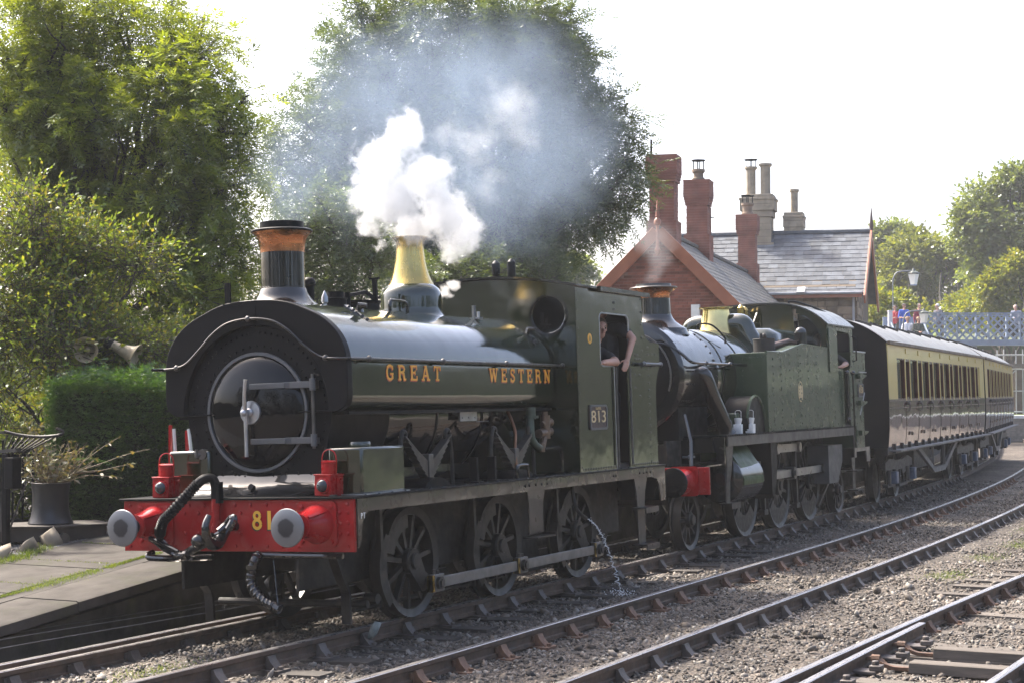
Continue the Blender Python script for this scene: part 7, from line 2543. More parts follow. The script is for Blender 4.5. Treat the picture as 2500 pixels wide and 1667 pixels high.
tree('yellow_shrub', 'yellow autumn shrub between the stone gable and the bridge stair', (74.5, 11.3, .9), L_Y2, 1100, 7, 'far', M['yleaf'], .2, .1, 3, 13, None, cat='shrub', sub=2, gap=.3, twig_len=.6, twigs=False, gscale=1.6)
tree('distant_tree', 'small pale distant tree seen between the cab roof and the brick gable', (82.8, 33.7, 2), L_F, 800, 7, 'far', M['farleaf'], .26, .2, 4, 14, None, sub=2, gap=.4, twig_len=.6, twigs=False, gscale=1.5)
# bare thin trunks of the wood below the pale crowns
rs_ = random.Random(21)
for i in range(11):
    x, y = 96 + rs_.uniform(0, 4), 11.5 + i * .55 + rs_.uniform(-.2, .2)
    o = MB().tube(limb_path((0, 0, 0), (rs_.uniform(-.4, .4), rs_.uniform(-.6, .6), rs_.uniform(8, 10)), rs_, .05), .07, 6).build('tree_trunk', M['greybark'], None, 60)
    o.location = (x, y, 0)
    tag(o, 'thin bare grey trunk in the wood beyond the footbridge', 'tree', 'bare trunks in the wood')

# the far wood and hills that close the view
def wood(name, pts, n, size, mat, seed):
    P, d, r = lobe_points(pts, n, 2.2, 1., .25, .5)
    NN = unit(RNG.normal(0, 1, (len(P), 3)))
    D = unit(np.cross(NN, RNG.normal(0, 1, (len(P), 3))))
    l = size * RNG.uniform(.6, 1.3, len(P))
    V, F = leaflets(P, D, NN, l, l * .8)
    o = put(name, fast_mesh(name, V, F, mat))
    o['kind'] = 'stuff'
    return o


def hill(name, prof, y_of, mat, seg):
    m = MB()
    return m


M['hill'] = pmat('wooded hill ground', (.035, .05, .018), .95, var=.5, vs=.4, bump=.5, bs=4)
# low rising ground behind platform trees, behind the station, and beyond the bridge
def bank(name, a, b, h, depth, steps=24, seed=1):
    r_ = random.Random(seed)
    a, b = Vector(a), Vector(b)
    d = (b - a).normalized()
    nrm = Vector((-d.y, d.x, 0))
    secs = []
    for i in range(steps + 1):
        p = a.lerp(b, i / steps)
        hh = h * (.85 + .3 * r_.random())
        secs.append([tuple(p), tuple(p + nrm * depth * .35 + Vector((0, 0, hh * .7))), tuple(p + nrm * depth * .7 + Vector((0, 0, hh))), tuple(p + nrm * depth + Vector((0, 0, hh * .9))), tuple(p + nrm * depth * 1.02 + Vector((0, 0, -2)))])
    o = MB().strip(secs).build(name, M['hill'], None, 60)
    o['kind'] = 'structure'
    return o


bank('hill', (150, -20, -.2), (60, 90, -.2), 6, 30, seed=2)
bank('hill', (60, 46, -.2), (-40, 60, -.2), 5, 25, seed=3)
lob = []
for i in range(16):
    t_ = i / 15
    lob.append((112 - 60 * t_ + rs_.uniform(-2, 2), 6 + 46 * t_ + rs_.uniform(-2, 2), 4.0 + rs_.uniform(-.6, .8) - 1.2 * t_, 3.0 + rs_.uniform(-.4, .6)))
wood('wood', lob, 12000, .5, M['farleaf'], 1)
lob = []
for i in range(20):
    t_ = i / 19
    lob.append((36 - 32 * t_ + rs_.uniform(-1, 1), 23 - 3.5 * t_ + rs_.uniform(-1, 1), 1.6 + rs_.uniform(-.3, 1.0), 2.0 + rs_.uniform(-.3, .5)))
wood('wood', lob, 16000, .28, M['ashdark'], 2)
lob = [(104 + rs_.uniform(-2, 4), 8 + i * .75, 4.5 + rs_.uniform(-1, 3.5), 2.6) for i in range(22)]
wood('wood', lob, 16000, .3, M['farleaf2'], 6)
# the opposite side of the line, behind the photographer: bank and trees that the paintwork mirrors
bank('hill', (-70, -30, -.2), (70, -36, -.2), -0.01, 1, seed=5) if False else None
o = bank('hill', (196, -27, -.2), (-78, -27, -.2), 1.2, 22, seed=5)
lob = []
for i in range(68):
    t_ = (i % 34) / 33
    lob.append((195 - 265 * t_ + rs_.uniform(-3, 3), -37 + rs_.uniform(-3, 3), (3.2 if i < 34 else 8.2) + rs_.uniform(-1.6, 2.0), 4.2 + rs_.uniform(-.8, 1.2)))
wood('wood', lob, 36000, .65, M['dimwood'], 3)
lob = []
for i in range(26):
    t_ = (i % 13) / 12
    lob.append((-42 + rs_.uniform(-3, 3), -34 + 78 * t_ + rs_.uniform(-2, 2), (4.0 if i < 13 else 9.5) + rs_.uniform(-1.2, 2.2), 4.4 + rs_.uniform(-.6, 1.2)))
wood('wood', lob, 16000, .6, M['dimwood'], 4)

# ---- clipped conifer hedge
hd = thing('conifer_hedge', 'clipped dark green conifer hedge beside the smokebox with bright tips', 'hedge', (3.4, 4.75, .6), (0, 0, atan2(-2.14, 1.22)))
HL, HW, HH = 3.4, 1.1, 1.66
n = 17000
a = RNG.uniform(0, 1, n)
P = np.zeros((n, 3))
fr_ = a < .62
P[:, 0] = RNG.uniform(-.25, HL, n)
P[fr_, 1] = RNG.uniform(0, .10, fr_.sum())
P[fr_, 2] = RNG.uniform(0.02, HH, fr_.sum())
tp_ = ~fr_
P[tp_, 1] = RNG.uniform(0, HW, tp_.sum())
P[tp_, 2] = HH + RNG.normal(0, .065, tp_.sum())
bul = .17 * np.sin(P[:, 0] * 2.1 + 1) * np.sin(P[:, 2] * 2.4) + .05 * np.sin(P[:, 0] * 7 + P[:, 2] * 5)
P[:, 1] += np.where(fr_, -bul * .6, 0)
P[:, 2] += np.where(tp_, .05 * np.sin(P[:, 0] * 3.3) + .03 * np.sin(P[:, 0] * 9.1), 0)
left = RNG.uniform(0, 1, n) < .10
P[left, 0] = RNG.uniform(-.3, -.1, left.sum())
P[left, 1] = RNG.uniform(0, HW, left.sum())
P[left, 2] = RNG.uniform(0, HH, left.sum())
D = unit(np.stack([RNG.normal(0, .35, n), np.where(fr_, -.55, 0) + RNG.normal(0, .3, n), RNG.uniform(.35, 1.1, n)], -1))
V, F = ash_leaves(P, D, RNG.uniform(.07, .15, n), 2, .30)
o = put('hedge_foliage', fast_mesh('hedge foliage', V, F, M['conifer']), hd)
o['kind'] = 'stuff'
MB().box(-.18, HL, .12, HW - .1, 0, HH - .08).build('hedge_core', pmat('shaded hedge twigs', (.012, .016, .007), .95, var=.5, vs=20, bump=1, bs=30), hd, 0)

# ---- iron paling fence with undergrowth behind
fe = thing('paling_fence', 'dark iron paling fence along the back of the gravel behind the planter', 'fence', (2.1, 6.6, .45), (0, 0, atan2(-1.6, 1.5)))
for i in range(34):
    x = i * .115
    MB().box(x - .014, x + .014, -.008, .008, 0, 1.15 + rs_.uniform(-.02, .02)).build('pale', M['black'], fe, 0)
for z in (.2, .98): MB().box(-.1, 3.95, .009, .03, z - .02, z + .02).build('rail', M['black'], fe, 0)
lob = [(1.6 + .45 * i, 7.9 - .42 * i + rs_.uniform(-.2, .2), .8 + rs_.uniform(-.1, .5), .65) for i in range(10)]
o = thing('bramble_bush', 'tangle of sunlit brambles behind the paling fence', 'bush', (3.8, 6.0, .4))
crown(o, at(o, lob), 2200, 7, 'leaf', M['undergrowth'], .085, gap=.4, twig_len=.35, name='foliage')

# ---- planter: old iron pot on a boarded base, with a straggling plant
pt = thing('flower_planter', 'black iron pot planter standing on a low tarred wooden base', 'planter', (2.44, 4.18, .56), (0, 0, radians(-35)))
q = MB().prism([(-.62, -.12), (.02, -.36), (.58, -.20), (.58, .34), (-.62, .40)], 'z', -.02, .13)
b_ = q.build('base', M['darkwood'], pt, 0, bevel=.01)
MB().prism([(-.66, -.14), (.02, -.40), (.63, -.22), (.63, .38), (-.66, .44)], 'z', .13, .155).build('base_top', M['darkwood'], b_, 0, bevel=.006)
MB().lathe([(.245, .155), (.25, .17), (.235, .20), (.215, .25), (.20, .34), (.20, .50), (.215, .60), (.222, .615), (.205, .62), (.19, .58), (.0, .57)], (0, 0, 0), 'z', 36).build('pot', pmat('pot black paint', (.016, .016, .018), .4, var=.4, vs=4, bump=.1, bs=40, col2=(.06, .06, .065), c2s=5, c2lo=.6, c2hi=.8), pt, 40)
MB().cyl((.05, -.42, .02), (.05, -.36, .02), .06, 12).build('ring_bolt', M['dsteel'], pt)
pn = thing('potted_plant', 'straggling withered plant with one long leafy shoot growing in the pot', 'plant', (2.44, 4.18, 1.13))
q = MB()
PP, DD = [], []
for i in range(90):
    a_ = rs_.uniform(0, 2 * pi)
    out = rs_.uniform(.12, .62)
    e = Vector((cos(a_) * out, sin(a_) * out * .8, rs_.uniform(.15, .62) * (1.15 - out * .6)))
    p = limb_path((cos(a_) * .08, sin(a_) * .08, 0), e, rs_, .25, 3)
    q.tube(p, [.006 * (1 - .6 * j / len(p)) for j in range(len(p))], 4)
    for _ in range(5):
        PP.append(p[rs_.randint(3, len(p) - 1)]); DD.append(Vector((rs_.gauss(0, 1), rs_.gauss(0, 1), rs_.gauss(.2, .6))))
for e in ((.55, -.95, .42), (.42, -.62, .10), (.62, -.70, .25), (.28, -.72, .55)):
    p = limb_path((.05, -.05, .05), e, rs_, .12, 4)
    q.tube(p, [.008 * (1 - .7 * j / len(p)) for j in range(len(p))], 5)
    for _ in range(8):
        PP.append(p[rs_.randint(len(p) // 2, len(p) - 1)]); DD.append(Vector((rs_.gauss(0, 1), rs_.gauss(0, 1), rs_.gauss(-.2, .5))))
for e in ((-.12, .25, .70), (-.2, .1, .62), (0, .2, .6)):
    p = limb_path((0, 0, 0), e, rs_, .2, 4)
    q.tube(p, .006, 5)
    for _ in range(14): PP.append(p[-1] + Vector((rs_.gauss(0, .04), rs_.gauss(0, .04), rs_.gauss(0, .05)))); DD.append(Vector((rs_.gauss(0, 1), rs_.gauss(0, 1), rs_.gauss(0, .6))))
q.build('stems', pmat('dry stems', (.13, .10, .06), .8, var=.4, vs=20), pn, 60)
PP, DD = np.array(PP), unit(np.array(DD))
NN = unit(np.cross(DD, RNG.normal(0, 1, DD.shape)))
l = RNG.uniform(.04, .10, len(PP))
V, F = leaflets(PP, DD, NN, l, l * .38)
put('leaves', fast_mesh('plant leaves', V, F, M['dryleaf']), pn)['kind'] = 'stuff'
fn = thing('fern', 'dark green fern fronds behind the potted plant', 'plant', (2.95, 4.3, 1.3))
q = []
for k in range(5):
    a_ = -.9 + k * .35
    d_ = np.array([[cos(a_), -sin(a_) - .4, .25]])
    for j in range(14):
        t_ = j / 14
        p = np.array([[0, 0, .1]]) + d_ * t_ * .42 - UPV * t_ * t_ * .2
        s_ = np.cross(d_, UPV)
        for s in (-1, 1): q.append(leaflets(p, unit(s_ * s + d_ * .5), UPV[None] + 0 * p, np.array([.13 * (1 - t_) + .02]), np.array([.035])))
V = np.concatenate([a_[0] for a_ in q])
put('fronds', fast_mesh('fronds', V, np.arange(len(V)).reshape(-1, 4), M['conifer']), fn)

# ---- moss and grass in the joints of the ramp, weeds between the rails
M['moss'] = leaf_mat('grass blade', (.06, .10, .012), (.09, .14, .016), (.14, .17, .03), .4)


def tufts(name, P, h, mat, lean=.5):
    n = len(P)
    D = unit(np.stack([RNG.normal(0, lean, n), RNG.normal(0, lean, n), np.ones(n)], -1))
    NN = unit(np.cross(D, RNG.normal(0, 1, (n, 3))))
    l = h * RNG.uniform(.4, 1.3, n)
    V, F = leaflets(P, D, NN, l, np.maximum(.004, l * .09))
    o = put(name, fast_mesh(name, V, F, mat))
    o['kind'] = 'stuff'
    return o


def pzn(x):
    return np.minimum(.95, .325 + .09 * x)


n = 9000
x = RNG.uniform(-3.6, 2.2, n)
y = 2.30 + RNG.normal(0, .045, n) * (1 + .8 * np.sin(x * 3))
keep = np.sin(x * 5) + np.sin(x * 2.3 + 1) > -1.1
x, y = x[keep], y[keep]
tufts('grass', np.stack([x, y, pzn(x)], -1), .03, M['moss'])
n = 5000
x = RNG.uniform(-2.6, 2.4, n)
y = 3.68 + RNG.normal(0, .07, n) + .08 * np.sin(x * 4)
keep = np.sin(x * 4 + 2) + np.sin(x * 1.7) > -.3
tufts('grass', np.stack([x, y, pzn(x) + .004], -1)[keep], .06, M['moss'])
n = 1500
k = RNG.integers(0, 5, n)
cx_ = np.array([-1.0, .2, 1.3, 2.3, -2.0])[k]
tufts('grass', np.stack([cx_ + RNG.normal(0, .012, n), RNG.uniform(2.35, 3.6, n), pzn(cx_)], -1), .025, M['moss'])
n = 1800
c_ = np.array([(-1.0, 4.0), (-.6, 3.9), (-.3, 4.15), (-1.4, 4.0)])
k = RNG.integers(0, len(c_), n)
P = np.column_stack([c_[k] + RNG.normal(0, .14, (n, 2)), np.zeros(n)])
P[:, 2] = pzn(P[:, 0])
tufts('weeds', P, .16, M['undergrowth'], .7)
# weed patches in the ballast
c_ = np.array([(-.95, .1), (14.5, -4.4), (15.2, -4.5), (17.5, -4.1), (18.6, -4.2), (12.2, -4.3), (9.6, -4.3), (19.5, -4.0)])
n = 5000
k = RNG.integers(0, len(c_), n)
P = np.column_stack([c_[k] + RNG.normal(0, .22, (n, 2)) * np.array([1.6, .7]), np.full(n, GZ)])
tufts('grass', P, .045, M['moss'], .6)
# rough stones edging the gravel
P = np.array([(.9 + .42 * i, 3.9 + .03 * sin(i * 2), 0) for i in range(5)] + [(.2, 3.95, 0), (-.4, 3.95, 0)])
P[:, 2] = pzn(P[:, 0]) + .03
put('edging_stone', stones('edging stones', P, np.array([.13, .16, .14, .17, .12, .12, .1]), M['ashlar'], flat=.6))['kind'] = 'stuff'
n = 5000
x, y = RNG.uniform(-2, 5.5, n), RNG.uniform(3.8, 5.6, n)
put('gravel', stones('gravel', np.stack([x, y, pzn(x) + .01], -1), RNG.uniform(.008, .022, n), M['stone'], (OCT_V, OCT_F)))['kind'] = 'stuff'
# ================================================================ lamps, loudspeakers, oddments
def hand_lamp(label, loc, rz=0., hd=1):
    t = thing('hand_lamp', label, 'lamp', loc, (0, 0, rz), 'red lamps on the buffer beam')
    MB().box(-.10, .10, -.085, .085, .0, .185).build('lamp_body', M['lampred'], t, bevel=.008)
    MB().box(-.108, .108, -.093, .093, .178, .192).build('lamp_lid', M['lampred'], t, bevel=.004)
    q = MB().lathe([(.065, .19), (.065, .285), (.072, .288), (.072, .30), (.05, .31), (.0, .312)], (0, 0, 0), 'z', 24)
    q.build('lamp_chimney', M['lampred'], t)
    q = MB().tube(smooth_path([(0, -.075, .18), (0, -.078, .30), (0, -.06, .375), (0, 0, .405), (0, .06, .375), (0, .078, .30), (0, .075, .18)], 5), .006, 6)
    q.build('handle', M['lampred'], t)
    q = MB().lathe([(.066, -.10), (.066, -.118), (.058, -.122), (.054, -.118)], (0, -.01, .092), 'x', 24)
    q.build('lens_ring', M['lampred'], t)
    q = MB().lathe([(.057, -.115), (.048, -.135), (.03, -.146), (.0, -.15)], (0, -.01, .092), 'x', 24)
    q.build('lens', pmat('dark lens', (.02, .025, .03), .05, coat=1, var=0), t, 60)
    MB().box(-.02, .02, -.105, -.09, .03, .16).cyl((.03, -.10, .15), (.03, -.12, .15), .012, 8).build('lamp_bracket', M['lampred'], t)
    return t


z0 = 1.2475
def on_l1(x, y, z):
    return Euler((-CANT, 0, 0)).to_matrix() @ Vector((x, y, z))


hand_lamp('red hand lamp on the near end of the buffer beam beside the green sand box', on_l1(.24, -.90, z0), radians(-4))
hand_lamp('red hand lamp on the platform side end of the buffer beam near the hose', on_l1(.24, .86, z0), radians(6))
P1('lamp_bracket', MB().box(.12, .17, -1.03, -.98, 1.248, 1.26).box(.12, .17, .60, .66, 1.248, 1.26), 'dsteel')


def white_lamp(label, loc, rz):
    t = thing('oil_lamp', label, 'lamp', loc, (0, 0, rz), 'white oil lamps')
    t.scale = (.72, .72, .8)
    MB().box(-.085, .085, -.08, .08, 0, .17).build('lamp_body', M['white'], t, bevel=.008)
    MB().lathe([(.06, .17), (.075, .23), (.08, .26), (.08, .28), (.0, .285)], (0, 0, 0), 'z', 16).build('lamp_chimney', M['white'], t)
    MB().tube([(0, -.06, .26), (0, -.06, .40), (0, -.03, .42), (0, .03, .42), (0, .06, .40), (0, .06, .26)], .006, 5).build('handle', M['white'], t)
    MB().lathe([(.05, -.085), (.05, -.1), (.0, -.105)], (0, 0, .09), 'x', 14).build('lens_cover', M['white'], t)
    return t


a = ydir(13.9)
R2 = Euler((-CANT, 0, a)).to_matrix()
pv = Vector((13.9, yo(13.9), 0))
def on_l2(x, y, z):
    return pv + R2 @ Vector((x - 13.9, y, z))


white_lamp('white oil lamp nearest the steam pipe on the second engine footplate', on_l2(11.06, -1.06, 1.558), .1)
white_lamp('white oil lamp behind the first one, towards the green reservoir', on_l2(11.30, -.98, 1.558), -.1)
white_lamp('lower white oil lamp at the outer edge of the footplate', on_l2(11.34, -1.16, 1.558), .0)

# loudspeakers on a post
sp = thing('loudspeaker_post', 'dark wooden post carrying two beige horn loudspeakers above the hedge', 'loudspeaker', (4.33, 5.07, .6))
MB().cyl((0, 0, 0), (0, 0, 2.04), .05, 10).build('post', M['darkwood'], sp)
M['horn'] = pmat('beige horn paint', (.24, .195, .12), .5, var=.3, vs=12, col2=(.16, .13, .08), c2s=6, c2lo=.6, c2hi=.8)
def horn(d, o):
    h = bpy.data.objects.new('horn', None)
    COL.objects.link(h)
    h.parent = sp
    h.location = o
    h.rotation_euler = Vector(d).to_track_quat('X', 'Z').to_euler()
    MB().lathe([(.055, -.06), (.06, -.02), (.065, .04), (.085, .14), (.12, .23), (.15, .265), (.158, .27), (.158, .278), (.148, .275), (.115, .225), (.08, .14), (.055, .05), (.0, .04)], (0, 0, 0), 'x', 28).build('horn_bell', M['horn'], h, 60)
    MB().lathe([(.0, -.16), (.06, -.155), (.07, -.13), (.07, -.06), (.055, -.05)], (0, 0, 0), 'x', 20).build('horn_driver', M['black'], h)
    MB().lathe([(.0, .2), (.03, .19), (.035, .16), (.03, .1), (.0, .09)], (0, 0, 0), 'x', 14).build('horn_plug', M['horn'], h, 60)
    return h


horn((-.93, -.36, -.05), (-.10, .02, 2.12))
horn((.33, -.86, -.42), (.06, -.22, 2.15))
MB().bar((-.05, .02, 2.02), (.06, -.18, 2.08), .03, .03).bar((0, 0, 1.95), (0, -.05, 2.1), .04, .04).build('horn_bracket', M['black'], sp)

# red and white crossing barrier arms standing in front of the hedge
bt = thing('trolley', 'red and white framed barrow standing up in front of the hedge', 'trolley', (3.0, 2.82, .62))
MB().bar((-.05, .10, 0), (-.05, .10, 1.2), .03, .03, (1, 0, 0)).bar((.02, -.10, .3), (.05, -.05, 1.14), .03, .03, (1, 0, 0)).build('red_arm', M['lampred'], bt)
MB().bar((-.02, .02, .5), (-.03, .07, 1.16), .02, .035, (1, 0, 0)).bar((.08, -.15, .5), (.04, -.08, 1.16), .02, .035, (1, 0, 0)).build('white_arm', M['white'], bt)
MB().box(-.08, .1, -.2, .15, 0, .08).build('frame', M['lampred'], bt)

# dark iron relic standing left of the planter
ir = thing('iron_crane', 'old dark iron hand crane relic at the left edge beside the planter', 'machine', (1.80, 4.25, .52))
b_ = M['black']
MB().box(-.035, .035, -.04, .03, 0, 1.0).build('post', b_, ir, bevel=.01)
MB().bar((-.1, .6, .98), (.06, -.12, 1.04), .10, .035).bar((-.1, .7, 1.20), (.05, .05, 1.23), .03, .03).bar((-.1, .6, .84), (-.02, .1, .88), .05, .05).build('cross_arm', M['dsteel'], ir)
MB().bar((-.1, .6, .66), (.06, -.1, .74), .03, .03).bar((-.02, .08, .9), (.0, .06, .15), .03, .03, (1, 0, 0)).bar((0, .06, .55), (.08, -.1, .62), .02, .02).build('brace', M['dsteel'], ir)
MB().box(-.05, .09, -.14, -.02, .62, .96).build('gear_case', b_, ir, bevel=.01)
q = MB().tube(smooth_path([(.02, .05, 1.24), (.1, -.1, 1.20), (.2, -.3, 1.18), (.3, -.48, 1.20), (.33, -.5, 1.24), (.28, -.45, 1.27)], 5), .018, 6)
for i in range(9):
    t_ = i / 8
    q.cyl((.04 + .26 * t_, .02 - .48 * t_, 1.20), (.05 + .12 * t_, .1 - .2 * t_, 1.0), .01, 4)
q.build('hay_rake', M['grime'], ir)
for i, (x, y) in enumerate(((.05, .0), (-.05, .2))):
    MB().bar((x + .05, y - .2, .7), (x, y + .05, .02), .015, .015, (1, 0, 0)).build('tie_rod', M['dsteel'], ir)

# signal wires along the foot of the platform
for k, (y, za, zb) in enumerate(((1.36, .04, -.02), (1.42, .10, .03), (1.48, .13, .06))):
    w = MB().tube([(-4, y, za), (-1, y, za - .02), (2, y, zb), (12, y, zb)], .006, 5).build('signal_wire', M['dsteel'], None)
    tag(w, ('lowest', 'middle', 'topmost')[k] + ' of three taut signal wires along the foot of the platform', 'wire', 'signal wires below the platform')
for x in (-2.2,):
    o = MB().box(-.03, .03, -.12, .12, 0, .36).build('wire_stake', M['darkwood'], None)
    o.location = (x, 1.44, -.2)
    tag(o, 'short dark stake guiding the wires below the platform', 'stake', 'stakes below the platform')

# rag and lumps on the rails
o = put('rag', stones('rag', np.array([[0, 0, 0.]]), np.array([.07]), pmat('pale rag', (.25, .27, .25), .8, var=.3, vs=20)), None, (1.02, -.86, .0))
o.scale = (.8, .8, 1.2)
tag(o, 'pale crumpled rag stuck on a rail chair in front of the leading wheel', 'rag')

# water running from the drain pipe
wm, nt, b = nodes('running water')
b.inputs['Base Color'].default_value = (.88, .89, .9, 1)
b.inputs['Roughness'].default_value = .05
b.inputs['Transmission Weight'].default_value = .15
b.inputs['IOR'].default_value = 1.33
q = MB()
p0 = on_l1(5.24, -1.17, .72)
rs_ = random.Random(4)
prev = None
N_ = 90
pts = []
for i in range(N_):
    t_ = i / (N_ - 1)
    pts.append(p0 + Vector((.30 * t_ ** .8, -.30 * t_ ** .8, -.88 * (.35 * t_ + .65 * t_ * t_))) + Vector((rs_.gauss(0, .004), rs_.gauss(0, .004), 0)) * (1 + 3 * t_))
q.tube(pts, [.0025 + .004 * abs(sin(i * 1.7)) for i in range(N_)], 6)
for i in range(120):
    t_ = rs_.random()
    p = pts[int(t_ * (N_ - 1))] + Vector((rs_.gauss(0, .015), rs_.gauss(0, .015), rs_.gauss(0, .02))) * (.5 + t_)
    q.ball(p, rs_.uniform(.002, .005), 5, 4)
for i in range(60):
    q.ball(pts[-1] + Vector((rs_.gauss(0, .08), rs_.gauss(0, .08), abs(rs_.gauss(0, .03)))), rs_.uniform(.003, .008), 5, 4)
w = tag(q.build('water_stream', wm, None, 60), 'thin stream of water falling from the overflow pipe onto the ballast', 'water')
w['kind'] = 'stuff'


# ================================================================ steam, smoke, haze
def plume(name, label, blobs, dens, col, noise, amp, edge, mat_name, soft=.35, aniso=.2, erode=1.6, lo_=.35, hi_=.95):
    c = np.array([b_[:4] for b_ in blobs])
    lo = (c[:, :3] - c[:, 3:] * 1.35).min(0)
    hi = (c[:, :3] + c[:, 3:] * 1.35).max(0)
    m = bpy.data.materials.new(mat_name)
    m.use_nodes = True
    nt = m.node_tree
    nt.nodes.clear()
    L = nt.links
    out = N(nt, 'ShaderNodeOutputMaterial')
    pv_ = N(nt, 'ShaderNodeVolumePrincipled')
    pv_.inputs['Color'].default_value = (*col, 1)
    pv_.inputs['Anisotropy'].default_value = aniso
    L.new(pv_.outputs[0], out.inputs['Volume'])
    tc = N(nt, 'ShaderNodeTexCoord')
    nz = N(nt, 'ShaderNodeTexNoise')
    nz.inputs['Scale'].default_value = noise
    nz.inputs['Detail'].default_value = 5
    nz.inputs['Roughness'].default_value = .6
    L.new(tc.outputs['Object'], nz.inputs['Vector'])
    sb_ = N(nt, 'ShaderNodeVectorMath', operation='SUBTRACT')
    L.new(nz.outputs['Color'], sb_.inputs[0])
    sb_.inputs[1].default_value = (.5, .5, .5)
    sc__ = N(nt, 'ShaderNodeVectorMath', operation='SCALE')
    L.new(sb_.outputs[0], sc__.inputs[0])
    sc__.inputs['Scale'].default_value = amp
    ad = N(nt, 'ShaderNodeVectorMath', operation='ADD')
    L.new(tc.outputs['Object'], ad.inputs[0])
    L.new(sc__.outputs[0], ad.inputs[1])
    cur = None
    for b_ in blobs:
        x, y, z, r_ = b_[:4]
        wgt = b_[4] if len(b_) > 4 else 1
        ds = N(nt, 'ShaderNodeVectorMath', operation='DISTANCE')
        L.new(ad.outputs[0], ds.inputs[0])
        ds.inputs[1].default_value = (x, y, z)
        mr = N(nt, 'ShaderNodeMapRange', interpolation_type='SMOOTHSTEP')
        mr.inputs['From Min'].default_value = r_ * (1 + edge)
        mr.inputs['From Max'].default_value = r_ * soft
        mr.inputs['To Max'].default_value = wgt
        L.new(ds.outputs['Value'], mr.inputs['Value'])
        if cur is None: cur = mr.outputs[0]
        else:
            mx = N(nt, 'ShaderNodeMath', operation='MAXIMUM')
            L.new(cur, mx.inputs[0])
            L.new(mr.outputs[0], mx.inputs[1])
            cur = mx.outputs[0]
    n2 = N(nt, 'ShaderNodeTexNoise')
    n2.inputs['Scale'].default_value = noise * 1.6
    n2.inputs['Detail'].default_value = 6
    n2.inputs['Roughness'].default_value = .62
    n2.inputs['Distortion'].default_value = .6
    L.new(tc.outputs['Object'], n2.inputs['Vector'])
    er = N(nt, 'ShaderNodeMath', operation='MULTIPLY_ADD')
    L.new(n2.outputs['Fac'], er.inputs[0])
    er.inputs[1].default_value = erode
    er.inputs[2].default_value = -.5 * erode
    e2 = N(nt, 'ShaderNodeMath', operation='ADD')
    L.new(er.outputs[0], e2.inputs[0])
    L.new(cur, e2.inputs[1])
    mu = N(nt, 'ShaderNodeMapRange', interpolation_type='SMOOTHSTEP')
    mu.inputs['From Min'].default_value = lo_
    mu.inputs['From Max'].default_value = hi_
    L.new(e2.outputs[0], mu.inputs['Value'])
    m3 = N(nt, 'ShaderNodeMath', operation='MULTIPLY')
    L.new(mu.outputs[0], m3.inputs[0])
    m3.inputs[1].default_value = dens
    L.new(m3.outputs[0], pv_.inputs['Density'])
    o = MB().box(lo[0], hi[0], lo[1], hi[1], lo[2], hi[2]).build(name, m, None, 0)
    tag(o, label, name.replace('_', ' '))
    o['kind'] = 'stuff'
    return o


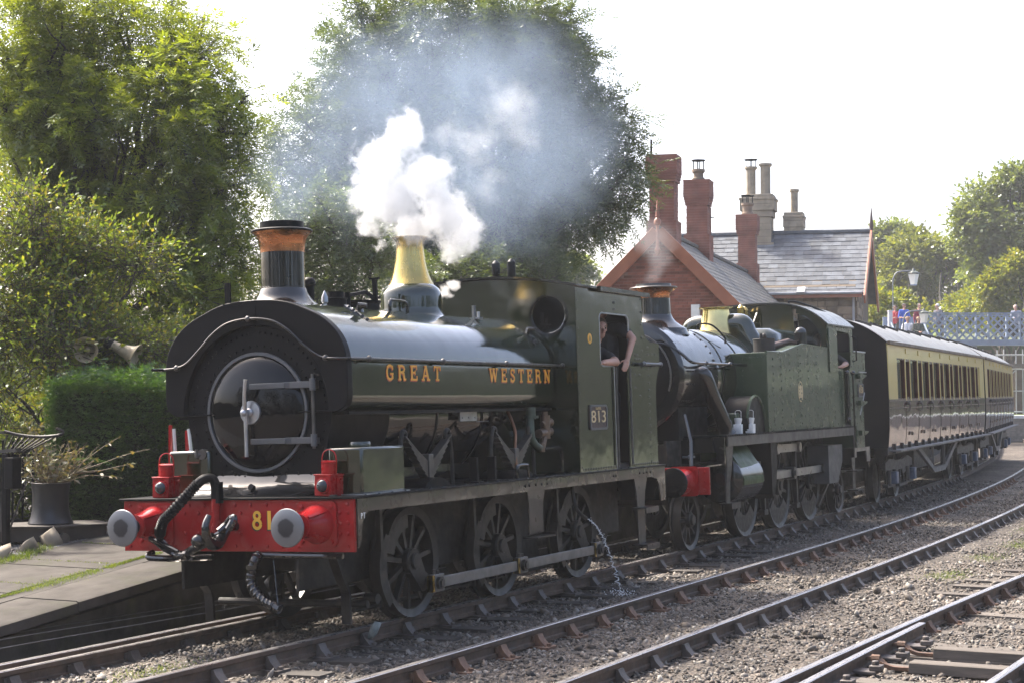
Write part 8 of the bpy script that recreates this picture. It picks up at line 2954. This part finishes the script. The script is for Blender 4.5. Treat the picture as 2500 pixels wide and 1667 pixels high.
V_steam = [ (3.19, -0.00, 3.91, 0.20), (3.09, 0.17, 4.23, 0.37), (3.04, 0.26, 4.58, 0.33), (3.13, 0.04, 4.88, 0.25), (3.16, -0.02, 5.08, 0.12), (3.34, -0.12, 4.44, 0.33), (3.52, -0.24, 4.10, 0.33), (3.71, -0.39, 3.91, 0.24), (3.67, -0.29, 3.74, 0.20), (3.32, -0.05, 3.92, 0.22), (2.88, 0.37, 4.24, 0.18), (2.91, 0.34, 3.94, 0.16), (3.06, 0.28, 3.73, 0.09) ]
V_wisp = [ (4.15, -0.71, 5.29, 0.38), (4.08, -0.58, 5.58, 0.18), (4.33, -0.83, 5.03, 0.25), (3.80, -0.42, 4.88, 0.35), (3.98, -0.53, 4.44, 0.27), (3.58, -0.19, 4.95, 0.26) ]
V_smoke = [ (1.34, 0.37, 3.90, 0.20), (1.41, 0.44, 4.13, 0.26), (1.58, 0.53, 4.48, 0.34), (1.88, 0.34, 4.83, 0.49), (2.51, 0.15, 5.25, 0.63), (3.42, -0.12, 5.42, 0.83), (4.50, -0.52, 5.51, 0.87), (5.19, -0.76, 4.99, 0.80), (4.46, -0.39, 4.64, 0.87), (3.17, -0.01, 4.64, 0.82), (2.48, 0.28, 4.53, 0.55) ]
V_puff = [ (3.90, -0.04, 3.28, 0.11), (4.02, -0.08, 3.37, 0.09), (3.86, 0.04, 3.18, 0.08) ]
V_smoke2 = [ (12.28, 0.73, 4.02, 0.19), (12.39, 0.73, 4.29, 0.29), (12.74, 0.90, 4.64, 0.39) ]
V_smoke = [(1.0, .12, 3.84, .20, 1.6), (1.08, .18, 4.0, .24, 1.5), (1.2, .28, 4.2, .32, 1.3)] + [(*b_, 1.25) for b_ in V_smoke]
V_steam = [(3.43, .14, 3.86, .17), (3.42, .14, 3.97, .17)] + V_steam
plume('steam', 'dense white steam billowing from the brass safety valve cover', V_steam, 4.6, (.87, .88, .895), 4.6, .36, .38, 'white steam', .25, erode=2.1, lo_=.28, hi_=.85)
plume('steam', 'thin white wisps of steam drifting right of the dense steam', V_wisp, .9, (.88, .89, .91), 3.2, .6, .45, 'thin steam', .0, erode=1.7, lo_=.25, hi_=1.3)
plume('steam', 'small puff of steam between brass cover and cab', V_puff, 6, (.98, .97, .96), 6, .22, .3, 'steam puff', .2, erode=1.6, lo_=.4, hi_=1.0)
plume('smoke', 'thin blue grey smoke drifting from the copper capped chimney across the round tree', V_smoke, .22, (.48, .61, .80), 1.5, .9, .7, 'blue smoke', .05, erode=1.5, lo_=.1, hi_=1.2)
plume('smoke', 'faint grey smoke above the second engine chimney', V_smoke2, .35, (.75, .76, .80), 2, .5, .3, 'faint smoke', .1, erode=.9, lo_=.1, hi_=.9)
hz = MB().box(-80, 200, -95, 150, -1.2, 19.5)
m = bpy.data.materials.new('haze')
m.use_nodes = True
nt = m.node_tree
nt.nodes.clear()
out = N(nt, 'ShaderNodeOutputMaterial')
pv_ = N(nt, 'ShaderNodeVolumePrincipled')
pv_.inputs['Color'].default_value = (.93, .96, 1, 1)
pv_.inputs['Density'].default_value = .0005
nt.links.new(pv_.outputs[0], out.inputs['Volume'])
o = hz.build('haze', m, None, 0)
o['kind'] = 'stuff'
